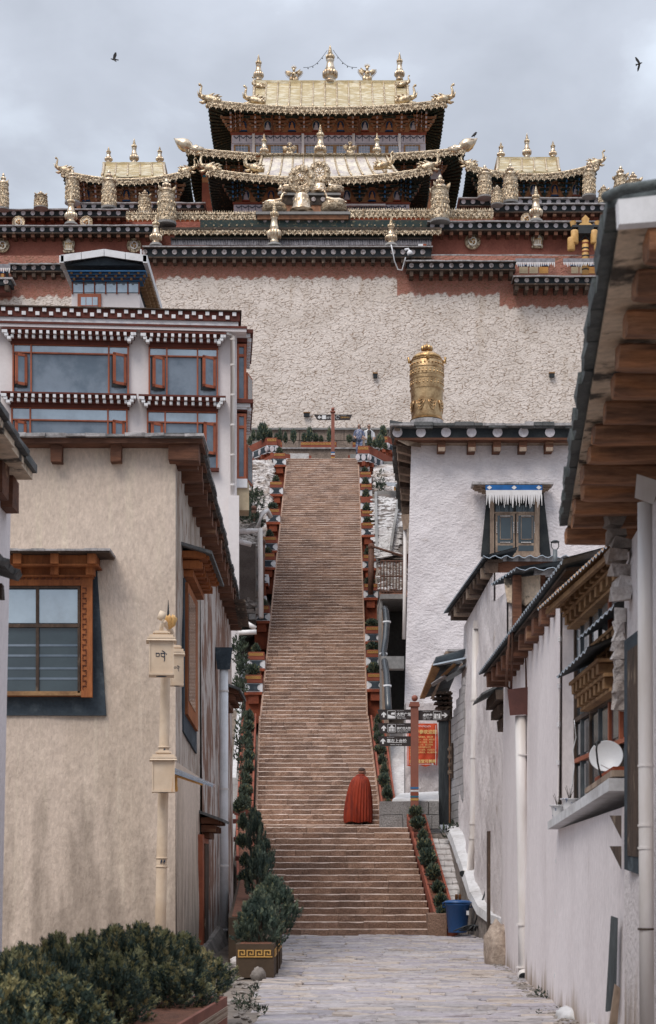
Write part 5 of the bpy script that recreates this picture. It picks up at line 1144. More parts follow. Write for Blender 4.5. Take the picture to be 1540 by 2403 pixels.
# angled parapet planters at both sides of the stair head
def angled(label, pa, pb, ztop, hh, group='angled planters at the head of the stairs', beams=4, key=False, dep=.8, low=1.3, lime=1.6):
    """planter wall running from pa to pb (x, D) with disc band, beam ends, red wall, limewashed foot"""
    pa, pb = Vector((*pa, 0)), Vector((*pb, 0)); d = (pb - pa); L = d.length; d.normalize(); an = math.atan2(d.y, d.x); M = Matrix.Translation((pa.x, pa.y, ztop)) @ RZ(an)
    t = thing('terrace_planter', label, 'planter', (pa.x, pa.y, ztop - hh * 3), group)
    def bx_(nm, x0, x1, y0, y1, z0, z1, m_, j=0):
        b = MB(M); b.box(x0, x1, y0, y1, z0, z1)
        if j: b.jit(j)
        return b.obj(nm, m_, t)
    bx_('flower_box', 0, L, 0, dep, -hh, 0, m_redpaint); bx_('white_band', -.01, L + .01, .02, dep, -hh * 2.05, -hh - .004, m_whitepaint); bx_('black_field', 0, L, .012, .2, -hh * 1.93, -hh * 1.12, m_slateblue)
    bx_('soil', .05, L - .05, .05, dep - .05, -.03, .012, m_soil)
    n = max(2, int(L / .62))
    for i in range(n + 1): inst(disc_me, 'disc', t, M @ TR(i * L / n, .0, -hh * 1.52) @ SC(hh * .22 + .03, .05, hh * .42))
    bx_('wall', 0, L, .16, dep + .1, -hh * 2.05 - low, -hh * 2.05, m_orange)
    for i in range(beams): inst(ofb, 'beam_end', t, M @ TR((i + .5) * L / beams, .10, -hh * 2.62) @ SC(.17, .3, hh * .55))
    if key: n = max(2, int(L / .14)); inst(key_mesh(n, m_gilt), 'key_pattern', t, M @ TR(.03, -.003, -hh * .48) @ SC((L - .06) / n, .5, hh * .33))
    bx_('limewashed_foot', 0, L, .18, dep + .2, -hh * 2.05 - low - lime, -hh * 2.05 - low, m_rock, .03)
    return t
b = MB(); b.box(-.5, .5, -.5, .5, 0, 1); ofb = b.mesh('beam_end_red', m_orange)
xa = X(841, 77.6); 
angled('angled red planter on the right stair head, side running away from the steps', (X(867, 76.4), 76.4), (X(922, 78.7), 78.7), Z(1046, 76.4), .36, dep=.25, low=.9, lime=2.4)
angled('front face of the right stair head planter with gold key pattern', (X(840, 76.4), 76.4), (X(866.8, 76.4), 76.4), Z(1046, 76.4), .36, beams=1, key=True, low=.2, lime=.2)
angled('upper angled planter at the right, nearest the white house roof', (X(891, 80), 80.0), (X(911, 80), 80.0), Z(1024, 80), .30, beams=1, key=True, low=1.1, lime=.3)
angled('upper angled planter at the right, side slanting down behind the white house', (X(911.5, 80), 80.0), (X(942, 81.4), 81.4), Z(1024, 80), .30, dep=.25, beams=3, low=1.1, lime=1.5)
angled('angled red planter on the left stair head, side running towards the hotel', (X(546, 82), 82.0), (X(626, 79), 79.0), Z(1027, 79), .36, beams=4, low=.9, lime=1.8)
angled('front face of the upper left stair head planter with gold key pattern', (X(626.5, 79), 79.0), (X(650, 79), 79.0), Z(1027, 79), .36, beams=1, key=True, low=.9, lime=.8)
angled('lower angled band with white discs left of the topmost planter', (X(596, 79.2), 79.2), (X(646, 77), 77.0), Z(1062, 77), .20, beams=4, low=.8, lime=2.2)
for x_, D, y_, h_, w_, lab in ((868, 76.6, 1044, 26, 14, 'leftmost conifer in the right stair head planter'), (881, 76.2, 1046, 17, 12, 'short middle conifer in the right stair head planter'), (893, 75.5, 1048, 32, 17, 'largest conifer in the right stair head planter'), (905, 74.6, 1050, 14, 12, 'low conifer at the right end of the stair head planter'), (900, 80.3, 1025, 28, 14, 'conifer in the upper planter beside the white house'), (594, 78.2, 1030, 24, 12, 'slim conifer in the left stair head planter'), (606, 78.5, 1030, 20, 13, 'second conifer in the left stair head planter'), (617, 78.9, 1028, 36, 22, 'tallest bushy conifer in the left stair head planter'), (633, 79.2, 1027, 22, 12, 'conifer by the corner of the left stair head planter'), (586, 76, 1040, 18, 12, 'conifer against the hotel bay window')):
    k = D / K; shrub(lab, X(x_, D), D + .3, Z(y_, D), w_ * k, h_ * k, 'conifers in the stair head planters')
# signpost on the upper terrace
def txt(body, size, M, m, parent, name='lettering', align='LEFT', bold=0.0):
    c = bpy.data.curves.new(name, 'FONT'); c.body = body; c.size = size; c.align_x = align; c.extrude = .001; c.offset = bold
    c.materials.append(m); c.resolution_u = 2
    tmp = bpy.data.objects.new('tmp', c); me = bpy.data.meshes.new_from_object(tmp); bpy.data.objects.remove(tmp); me.name = name
    return inst(me, name, parent, M @ RX(R(90)))
def tib(b, x, z, w_, h, n, rs, y0=-.004):
    """a row of small hooked strokes"""
    for i in range(n):
        a = x + w_ * i / n; s_ = w_ / n * .7
        b.box(a, a + s_, y0, 0, z + h * .75, z + h * .88); b.box(a + s_ * .6, a + s_ * .85, y0, 0, z + rs.uniform(0, h * .5), z + h * .75)
        if rs.random() < .6: b.box(a, a + s_ * .3, y0, 0, z + h * .4, z + h * .75)
        if rs.random() < .4: b.box(a + s_ * .2, a + s_ * .7, y0, 0, z + h * .98, z + h * 1.1)
def arrow(b, x, z, s_, up=True, left=False):
    P = [(-.16, -.5), (.16, -.5), (.16, .05), (.42, -.18), (.42, .10), (0, .5), (-.42, .10), (-.42, -.18), (-.16, .05)]
    if not up: P = [(c, -a) for a, c in P]
    if left: P = [(-c, a) for a, c in [(p[1] * -1 if False else p[1], p[0]) for p in []]] or [(-p[0], p[1]) for p in P]
    P = [(x + a * s_, z + c * s_) for a, c in P]
    ar = sum(P[i][0] * P[(i + 1) % len(P)][1] - P[(i + 1) % len(P)][0] * P[i][1] for i in range(len(P)))
    b.prism(P if ar > 0 else P[::-1], -.006, 0)
def picto(b, x, z, s_, kind):
    for x0, x1, z0, z1 in ((0, 1, 0, .04), (0, 1, .96, 1), (0, .04, 0, 1), (.96, 1, 0, 1)): b.box(x + x0 * s_, x + x1 * s_, -.006, 0, z + z0 * s_, z + z1 * s_)
    def q(*P): b.prism([(x + a * s_, z + c * s_) for a, c in P], -.006, 0)
    if kind == 'square':
        q((.08, .08), (.92, .08), (.92, .30), (.5, .38), (.08, .52)); q((.45, .5), (.9, .5), (.9, .72), (.82, .82), (.74, .72), (.64, .72), (.58, .8), (.52, .7), (.45, .66))
    elif kind == 'hall':
        for k_ in range(4): q((.15 + k_ * .19, .12), (.27 + k_ * .19, .12), (.27 + k_ * .19, .48), (.15 + k_ * .19, .48))
        q((.1, .52), (.9, .52), (.82, .64), (.18, .64)); q((.3, .67), (.7, .67), (.62, .82), (.5, .9), (.38, .82))
    else:
        q((.12, .1), (.35, .1), (.32, .7), (.14, .7)); q((.65, .1), (.88, .1), (.86, .7), (.68, .7)); q((.38, .45), (.62, .45), (.62, .66), (.38, .66)); q((.4, .1), (.46, .1), (.46, .4), (.4, .4)); q((.54, .1), (.6, .1), (.6, .4), (.54, .4))
rs2 = random.Random(5)
t = thing('signpost', 'terracotta signpost with two dark arrow boards at the head of the stairs', 'signpost', W(781, 1078, 78.5)); D = 78.5; k = D / K
bar(t, 'post', 777.5, 785.5, 966, 1078, D, .17, m_signr); bar(t, 'post_cap', 775.5, 787.5, 963.5, 966.5, D - .05, .27, m_signr)
b = MS(); b.ball(W(781.5, 960, D + .08), .09, 10, 8); b.obj('post_ball', m_signr, t)
for y0, mm in ((1060, m_bluepaint), (1064, m_whitepaint), (1068, m_orange), (1072, m_gilt)): bar(t, 'painted_band', 777, 786, y0, y0 + 2.6, D - .01, .19, mm)
b = MB(); b.prism([(X(a, D), Z(c, D)) for a, c in ((745, 985), (777, 985), (777, 972), (737, 972))], D + .04, D + .08); o = b.obj('sign_board', m_signb, t)
b = MB(D and TR(0, D + .04, 0)); arrow(b, X(750, D), Z(978.5, D), 9 * k, False, True); b.box(X(756, D), X(765, D), -.006, 0, Z(983, D), Z(974, D)); b.obj('pictogram', m_signtx, o)
txt('大殿广场', 5.4 * k, TR(X(766, D), D + .035, Z(981.5, D)) @ SC(.55, 1, 1), m_signtx, o)
b = MB(); b.prism([(X(a, D), Z(c, D)) for a, c in ((786, 985), (821, 985), (827, 972), (786, 972))], D + .04, D + .08); o = b.obj('sign_board', m_signb, t)
b = MB(TR(0, D + .04, 0)); 
for q in range(14): a = q / 14 * 5.4 + .3; b.box(X(792.5, D) + cos(a) * 4 * k - .01, X(792.5, D) + cos(a) * 4 * k + .012, -.006, 0, Z(978.5, D) + sin(a) * 4 * k - .01, Z(978.5, D) + sin(a) * 4 * k + .012)
tib(b, X(800, D), Z(975, D), 14 * k, .03, 8, rs2); b.obj('pictogram', m_signtx, o)
txt('游客服务中心', 4.2 * k, TR(X(799, D), D + .035, Z(980.5, D)) @ SC(.85, 1, 1), m_gilt, o)
# the two tourists
b = MB(); b.box(X(822, 79), X(905, 79), 78.9, 82, TZ, 20.24); tag(b.obj('raised_landing', m_conc), kind='structure')
def skinned(name, pts, edges, m, parent, root=0):
    """one continuous skin from joints (x,y,z,r)"""
    me = bpy.data.meshes.new(name); me.from_pydata([p[:3] for p in pts], edges, []); me.materials.append(m)
    o = bpy.data.objects.new(name, me); put(o, parent, Matrix.Identity(4))
    md = o.modifiers.new('skin', 'SKIN'); sv = me.skin_vertices[0] if me.skin_vertices else None
    if not me.skin_vertices: me.skin_vertices.new() if hasattr(me.skin_vertices, 'new') else None
    for i, p in enumerate(pts):
        r = p[3]; me.skin_vertices[0].data[i].radius = (r, r) if not isinstance(r, tuple) else r
        me.skin_vertices[0].data[i].use_root = (i == root)
    o.modifiers.new('sub', 'SUBSURF').levels = 1; o.modifiers['sub'].render_levels = 1
    return o
def body(M, pose):
    return [(*(M @ Vector(p[:3])), p[3]) for p in pose]
def person(label, loc, h, yaw, tops, legs_m, skin, hairl=0.0, bag=False, step=0.0):
    s_ = h / 1.7; M = Matrix.Translation(loc) @ RZ(yaw) @ SC(s_, s_, s_); t = thing('person', label, 'person', loc)
    def ch(nm, P, E, m_, root=0): return skinned(nm, [(*(M @ Vector(p[:3])), p[3] * s_) for p in P], E, m_, t, root)
    ch('body', [(0, 0, .95, .13), (0, 0, 1.15, .13), (0, 0, 1.38, .15), (0, 0, 1.47, .06), (0, -.01, 1.53, .055), (.17, 0, 1.38, .06), (.25, -.02, 1.12, .045), (.20, -.16, .93, .035), (.17, -.24, .90, .035), (-.17, 0, 1.38, .06), (-.26, -.02, 1.12, .045), (-.18, -.17, .95, .035), (-.13, -.25, .96, .035), (.09, 0, .90, .09), (.10, -.02 - step, .50, .065), (.10, .02 - step, .09, .045), (-.09, 0, .90, .09), (-.10, -.02, .50, .065), (-.10, .03, .09, .045)],
       [(0, 1), (1, 2), (2, 3), (3, 4), (2, 5), (5, 6), (6, 7), (7, 8), (2, 9), (9, 10), (10, 11), (11, 12), (0, 13), (13, 14), (14, 15), (0, 16), (16, 17), (17, 18)], skin)
    b = MB(M); b.smooth = True; b.ball((0, -.01, 1.62), (.078, .092, .115), 14, 10); b.ball((0, -.105, 1.61), (.015, .02, .025), 6, 4); b.ball((.08, 0, 1.61), (.012, .02, .03), 6, 4); b.ball((-.08, 0, 1.61), (.012, .02, .03), 6, 4); b.obj('head', skin, t)
    b = MB(M); b.smooth = True; b.ball((0, .02, 1.655), (.088, .098, .10), 14, 8)
    if hairl: b.ball((0, .05, 1.58), (.095, .07, hairl), 12, 8)
    b.obj('hair', m_hair, t)
    b = MB(M); b.box(-.07, -.01, -.115, -.09, 1.61, 1.645); b.box(.01, .07, -.115, -.09, 1.61, 1.645); b.box(-.08, .08, -.10, -.09, 1.635, 1.642); b.obj('sunglasses', m_hair, t)
    b = MB(M); b.box(-.03, .03, -.108, -.09, 1.565, 1.573); b.obj('mouth', m_redpaint, t)
    for nm, m_, dr, op in tops:
        b = MB(M); b.smooth = True; b.tube([(0, 0, .88), (0, 0, 1.0), (0, 0, 1.2), (0, 0, 1.38), (0, 0, 1.46)], [.16 + dr, .155 + dr, .165 + dr, .18 + dr, .08 + dr], 16)
        if op:
            b = MB(M); b.smooth = True
            for q in range(12):
                a0, a1 = R(-60 + q * 25), R(-60 + (q + 1) * 25)
                for (z0, r0), (z1, r1) in zip(((.80, .20), (1.0, .19), (1.2, .20), (1.38, .215), (1.47, .10)), ((1.0, .19), (1.2, .20), (1.38, .215), (1.47, .10), (1.49, .09))):
                    b.quad((cos(a0) * r0, sin(a0) * r0 * .8, z0), (cos(a1) * r0, sin(a1) * r0 * .8, z0), (cos(a1) * r1, sin(a1) * r1 * .8, z1), (cos(a0) * r1, sin(a0) * r1 * .8, z1))
        for s2 in ((-1, 1) if (op or dr > 0) else ()):
            b.tube([(s2 * .15, 0, 1.40), (s2 * .20, 0, 1.33), (s2 * .26, -.02, 1.12), (s2 * .21, -.14, .97)], [.08, .075, .065, .05], 9)
        b.obj(nm, m_, t)
    b = MB(M); b.smooth = True; b.tube([(0, 0, .97), (0, 0, .84)], [.165, .17], 14)
    for s2 in (-1, 1): o_ = step if s2 > 0 else 0; b.tube([(s2 * .085, 0, .90), (s2 * .10, -.02 - o_, .50), (s2 * .10, .02 - o_, .10)], [.105, .08, .065], 10)
    b.obj('trousers', legs_m, t)
    for s2 in (-1, 1): b = MB(M); b.smooth = True; o_ = step if s2 > 0 else 0; b.ball((s2 * .10, -.04 - o_, .05), (.05, .13, .05), 10, 6); b.obj('shoe', m_shoe, t)
    if bag: b = MB(M); b.smooth = True; b.ball((-.24, -.14, .86), (.12, .06, .12), 10, 6); b.obj('bag', m_iron, t)
    return t
person('woman in a patterned blue shirt and sunglasses carrying a dark bag at the stair head', (X(843, 79.5), 79.5, 20.24), 1.58, R(-8), [('shirt', m_shirt, .012, False)], m_shirt, m_skinl, .12, True)
person('man in a white open shirt over black top standing right of the woman', (X(866, 80), 80.0, 20.24), 1.70, R(6), [('undershirt', m_hair, .0, False), ('open_shirt', m_whitepaint, .02, True)], m_iron, m_skinl)

# ================================================================ THE MONK
def monk():
    D = 43.72; base = W(841, 1936, D); base.z = Z1 + .149; s_ = 1.50
    t = thing('person', 'stooped monk in a pleated scarlet cloak climbing the steps, seen from behind', 'person', base)
    T = Matrix.Translation(base) @ SC(s_, s_, s_)
    # cloak: closed pleated bell, narrower at the shoulders, leaning to the right and forward
    n = 120; prof = [(.045, .235, .20, 0), (.10, .246, .21, 0), (.22, .246, .21, .0), (.36, .238, .20, .005), (.50, .224, .19, .012), (.62, .206, .18, .02), (.72, .186, .165, .028), (.80, .160, .145, .036), (.86, .125, .115, .044), (.895, .06, .07, .048)]
    b = MB(T); b.smooth = True; rings = []
    for z, rx, ry, sx_ in prof:
        fold = max(0, 1 - z / .95); rings.append(b.p(*[(sx_ + cos(a) * rx * (1 + .075 * (.35 + fold) * sin(29 * a + 2.4 * sin(3 * a + z * 1.5) + 1.2 * sin(5 * a)) + .02 * sin(7 * a + z * 3)), .03 * (1 - z) + .10 * z + sin(a) * ry * (1 + .085 * (.35 + fold) * sin(29 * a + 2.4 * sin(3 * a + z * 1.5) + 1.2 * sin(5 * a))), z + (.012 * sin(5 * a) if z < .05 else 0)) for a in [2 * pi * q / n for q in range(n)]]))
    for a, c in zip(rings, rings[1:]):
        for q in range(n): b.face([a + q, a + (q + 1) % n, c + (q + 1) % n, c + q])
    b.face([rings[-1] + q for q in range(n)]); b.obj('cloak', m_robe, t)
    b = MB(T); b.smooth = True; b.lathe([(.07, .86), (.085, .885), (.075, .905), (.05, .915)], (.045, .09, 0), 20); b.obj('collar_fold', m_robe, t)
    b = MB(T); b.smooth = True; b.tube([(.045, .10, .84), (.055, .11, .90), (.06, .12, .94)], [.05, .038, .04], 12)
    b.ball((.07, .12, .966), (.070, .074, .072), 16, 12); b.ball((.125, .125, .94), (.014, .012, .012), 8, 6); b.ball((.115, .12, .925), (.02, .03, .016), 8, 6); b.ball((.075, .055, .945), (.012, .012, .02), 8, 6); b.ball((.072, .185, .945), (.012, .012, .02), 8, 6); b.tube([(0.045, .07, .25), (.045, .08, .6), (.045, .09, .86)], [.1, .1, .06], 12); b.obj('body', m_skin, t)
    b = MB(T); b.smooth = True; b.ball((.066, .108, .992), (.064, .070, .047), 16, 10); b.obj('cropped_hair', m_stub, t)
    for dx, dy in ((-.08, -.05), (.11, .02)): b = MB(T); b.smooth = True; b.ball((dx, dy, .012), (.04, .085, .03), 10, 6); b.obj('shoe', m_shoe, t)
    b = MB(T); b.smooth = True
    for q in range(12):
        a = -2.4 + q * .13; b.ball((.012 + cos(a) * .235, .07 + sin(a) * .185, .46 + .012 * (q % 2)), .0035, 5, 4)
    b.obj('gold_thread', m_gilt, t, 'stuff')
monk()
# ================================================================ HOTEL (white, left, behind)
HC = Vector((X(556, 55), 55, 0)); HT = R(3.9); HM = Matrix.Translation(HC) @ RZ(HT)
def hD(x): return 55 - .55 * (556 - x) / 556
def hu(x): return (X(x, hD(x)) - HC.x) / cos(HT)
def hbar(par, nm, x0, x1, y0, y1, off, dd, m, jit=0):
    Dm = hD((x0 + x1) / 2); b = MB(HM); b.box(hu(x0), hu(x1), -off, -off + dd, Z(y1, Dm), Z(y0, Dm))
    if jit: b.jit(jit)
    return b.obj(nm, m, par)
ht = thing('hotel_building', 'modern white building with maroon trim and big russet framed windows', 'building', (HC.x - 4, 55, 9))
b = MB(HM); b.box(hu(-260), 0, 0, 9, 5.5, Z(756, 55)); b.obj('wall', m_hotel, ht)
b = MB(HM); b.box(hu(-260), .05, -.10, 9, Z(772, 55), Z(757, 55)); b.obj('white_parapet', m_whitepaint, ht)
b = MB(HM); b.box(hu(-260), .10, -.16, 9, Z(757.5, 55), Z(736, 55)); b.obj('maroon_parapet', m_maroon, ht)
b = MB(HM); b.box(hu(-260), .16, -.26, 9, Z(736, 55), Z(733.5, 55)); b.obj('parapet_coping', m_dkwood, ht)
b = MB(HM); b.box(hu(-260), .34, -.40, 9, Z(779, 55), Z(774, 55)); b.obj('roof_slab_edge', m_maroon, ht)
b = MB(HM); b.box(hu(-260), .32, -.36, 9, Z(786, 55), Z(779, 55)); b.obj('roof_slab', m_hotel, ht)
bq = MB(); bq.box(-.5, .5, -1, 0, -.5, .5); sq_me = bq.mesh('white_block', m_whitepaint)
for i in range(40):
    for r_ in range(2):
        u = hu(550) - i * .455 - r_ * .23
        if u < hu(-20): continue
        inst(sq_me, 'white_block', ht, HM @ TR(u, -.16, Z(742 + r_ * 8.5, 55)) @ SC(.13, .06, .12))
def canopy(par, x0, x1, y0, y1):
    """window hood: maroon corbel table with staggered white dentils"""
    c = hbar(par, 'window_hood', x0, x1, y0, y0 + 4, .52, .52, m_maroon); Dm = hD((x0 + x1) / 2); h = (y1 - y0 - 4) / 3
    for r_ in range(3): hbar(c, 'hood_step', x0 + 6 + r_ * 6, x1 - 6 - r_ * 6, y0 + 4 + r_ * h, y0 + 4 + (r_ + 1) * h, .42 - r_ * .12, .42 - r_ * .12, m_maroon)
    for r_ in range(2):
        n = int((x1 - x0 - 20 - r_ * 12) / 16)
        for i in range(n + 1):
            x = x0 + 10 + r_ * 6 + i * (x1 - x0 - 20 - r_ * 12) / n + (0 if r_ == 0 else 0)
            x += 8 if (r_ and i < n) else 0
            inst(sq_me, 'white_dentil', c, HM @ TR(hu(x), -.42 + r_ * .12, Z(y0 + 4.5 + (r_ + .5) * h, Dm)) @ SC(.095, .12, .10))
    for s_, x in ((-1, x0 + 5), (1, x1 - 5)):
        for r_ in range(3): inst(sq_me, 'corner_corbel', c, HM @ TR(hu(x - s_ * r_ * 6), -.30, Z(y0 + 8 + r_ * h * .9, Dm)) @ SC(.12, .22, .09))
def hwin(par, x0, x1, y0, y1, mull, openl=None, openr=None, yt=None):
    w_ = hbar(par, 'window', x0, x1, y0, y1, .02, .03, m_glassd); g = hbar(w_, 'glass', x0 + 3, x1 - 3, y0 + 3, y1 - 3, .05, .025, m_glassb)
    yt = yt or y0 + 20
    for a, c, e_, f in ((x0, x1, y0, y0 + 3.4), (x0, x1, y1 - 3, y1), (x0, x1, yt, yt + 3)): hbar(w_, 'rail', a, c, e_, f, .13, .12, m_frame)
    for a in [x0, x1 - 3.6] + mull: hbar(w_, 'stile', a, a + 3.6, y0 + .4, y1 - .4, .14, .12, m_frame)
    hbar(w_, 'top_glass', x0 + 4, x1 - 4, y0 + 4, yt - 1, .06, .02, m_glasspale)
    for (a, c), s_ in ((openl, 1), (openr, 1)) if openl else ():
        Dm = hD(a); u0, u1 = hu(a), hu(c); wd = u1 - u0; zt, zb = Z(yt + 5, Dm), Z(min(y1 - 9, yt + 78), Dm)
        M = HM @ TR(u1 if s_ < 0 else u1, -.15, 0) @ RZ(R(-32 if s_ < 0 else 30)); hbar(w_, 'opening', a, c, yt + 4, min(y1 - 9, yt + 80), .07, .02, m_black)
        b = MB(M)
        for q in ((-wd, -wd + .09, zb, zt), (-.09, 0, zb, zt)): b.box(q[0], q[1], -.05, 0, q[2], q[3])
        b.box(-wd, 0, -.05, 0, zt - .09, zt); b.box(-wd, 0, -.05, 0, zb, zb + .09); o = b.obj('open_sash', m_frame, w_)
        b = MB(M); b.box(-wd + .08, -.08, -.03, -.02, zb + .08, zt - .08); b.obj('sash_glass', m_glassb, o if False else w_)
    return w_
hwin(ht, 30, 303, 810, 929, [72, 254], (34, 64), (262, 296))
canopy(ht, 8, 322, 783, 812)
hbar(ht, 'window_sill', 26, 306, 923 + 2, 931, .2, .2, m_whitepaint)
hwin(ht, 349, 512, 817, 934, [390, 462], (355, 386), (471, 505))
canopy(ht, 331, 531, 790, 819)
hbar(ht, 'window_sill', 345, 514, 932, 937, .2, .2, m_whitepaint)
hwin(ht, 27, 300, 958, 1110, [70, 252], (34, 62), (262, 292), 987)
canopy(ht, 6, 322, 931, 960)
hwin(ht, 345, 511, 966, 1106, [386, 462], (351, 382), (474, 505), 992)
canopy(ht, 327, 530, 937, 967)
hbar(ht, 'red_sill', 462, 514, 1101, 1108, .22, .2, m_maroon)
b = MB(HM); b.smooth = True; b.tube([(hu(534), -.25, Z(783, 55)), (hu(534), -.25, Z(788, 55)), (hu(546), -.22, Z(794, 55)), (hu(546), -.22, Z(1300, 55))], .075, 10); b.obj('downpipe', m_pvc, ht)
for y in (800, 860, 930, 1000, 1070, 1140, 1200): b = MB(HM); b.tube([(hu(546), -.22, Z(y, 55)), (hu(546), -.22, Z(y + 4, 55))], .09, 10); b.obj('pipe_joint', m_pvc, ht)
b = MB(HM); b.box(hu(536), hu(561), -.34, .4, 5, Z(1168, 55)); b.obj('corner_pier', m_hotel, ht)
# side bays on the face looking at the stairs
for y0, y1, nm in ((812, 945, 'upper'), (975, 1128, 'lower')):
    z0, z1 = Z(y1, 55.5), Z(y0, 55.5); M = HM
    b = MB(M); b.box(0, .30, .35, 3.2, z0, z1); bay = b.obj('bay_window', m_glassb, ht)
    for a, c in ((.33, .45), (1.0, 1.12), (2.1, 2.22), (3.1, 3.22)): b = MB(M); b.box(.24, .33, a, c, z0, z1); b.obj('stile', m_frame, bay)
    for zz in (z0, z0 + (z1 - z0) * .78, z1 - .08): b = MB(M); b.box(.24, .335, .33, 3.22, zz, zz + .09); b.obj('rail', m_frame, bay); b = MB(M); b.box(0.02, .31, .28, .34, zz, zz + .09); b.obj('rail', m_frame, bay)
    for a in (.0, .25): b = MB(M); b.box(a, a + .08, .27, .345, z0, z1); b.obj('stile', m_frame, bay)
    b = MB(M @ TR(.33, 1.0, 0) @ RZ(R(-14))); b.box(0, .05, 0, .8, z0 + .1, z0 + (z1 - z0) * .62); b.obj('open_sash', m_frame, bay); b = MB(M @ TR(.33, 1.0, 0) @ RZ(R(-14))); b.box(.052, .06, .08, .72, z0 + .18, z0 + (z1 - z0) * .62 - .08); b.obj('sash_glass', m_glassb, bay)
    b = MB(M); b.box(0, .36, .2, 3.3, z0 - .30, z0 - .002); b.obj('bay_sill', m_whitepaint, ht)
    for k_ in range(3): b = MB(M); b.box(0, .56 - k_ * .1, .05 + k_ * .1, 3.5, z1 + .32 - k_ * .12, z1 + .44 - k_ * .12); b.obj('bay_hood', m_maroon if k_ != 1 else m_whitepaint, ht)
    for q in range(9): b = MB(M); b.box(.36, .50, .3 + q * .36, .46 + q * .36, z1 + .1, z1 + .22); b.obj('white_dentil', m_whitepaint, bay)
b = MB(HM); b.box(0, .42, .3, 1.2, Z(1200, 55.5), Z(1135, 55.5)); b.obj('bay_bracket', m_yellowledge, ht)
# gabled penthouse behind the parapet
PD = 60.0
pt = thing('gabled_penthouse', 'small glazed penthouse with white tin gable edges on the hotel roof', 'penthouse', W(255, 728, PD))
bar(pt, 'wall', 168, 328, 688, 760, PD, 4, m_hotel)
f = bar(pt, 'window', 182, 237, 689, 745, PD - .09, .09, m_frame); bar(f, 'pane', 190, 229, 697, 745, PD - .12, .03, m_glasspale)
for x in (201, 216): bar(f, 'mullion', x, x + 1.2, 697, 745, PD - .135, .02, m_frame)
bar(f, 'crossbar', 190, 229, 716, 718, PD - .137, .02, m_frame)
f = bar(pt, 'window_band', 168, 328, 655, 688.5, PD + .05, .1, m_dkwood)
for i in range(6): x = 172 + i * 26; bar(f, 'pane', x, x + 22.5, 658, 686, PD - .02, .04, m_glasspale)
for i in range(7): x = 168.5 + i * 26; bar(f, 'post', x, x + 3, 655, 689, PD - .06, .08, m_redpaint)
for r_ in range(4): bar(pt, 'blue_rail', 158 + r_ * 3, 342 - r_ * 3, 634 + r_ * 7.2, 636.6 + r_ * 7.2, PD - .55 + r_ * .12, .6, m_bluepaint)
for r_ in range(3):
    bar(pt, 'maroon_board', 160 + r_ * 3, 340 - r_ * 3, 636.6 + r_ * 7.2, 641.4 + r_ * 7.2, PD - .40 + r_ * .1, .5, m_maroon)
    for i in range(8): x = 165 + r_ * 3 + i * 22.4 + (11 if r_ == 1 else 0); bar(pt, 'ochre_block', x, x + 5.2, 636.4 + r_ * 7.2, 641.6 + r_ * 7.2, PD - .50 + r_ * .1, .12, m_tanwood)
b = MB(); b.prism([(X(a, PD), Z(c, PD)) for a, c in ((158, 634), (342, 634), (251, 616))], PD - .5, PD + 4); b.obj('gable_board', m_slateblue, pt)
segs = [((150, 616), (198, 609.5)), ((198, 609.5), (251, 602)), ((251, 602), (300, 609.5)), ((300, 609.5), (350, 616))]
for (a0, c0), (a1, c1) in segs:
    b = MB(); b.prism([(X(a0 + .6, PD), Z(c0 + 16, PD)), (X(a1 - .6, PD), Z(c1 + 16, PD)), (X(a1 - .6, PD), Z(c1, PD)), (X(a0 + .6, PD), Z(c0, PD))], PD - .75, PD - .70); b.obj('tin_fascia', m_whitepaint, pt)
for s_, xa in ((-1, 152), (1, 346)):
    for i in range(6):
        d0, d1 = PD - .75 + i * .9, PD - .75 + (i + 1) * .9 - .03; xx = X(xa, PD)
        b = MB(); b.hexa([(xx - .08, d0, Z(634, PD)), (xx + .08, d0, Z(634, PD)), (xx + .08, d1, Z(634, PD)), (xx - .08, d1, Z(634, PD)), (xx - .08, d0, Z(617, PD)), (xx + .08, d0, Z(617, PD)), (xx + .08, d1, Z(617, PD)), (xx - .08, d1, Z(617, PD))]); b.obj('tin_eave', m_whitepaint, pt)
b = MB()
for s_ in (0, 1):
    e_ = X((150, 350)[s_], PD); b.hexa([(e_, PD - .7, Z(618, PD)), (X(251, PD), PD - .7, Z(604, PD)), (X(251, PD), PD + 5, Z(604, PD)), (e_, PD + 5, Z(618, PD)), (e_, PD - .7, Z(617, PD)), (X(251, PD), PD - .7, Z(602.5, PD)), (X(251, PD), PD + 5, Z(602.5, PD)), (e_, PD + 5, Z(617, PD))])
b.obj('roof', m_tinb, pt)
for r_ in range(3):
    for q in range(12): b = MB(); xx = X(330, PD); b.box(xx - .1, xx + .32 - r_ * .1, PD + .1 + q * .36, PD + .24 + q * .36, Z(646 + r_ * 8, PD), Z(640 + r_ * 8, PD)); b.obj('side_bracket', m_tanwood, pt)

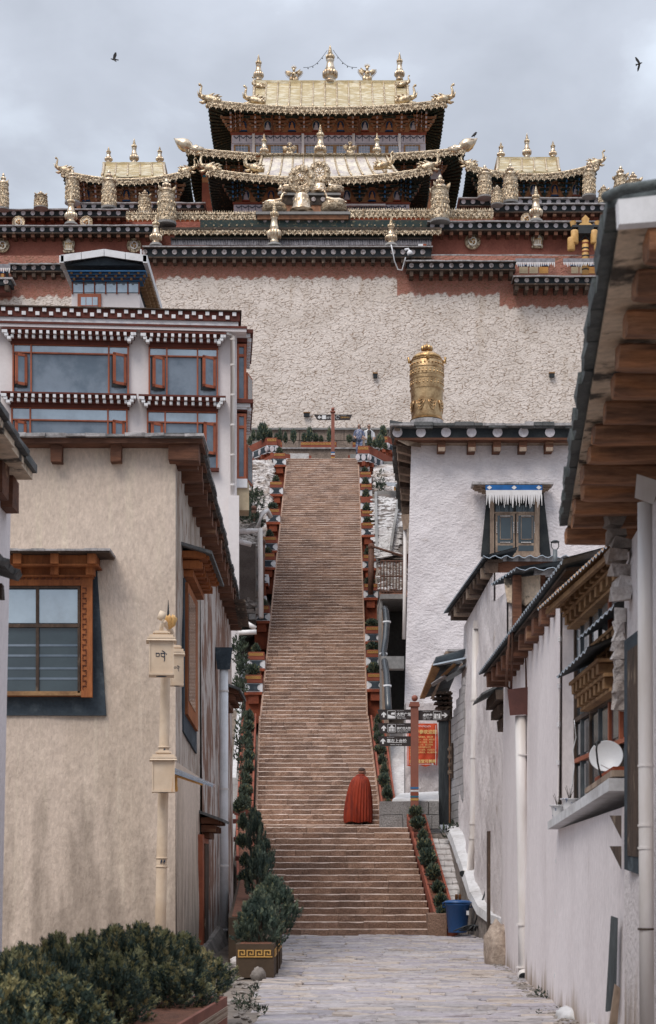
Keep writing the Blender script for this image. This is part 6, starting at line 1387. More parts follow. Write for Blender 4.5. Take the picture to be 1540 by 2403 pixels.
# ================================================================ HOUSE A: beige, left middle
AX, AD0, AD1 = -2.26, 24.0, 36.8
ha = thing('beige_house', 'beige rendered house with slate eaves and a blue black framed window, left', 'house', (-3.6, 24, GZ))
def plaster_face(nm, P00, P10, P11, P01, nu, nv, amp, m, par, seed, freq=1.6):
    """wall face with hand-trowelled unevenness; corners bottom-left, bottom-right, top-right, top-left"""
    P00, P10, P11, P01 = map(np.array, (P00, P10, P11, P01)); u = np.linspace(0, 1, nu)[None, :, None]; v = np.linspace(0, 1, nv)[:, None, None]
    P = (P00 * (1 - u) + P10 * u) * (1 - v) + (P01 * (1 - u) + P11 * u) * v; nrm = np.cross(P10 - P00, P01 - P00); nrm = nrm / np.linalg.norm(nrm)
    q = P @ np.array([1.0, .93, 0]); z = P[..., 2]; r = np.random.RandomState(seed)
    h = sum(np.sin(q * f * freq + a + 1.7 * np.sin(z * f * freq * .8 + b_)) / f for f, a, b_ in ((1.1, *r.rand(2) * 6), (2.6, *r.rand(2) * 6), (5.3, *r.rand(2) * 6), (9.7, *r.rand(2) * 6))) * .5 + r.rand(*q.shape) * .12
    edge = np.minimum(np.minimum(u[..., 0], 1 - u[..., 0]), np.minimum(v[..., 0], 1 - v[..., 0])) * 30
    P = P + nrm * (h * amp * np.clip(edge, 0, 1))[..., None]
    i = np.arange(nu * nv).reshape(nv, nu); F = np.stack([i[:-1, :-1], i[:-1, 1:], i[1:, 1:], i[1:, :-1]], -1).reshape(-1, 4)
    return inst(npmesh(nm, P.reshape(-1, 3), F, m, smooth=True), nm, par, Matrix.Identity(4))
plaster_face('front_wall', (-5.6, 24, GZ - .2), (AX, 24, GZ - .2), (AX, 24, 6.24), (-5.6, 24, 6.24), 110, 220, .030, m_beige, ha, 1, 1.5)
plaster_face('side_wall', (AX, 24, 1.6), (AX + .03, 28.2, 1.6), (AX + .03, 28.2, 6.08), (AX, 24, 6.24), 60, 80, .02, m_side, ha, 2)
plaster_face('side_wall_lower', (AX + .02, 24, GZ - .2), (AX + .03, 28.2, GZ - .2), (AX + .03, 28.2, 1.6), (AX, 24, 1.6), 60, 60, .02, m_beige, ha, 3)
plaster_face('patched_side_wall', (AX + .09, 28.2, GZ - .3), (AX + .12, AD1, GZ - .3), (AX + .06, AD1, 5.55), (AX + .03, 28.2, 6.08), 90, 110, .02, m_redpatch, ha, 4)
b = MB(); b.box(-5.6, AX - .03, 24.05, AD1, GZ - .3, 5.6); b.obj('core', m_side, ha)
def slab_roof(par, nm, pts, zs, th, m, seg=16, jit=.02):
    """irregular slate edge following the points"""
    b = MB()
    for (p0, z0), (p1, z1) in zip(zip(pts, zs), list(zip(pts, zs))[1:]):
        pass
    return b
for i in range(13):
    x0 = -5.58 + i * .29; b = MB(); b.box(x0, x0 + .286 + .01 * (i % 2), 23.66 + ru(-.02, .02), 24.6, 6.325 + ru(0, .01), 6.355 + ru(0, .03)); b.jit(.008); b.obj('slate', m_slatelight, ha)
b = MB(); b.box(-5.6, -1.84, 23.72, 24.4, 6.245, 6.32); b.obj('eave_board', m_woodx, ha)
for i in range(24):
    d0 = 23.66 + i * .54; zz = 6.36 - (d0 - 23.66) / 13.0 * .62; xe = -1.84 - .06 * i / 24 + ru(-.015, .015)
    b = MB(); b.box(-2.6, xe, d0, d0 + .545, zz - .045, zz + .01 + ru(0, .025)); b.jit(.006); b.obj('slate', m_slate, ha)
    b = MB(); b.box(-2.5, xe - .05, d0 + .1, d0 + .635, zz - .10, zz - .05); b.obj('eave_board', m_woodx, ha) if i % 2 == 0 else b.obj('eave_board', m_dkwood, ha)
for i in range(20):
    d0 = 24.12 + i * .645; zz = 6.235 - (d0 - 23.66) / 13.0 * .62; b = MB(); b.box(-2.3, -1.92 - ru(0, .05), d0, d0 + .20, zz - .24, zz - .005); b.jit(.008); b.obj('eave_beam', m_woodx, ha)
for xa, xb in ((118, 144), (258, 284)): b = MB(); b.box(X(xa, 23.8), X(xb, 23.8), 23.8, 24.1, 6.0, 6.24); b.jit(.008); b.obj('eave_beam', m_woodx, ha)
b = MB(); b.hexa([(X(395, 23.8), 23.8, 6.03), (-1.9, 23.76, 6.0), (-1.9, 24.1, 6.0), (X(395, 23.8), 24.1, 6.0), (X(395, 23.8), 23.8, 6.24), (-1.9, 23.76, 6.24), (-1.9, 24.1, 6.24), (X(395, 23.8), 24.1, 6.24)]); b.obj('corner_beam', m_woodx, ha)
# front window
D = 24.0
b = MB(); b.prism([(X(a, D), Z(c, D)) for a, c in ((-40, 1680), (250, 1680), (228, 1330), (-20, 1330))], D - .05, D); b.obj('window_surround', m_slateblue, ha)
fw = bar(ha, 'window', -20, 214, 1352, 1634, D - .14, .1, m_wood)
bar(fw, 'glass', 0, 184, 1381, 1622, D - .165, .03, m_glassd)
bar(fw, 'blind', 2, 84, 1384, 1462, D - .175, .012, m_glasspale); bar(fw, 'blind', 92, 182, 1384, 1462, D - .175, .012, m_glasspale)
for yy in (1512, 1536, 1566, 1590): bar(fw, 'reflection_strip', 4, 182, yy, yy + 5, D - .172, .006, m_glassb)  # pale strips laid on the pane as painted reflections
bar(fw, 'mullion', 84, 91, 1378, 1622, D - .20, .05, m_dkwood); bar(fw, 'transom', 0, 186, 1464, 1472, D - .205, .05, m_dkwood); bar(fw, 'jamb', 182, 188, 1376, 1626, D - .20, .05, m_dkwood); bar(fw, 'head', 0, 188, 1374, 1380, D - .202, .05, m_dkwood)
bar(fw, 'casing', 190, 216, 1352, 1636, D - .22, .08, m_wood); bar(fw, 'casing', -20, 216, 1352, 1374, D - .225, .08, m_wood)
b = MB()
for i in range(20):
    yy = 1385 + i * 12; b.box(X(199, D), X(208, D), D - .232, D - .22, Z(yy + 1.6, D), Z(yy, D)); b.box(X(199 if i % 2 else 206.5, D), X(200.5 if i % 2 else 208, D), D - .232, D - .22, Z(yy + 9, D), Z(yy, D))
for i in range(11): xx = 22 + i * 16; b.box(X(xx, D), X(xx + 9, D), D - .236, D - .225, Z(1366, D), Z(1364.4, D)); b.box(X(xx + 9, D), X(xx + 10.4, D), D - .236, D - .225, Z(1366, D), Z(1359, D))
b.obj('carved_fret', m_maroon, fw, 'stuff')
bar(fw, 'sill', -20, 214, 1622, 1632, D - .20, .1, m_tanwood)
for k_, (y0, y1, pr) in enumerate(((1296, 1324, .50), (1326, 1350, .34))):
    bar(ha, 'hood_board', -20, 226 - k_ * 14, y0, y1, D - pr + .12, pr - .12, m_wood); bar(ha, 'hood_rail', -20, 230 - k_ * 14, y1 - 1, y1 + 3, D - pr + .06, pr - .06, m_wood)
    for x in (30, 118, 205 - k_ * 4): bar(ha, 'hood_block', x, x + 19, y0 + 2, y1 - 2, D - pr, .2, m_wood)
for i in range(9): x = -20 + i * 31; bar(ha, 'hood_slate', x, x + 30.5, 1286 + ru(0, 2), 1292, D - .62 + ru(-.03, .03), .6, m_slatelight)
bar(ha, 'hood_deck', -20, 256, 1292, 1296.5, D - .58, .56, m_dkwood)
# side window and hoods (face looking at the stairs)
def side_poly(par, nm, pts, x0, x1, m):
    """polygon on a wall facing +x; pts (D, z)"""
    b = MB(); n = len(pts); i = b.p(*[(x1, d, z) for d, z in pts]); j = b.p(*[(x0, d, z) for d, z in pts]); b.face([i + k for k in range(n)]); b.face([j + k for k in reversed(range(n))])
    for k in range(n): b.face([i + (k + 1) % n, i + k, j + k, j + (k + 1) % n])
    return b.obj(nm, m, par)
side_poly(ha, 'window_surround', [(24.85, 2.12), (27.35, 1.95), (27.2, 4.5), (25.0, 4.5)], AX - .05, AX + .045, m_slateblue)
sw = side_poly(ha, 'side_window', [(25.05, 2.4), (27.05, 2.3), (27.0, 4.45), (25.1, 4.45)], AX - .05, AX + .09, m_wood)
side_poly(sw, 'glass', [(25.2, 2.62), (26.4, 2.56), (26.4, 4.3), (25.2, 4.3)], AX, AX + .10, m_glassd)
def side_hood(par, d0, d1, z, pr, m, n, sl=.35, xw=None):
    xw = AX if xw is None else xw; h = None
    for k_ in range(3): b = MB(); b.box(xw, xw + pr * (.9 - k_ * .25), d0 + k_ * .1, d1 - k_ * .1, z - .12 - k_ * .13, z - .02 - k_ * .13); b.obj('hood_board', m, par)
    for i in range(n):
        dd = d0 + (d1 - d0) * (i + .3) / n
        for k_ in range(2): b = MB(); b.box(xw, xw + pr * (1.0 - k_ * .25), dd, dd + .11, z - .13 - k_ * .14, z - .03 - k_ * .14); b.jit(.005); b.obj('hood_block', m, par)
    b = MB(); b.hexa([(xw - .02, d0 - .15, z + .05), (xw + pr * 1.15, d0 - .15, z - .10), (xw + pr * 1.15, d1 + .15, z - .10), (xw - .02, d1 + .15, z + .05), (xw - .02, d0 - .15, z + .10), (xw + pr * 1.15, d0 - .15, z - .05), (xw + pr * 1.15, d1 + .15, z - .05), (xw - .02, d1 + .15, z + .10)]); b.obj('hood_slate', m_slate, par)
side_hood(ha, 24.9, 27.5, 4.92, .42, m_wood, 7)
side_hood(ha, 28.1, 29.7, .92, .34, m_woodx, 5, xw=AX + .05)
side_hood(ha, 33.2, 35.2, 3.75, .34, m_woodx, 6, xw=AX + .08)
dr = side_poly(ha, 'door', [(27.9, GZ), (29.3, GZ), (29.3, .60), (27.9, .60)], AX, AX + .10, m_frame); side_poly(dr, 'leaf', [(28.25, GZ), (29.05, GZ), (29.05, .45), (28.25, .45)], AX, AX + .12, m_dkwood)
# ledge stone foot at the far corner
b = MB(); b.hexa([(-2.9, 27, GZ - .1), (-1.95, 27.5, GZ - .1), (-1.85, 36.6, GZ - .1), (-2.4, 36.6, GZ - .1), (-2.9, 27, GZ + .1), (-2.1, 27.5, GZ + .15), (-2.1, 36.6, GZ + .55), (-2.4, 36.6, GZ + .6)]); b.jit(.03); b.obj('wall_foot', m_rockg, ha)
# downpipe with hopper
D = 31.8; dp = thing('downpipe', 'white downpipe with dark grey hopper on the side wall of the beige house', 'downpipe', W(525, 2200, D), 'downpipes on the house walls'); 
b = MS(); b.tube([W(525.5, 1560, D), W(525.5, 1850, D), W(526.5, 2208, D)], .085, 14); b.obj('pipe', m_whitepaint, dp)
b = MB(); k = D / K
b.hexa([W(510, 1571, D - .1), W(540, 1571, D - .1), W(540, 1571, D + .18), W(510, 1571, D + .18), W(504, 1519, D - .15), W(546, 1519, D - .15), W(546, 1519, D + .22), W(504, 1519, D + .22)]); b.obj('hopper', m_slateblue, dp)
for y in (1620, 1850, 2030, 2180): b = MB(); b.tube([W(525.6, y, D), W(525.6, y + 4, D)], .094, 14); b.obj('collar', m_pvc, dp)
# roof scrap behind: corrugated strip
b = MB()
for i in range(10): b.box(-1.95 + .0, -1.72, 33.6 + i * .18, 33.7 + i * .18, 5.55 - i * .03, 5.60 - i * .03)
tag(b.obj('tin_offcut', m_dkwood, None), 'scrap of corrugated sheet against the far end of the beige house eave', 'roofing')

# ---- lamp post with boxes
D = 21.0; k = D / K; lp = thing('street_lamp', 'cream lamp post with lettered lantern boxes and a lotus top before the beige house', 'street lamp', W(378, 2300, D))
b = MS(); b.tube([W(374, 2310, D), W(378, 2100, D), W(383, 1860, D), W(388, 1600, D), W(391, 1490, D)], [13.5 * k, 13 * k, 12.5 * k, 11.5 * k, 9 * k], 20); b.obj('post', m_cream, lp)
for y in (1752, 1775, 2012, 2032): b = MS(); b.tube([W(385.2 - (y - 1752) * .02, y, D), W(385.2 - (y - 1752) * .02, y + 4, D)], 14.2 * k, 20); b.obj('collar', m_cream, lp)
b = MB(TR(0, D - 14 * k, 0)); 
for (x, y) in ((386, 1758), (387, 1764), (379, 2018), (386, 2018)): b.box(X(x, D), X(x + 3, D), -.004, .03, Z(y + 6, D), Z(y, D)); b.box(X(x - 1, D), X(x + 1, D), -.004, .03, Z(y + 9, D), Z(y + 3, D))
b.obj('post_lettering', m_ink, lp)
def lantern(x0, x1, y0, y1, D, rot, let):
    k = D / K; c = W((x0 + x1) / 2, y1, D); w_ = (x1 - x0) * k; h = (y1 - y0) * k; T = Matrix.Translation(c) @ RZ(rot)
    def bb(nm, a, z0, z1, m_, par=None):
        b = MB(T); b.box(-w_ * a / 2, w_ * a / 2, -w_ * a / 2, w_ * a / 2, h * z0, h * z1); return b.obj(nm, m_, par or lp)
    o = bb('lantern_box', .86, .04, .76, m_cream)
    for a in (-1, 1):
        for c_ in (-1, 1): b = MB(T); b.box(a * w_ * .44 - w_ * .025, a * w_ * .44 + w_ * .025, c_ * w_ * .44 - w_ * .025, c_ * w_ * .44 + w_ * .025, 0, h * .78); b.obj('corner_strip', m_cream, o)
    bb('floor_plate', .95, 0, .045, m_cream, o); bb('lid_lower', 1.06, .80, .84, m_cream, o); bb('lid_upper', .90, .84, .90, m_cream, o)
    b = MB(T); a = w_ * .53; a2 = w_ * .46; b.hexa([(-a * 1.08, -a * 1.08, h * .76), (a * 1.08, -a * 1.08, h * .76), (a * 1.08, a * 1.08, h * .76), (-a * 1.08, a * 1.08, h * .76), (-a2, -a2, h * .82), (a2, -a2, h * .82), (a2, a2, h * .82), (-a2, a2, h * .82)]); b.obj('eave', m_cream, o)
    bb('cap_lower', .50, .90, .94, m_cream, o); bb('cap_plate', .64, .94, .97, m_cream, o); bb('cap_top', .48, .97, 1.0, m_cream, o)
    b = MB(T); b.lathe([(w_ * .2, -.004), (w_ * .2, 0)], n=16); b.obj('bulb_hole', m_ink, o)
    if let:
        b = MB(T @ TR(0, -w_ * .432, 0)); b.cm = 0; u = w_ / 60
        S_ = lambda *P: [b.tube([(p[0] * u, 0, h * .42 + p[1] * u) for p in P], 1.15 * u, 5)]
        S_((-13, 6), (-5, 6)); S_((-12, 6), (-12, -1), (-5, -1), (-5, 6)); S_((-2, 6), (9, 6)); S_((-1, 6), (-1, 0), (4, -2), (7, -1)); S_((7, 6), (7, -9), (6, -12)); S_((1, 12), (8, 8)); S_((11, 6), (11, 3))
        b.obj('syllable', m_ink, o)
    return o
lantern(348, 410, 1482, 1587, 20.6, R(6), True)
lantern(399, 432, 1515, 1610, 21.4, R(6), True)
lantern(355, 412, 1762, 1860, 20.7, R(6), False)
b = MS(); b.tube([W(378, 1487, 20.6), W(380, 1465, 20.6), W(383, 1450, 20.7)], 5 * k, 10); b.tube([W(376, 1455, 20.7), W(384, 1436, 20.7)], 9 * k, 14); b.tube([W(386, 1460, 20.8), W(402, 1482, 21), W(405, 1500, 21.2)], 6 * k, 10); b.obj('arm', m_cream, lp)
for q in range(9):
    a = q * 2 * pi / 9; b = MS(); c = W(397, 1476, 20.9); p1 = c + Vector((cos(a) * 9 * k, sin(a) * 9 * k, 10 * k)); p2 = c + Vector((cos(a) * 14 * k, sin(a) * 14 * k, 24 * k)); b.tube([c, p1, p2, p2 + Vector((-cos(a) * 3 * k, -sin(a) * 3 * k, 9 * k))], [2 * k, 6 * k, 6 * k, .5 * k], 8); b.obj('lotus_petal', m_lampgold, lp)
b = MB(); b.tube([W(394, 1460, 21), W(395, 1436, 21), W(395, 1408, 21)], [3.5 * k, 2.5 * k, .5 * k], 8); b.obj('spike', m_iron, lp)
b = MB(); b.hexa([W(398, 1812, 20.7), W(404, 1806, 21.6), W(505, 1846, 22.2), W(500, 1848, 21.6), W(398, 1806, 20.7), W(404, 1800, 21.6), W(505, 1841, 22.2), W(500, 1843, 21.6)]); b.obj('solar_panel', m_solar, lp)
b = MB(); b.tube([W(412, 1858, 21), W(412, 1822, 21)], .025, 8); b.box(X(398, 21), X(417, 21), 20.95, 21.05, Z(1856, 21), Z(1846, 21)); b.tube([W(400, 1816, 21), W(474, 1840, 21.4)], .02, 6); b.obj('panel_bracket', m_amber, lp)

# ================================================================ BUILDING B: far left
hb = thing('pink_white_house', 'pinkish white house at the left edge with dark beams under a slate eave', 'house', (-3.5, 12, GZ))
plaster_face('side_wall', (-2.86, 8, GZ - .2), (-2.84, 14, GZ - .2), (-2.74, 14, 3.3), (-2.74, 8, 3.3), 30, 60, .01, m_white, hb, 6)
b = MB(); b.box(-6, -2.87, 8, 13.99, GZ - .2, 3.3); b.obj('core', m_white, hb)
for i in range(11):
    d0 = 8.0 + i * .52; xe = -2.22 - (d0 - 8) * .045; b = MB(); b.box(-3.2, xe + ru(-.02, .01), d0, d0 + .53, 3.36 + (i % 2) * .012, 3.41 + ru(0, .02)); b.jit(.006); b.obj('slate', m_slate, hb)
    b = MB(); b.box(-3.1, xe - .05, d0, d0 + .52, 3.30, 3.355); b.obj('eave_board', m_boardpeel, hb)
for i in range(9): d0 = 9.4 + i * .52; b = MB(); b.box(-2.9, -2.47 - (d0 - 8) * .03, d0, d0 + .26, 3.03, 3.295); b.jit(.008); b.obj('eave_beam', m_woodx, hb)
tag_ = thing('window_hood', 'small dark slate window hood with brackets at the left edge', 'window hood', (-2.4, 10.8, 1.9))
for i in range(6): b = MB(); b.hexa([(-2.8, 10.0 + i * .18, 2.18), (-2.12, 10.0 + i * .18, 1.98), (-2.12, 10.2 + i * .18, 1.98), (-2.8, 10.2 + i * .18, 2.18), (-2.8, 10.0 + i * .18, 2.22), (-2.10 + .03 * (i % 2), 10.0 + i * .18, 2.02), (-2.10, 10.2 + i * .18, 2.01), (-2.8, 10.2 + i * .18, 2.22)]); b.jit(.008); b.obj('slate', m_slate, tag_)
for i in range(4):
    for k_ in range(2): b = MB(); b.box(-2.78, -2.22 - k_ * .12, 10.1 + i * .3, 10.2 + i * .3, 1.84 - k_ * .13, 1.94 - k_ * .13); b.jit(.006); b.obj('bracket', m_dkwood, tag_)

# ================================================================ HOUSE F: white, behind right
hf = thing('white_monk_house', 'tall white house with a disc banded eave and a black framed curtained window', 'house', (4.5, 50, 4))
plaster_face('front_wall', (X(944, 50), 49.85, 2.6), (9.0, 49.85, 2.6), (9.0, 50.1, Z(1035, 50)), (X(966, 50), 50.1, Z(1035, 50)), 150, 190, .055, m_whiterough, hf, 11, 1.4)
b = MB(); b.hexa([(X(944, 50) + .02, 49.9, 2.5), (9, 49.9, 2.5), (9, 62, 2.5), (3.2, 62, 2.5), (X(966, 50) + .02, 50.14, Z(1035, 50)), (9, 50.14, Z(1035, 50)), (9, 62, Z(1035, 50)), (3.35, 62, Z(1035, 50))]); b.obj('side_walls', m_whiterough, hf)
D = 49.35
x = 916
while x < 1352:
    ww = ru(18, 46); bar(hf, 'roof_slate', x, x + ww - .5, 991 + ru(-2.5, 2.5), 998, D - .12 + ru(-.06, .06), 1.2, m_slatelight if rnd() < .5 else m_slate); x += ww
x = 920
while x < 1352:
    ww = ru(22, 50); bar(hf, 'roof_slate', x, x + ww - .5, 997.6, 1003 + ru(-1, 1), D - .02 + ru(-.05, .05), 1.2, m_slate); x += ww
bar(hf, 'black_band', 926, 1352, 1003, 1027, D + .12, .5, m_black); bar(hf, 'plank', 926, 1352, 1027, 1032, D + .10, .6, m_woodx); bar(hf, 'wall_plate', 940, 1352, 1032, 1040, D + .45, .4, m_palewood)
for x in (933, 988, 1047, 1107, 1168, 1229, 1291): kk = 49.4 / K; inst(disc_me, 'disc', hf, TR(X(x, 49.45), D + .11, Z(1014.5, 49.45)) @ SC(11.6 * kk, .06, 11.6 * kk))
for x in (1037, 1108, 1167, 1228, 1290): bar(hf, 'beam_end', x - 9, x + 9, 1032, 1057, D + .22, .6, m_woodx); bar(hf, 'beam_chamfer', x - 8, x + 8, 1049, 1058, D + .18, .1, m_palewood)
b = MB(); b.hexa([W(934, 1034, D + .1), W(958, 1046, D + .2), W(988, 1050, D + .5), W(988, 1034, D + .5)][::1] + [W(934, 1028, D + .1), W(958, 1028, D + .2), W(988, 1030, D + .5), W(988, 1028, D + .5)]); b.obj('corner_beam', m_palewood, hf)
e0 = Vector((X(917, 49.3), 49.3, Z(996, 49.3))); e1 = Vector((2.66, 61.0, Z(996, 49.3) - .1)); w0_ = Vector((X(966, 50) , 50, e0.z)); w1_ = Vector((3.3, 61, e1.z))
for i in range(22):
    a, c = i / 22, (i + 1) / 22; p, q, r, s_ = e0.lerp(e1, a), e0.lerp(e1, c), w0_.lerp(w1_, c) + Vector((.4, 0, 0)), w0_.lerp(w1_, a) + Vector((.4, 0, 0)); j = Vector((ru(-.05, .03), 0, ru(-.02, .02)))
    b = MB(); b.ext([p + j, s_, r, q + j], (0, 0, .14)); b.jit(.012); b.obj('roof_slate', m_slate, hf)
    b = MB(); b.ext([p + Vector((.12, 0, -.16)), s_ + Vector((0, 0, -.16)), r + Vector((0, 0, -.16)), q + Vector((.12, 0, -.16))], (0, 0, .12)); b.obj('eave_board', m_dkwood if i % 2 else m_palewood, hf)
for i in range(13):
    a = (i + .35) / 13; p, r = e0.lerp(e1, a), w0_.lerp(w1_, a); d = .24
    b = MB(); b.hexa([p + Vector((.18, 0, -.48)), r + Vector((.1, 0, -.48)), r + Vector((.1, d, -.48)), p + Vector((.18, d, -.48)), p + Vector((.16, 0, -.17)), r + Vector((.1, 0, -.17)), r + Vector((.1, d, -.17)), p + Vector((.16, d, -.17))]); b.jit(.01); b.obj('eave_beam', m_palewood if i % 3 else m_dkwood, hf)
# window of house F
D = 49.95
b = MB(); b.prism([(X(a, D), Z(c, D)) for a, c in ((1129, 1306), (1293, 1306), (1275, 1152), (1143, 1152))], D - .06, D); b.jit(.01); b.obj('window_surround', m_black, hf)
wf = bar(hf, 'window', 1151, 1267, 1160, 1306, D - .14, .09, m_palewood)
bar(wf, 'recess', 1160, 1258, 1168, 1297, D - .15, .02, m_black)
bar(wf, 'upper_pane', 1163, 1205, 1186, 1201, D - .165, .02, m_glassd); bar(wf, 'upper_pane', 1212, 1255, 1186, 1201, D - .165, .02, m_glassd)
bar(wf, 'transom', 1160, 1260, 1201, 1205, D - .20, .05, m_palewood)
for x0 in (1163, 1212):
    s_ = bar(wf, 'shutter', x0, x0 + 46, 1205, 1297, D - .19, .04, m_palewood); 
    bar(wf, 'pane', x0 + 5, x0 + 41, 1210, 1274, D - .195, .02, m_glassd); bar(wf, 'pane', x0 + 5, x0 + 41, 1280, 1293, D - .195, .02, m_glassd)
    b = MB()
    for xa, xb, ya, yb in ((x0 + 9, x0 + 36, 1216, 1217.4), (x0 + 9, x0 + 36, 1268, 1269.4), (x0 + 9, x0 + 10.4, 1216, 1269), (x0 + 34.6, x0 + 36, 1216, 1269)): b.box(X(xa, D), X(xb, D), D - .215, D - .195, Z(yb, D), Z(ya, D))
    b.obj('inner_frame', m_palewood, wf)
    b = MB()
    for q in range(7):
        for xx, yy in ((x0 + 3, 1226 + q * 4), (x0 + 43, 1226 + q * 4), (x0 + 13 + q * 3.4, 1211), (x0 + 13 + q * 3.4, 1273)): b.ball(W(xx, yy, D - .21), .022, 6, 4)
    b.obj('carved_scrolls', m_beakstone, wf, 'stuff')
for x_ in (1151, 1256): bar(wf, 'casing', x_, x_ + 9, 1160, 1306, D - .24, .1, m_palewood)
bar(wf, 'sill', 1150, 1268, 1297, 1306, D - .22, .1, m_palewood)
for i in range(7): x = 1109 + i * 27.3; bar(hf, 'hood_slate', x, x + 27, 1131 + ru(-1, 1), 1136, D - .62 + ru(-.05, .05), .6, m_slatelight)
bar(hf, 'hood_board', 1113, 1294, 1136, 1141, D - .52, .5, m_palewood)
for s_, x0 in ((1, 1116), (-1, 1290)):
    for q in range(3): bar(hf, 'hood_corbel', min(x0 + s_ * q * 8, x0 + s_ * (q * 8 + 16)), max(x0 + s_ * q * 8, x0 + s_ * (q * 8 + 16)), 1141 + q * 5, 1146 + q * 5, D - .42 + q * .1, .4 - q * .1, m_palewood)
# its curtain
ct = thing('window_curtain', 'blue and white fringed curtain over the black framed window', 'curtain', W(1207, 1189, 49.3)); D = 49.28
bar(ct, 'blue_band', 1140, 1273, 1138, 1150, D, .03, m_blue); bar(ct, 'white_band', 1141, 1272, 1150, 1160, D, .03, m_cloth)
for x in (1149, 1207, 1265): b = MB(); c = W(x, 1144, D - .01); r = .065; b.ext([c + Vector((0, 0, -r)), c + Vector((r * 1.2, 0, 0)), c + Vector((0, 0, r)), c + Vector((-r * 1.2, 0, 0))], (0, .01, 0)); b.obj('white_diamond', m_cloth, ct)
n = 34
for i in range(n):
    x = 1142 + i * 3.85; yb = ru(1176, 1193); k_ = ru(-2, 2)
    b = MB(); b.hexa([W(x + 1.2 + k_, yb, D), W(x + 2.0 + k_, yb, D), W(x + 2.0 + k_, yb, D + .01), W(x + 1.2 + k_, yb, D + .01), W(x, 1160, D), W(x + 3.7, 1160, D), W(x + 3.7, 1160, D + .03), W(x, 1160, D + .03)]); b.obj('tassel', m_cloth, ct)
# brass cylinder on its roof
D = 51.5; k = D / K; gc = thing('brass_cylinder', 'tall embossed yellow brass victory cylinder on the roof of the white house', 'victory banner', W(1002, 990, D)); c = W(1002, 990, D)
r = 39 * k; H = 145 * k
b = MS(); b.lathe([(r * .92, 0), (r * .93, H * .08), (r * .95, H * .3), (r, H * .55), (r, H * .78), (r * .97, H * .95), (r * .90, H)], c, 40); b.obj('cylinder', m_brass, gc)
b = MB(); b.smooth = True
for z_, rr in ((.02, .97), (.50, 1.0), (.66, 1.01), (.72, 1.01), (.84, 1.01), (.97, .98)): b.lathe([(r * rr - .02, H * z_ - .012), (r * rr + .022, H * z_), (r * rr - .02, H * z_ + .012)], c, 40)
b.obj('raised_bands', m_brass, gc)
b = MB(); b.smooth = True
for q in range(26):
    a = q * 2 * pi / 26
    for z_, s_ in ((.58, .03), (.62, .02), (.755, .035), (.80, .025), (.90, .03)): b.ball(c + Vector((cos(a + z_) * r * 1.0, sin(a + z_) * r * 1.0, H * z_)), (s_, s_, s_), 6, 4)
for q in range(8):
    a0 = q * pi / 4 + .3
    for j_ in range(4): b.tube([c + Vector((cos(a0 + t_) * r * .985, sin(a0 + t_) * r * .985, H * (.14 + .05 * j_ + .30 * (1 - cos(t_ * (3.6 - j_ * .3))) ))) for t_ in [(-.30 + .06 * j_) + (.60 - .12 * j_) * s_ / 8 for s_ in range(9)]], .014, 5)
b.obj('swag_relief', m_brass, gc, 'stuff')
b = MS(); b.lathe([(r * .93, H), (r * .84, H * 1.05), (r * .60, H * 1.10), (r * .28, H * 1.125), (r * .12, H * 1.14), (r * .22, H * 1.16), (r * .26, H * 1.18), (r * .10, H * 1.195), (r * .20, H * 1.22), (r * .07, H * 1.245), (.005, H * 1.28)], c, 20); b.obj('crown', m_golddk, gc)
for q in range(6): a = q * pi / 3; b = MS(); b.ball(c + Vector((cos(a) * r * .24, sin(a) * r * .24, H * 1.185)), (.07, .07, .10), 8, 6); b.obj('crown_petal', m_golddk, gc)
for q in range(4): a = q * pi / 2 + .0; b = MS(); dv = Vector((cos(a), sin(a), 0)); b.tube([c + dv * r * .85 + Vector((0, 0, H * .97)), c + dv * r * 1.08 + Vector((0, 0, H * .97)), c + dv * r * 1.13 + Vector((0, 0, H * 1.04)), c + dv * r * 1.05 + Vector((0, 0, H * 1.05))], [.07, .06, .04, .015], 8); b.obj('makara_arm', m_golddk, gc)
b = MB(); b.lathe([(r * 1.02, -.15), (r * 1.0, 0)], c, 24); b.obj('plinth', m_slatelight, gc)

# ================================================================ RIGHT OF THE STAIRS: terrace, railing, cavity, pipe, rubble
gl = thing('concrete_platform', 'concrete platform with a shaded cavity below, between stairs and white house', 'platform', (2.1, 52, 3))
D = 52.0
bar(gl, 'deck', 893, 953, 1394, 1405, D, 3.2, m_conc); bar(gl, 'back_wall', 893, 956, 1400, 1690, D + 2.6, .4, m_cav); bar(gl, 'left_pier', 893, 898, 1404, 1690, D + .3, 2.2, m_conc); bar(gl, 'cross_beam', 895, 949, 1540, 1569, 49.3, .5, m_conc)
b = MB(); b.hexa([(X(900, 50), 50, 2.5), (X(920, 47), 47, 2.0), (X(924, 47), 47.2, 2.0), (X(905, 50), 50.2, 2.5), (X(894, 53), 53, 8.3), (X(897, 52), 52, 8.3), (X(899, 52), 52.2, 8.3), (X(896, 53), 53.2, 8.3)]); b.obj('leaning_slab', m_palewood, gl)
rl = thing('railing', 'rusty iron railing on the concrete platform right of the stairs', 'railing', W(918, 1392, D)); D = 52.1
for y in (1316, 1352, 1388): b = MB(); b.tube([W(893, y, D), W(953, y + 1, D)], .025, 6); b.obj('rail', m_rust, rl)
for i in range(9): x = 894 + i * 7.2; b = MB(); b.tube([W(x, 1392, D), W(x, 1317, D)], .018, 6); b.obj('baluster', m_rust, rl)
b = MB(); b.tube([W(870, 1281, D), W(955, 1308, D)], .04, 6); b.obj('slanting_handrail', m_rust, rl)
D = 49.9; bp = thing('black_pipe', 'glossy black drain pipe with pale clips winding down beside the stairs', 'pipe', W(910, 1650, D))
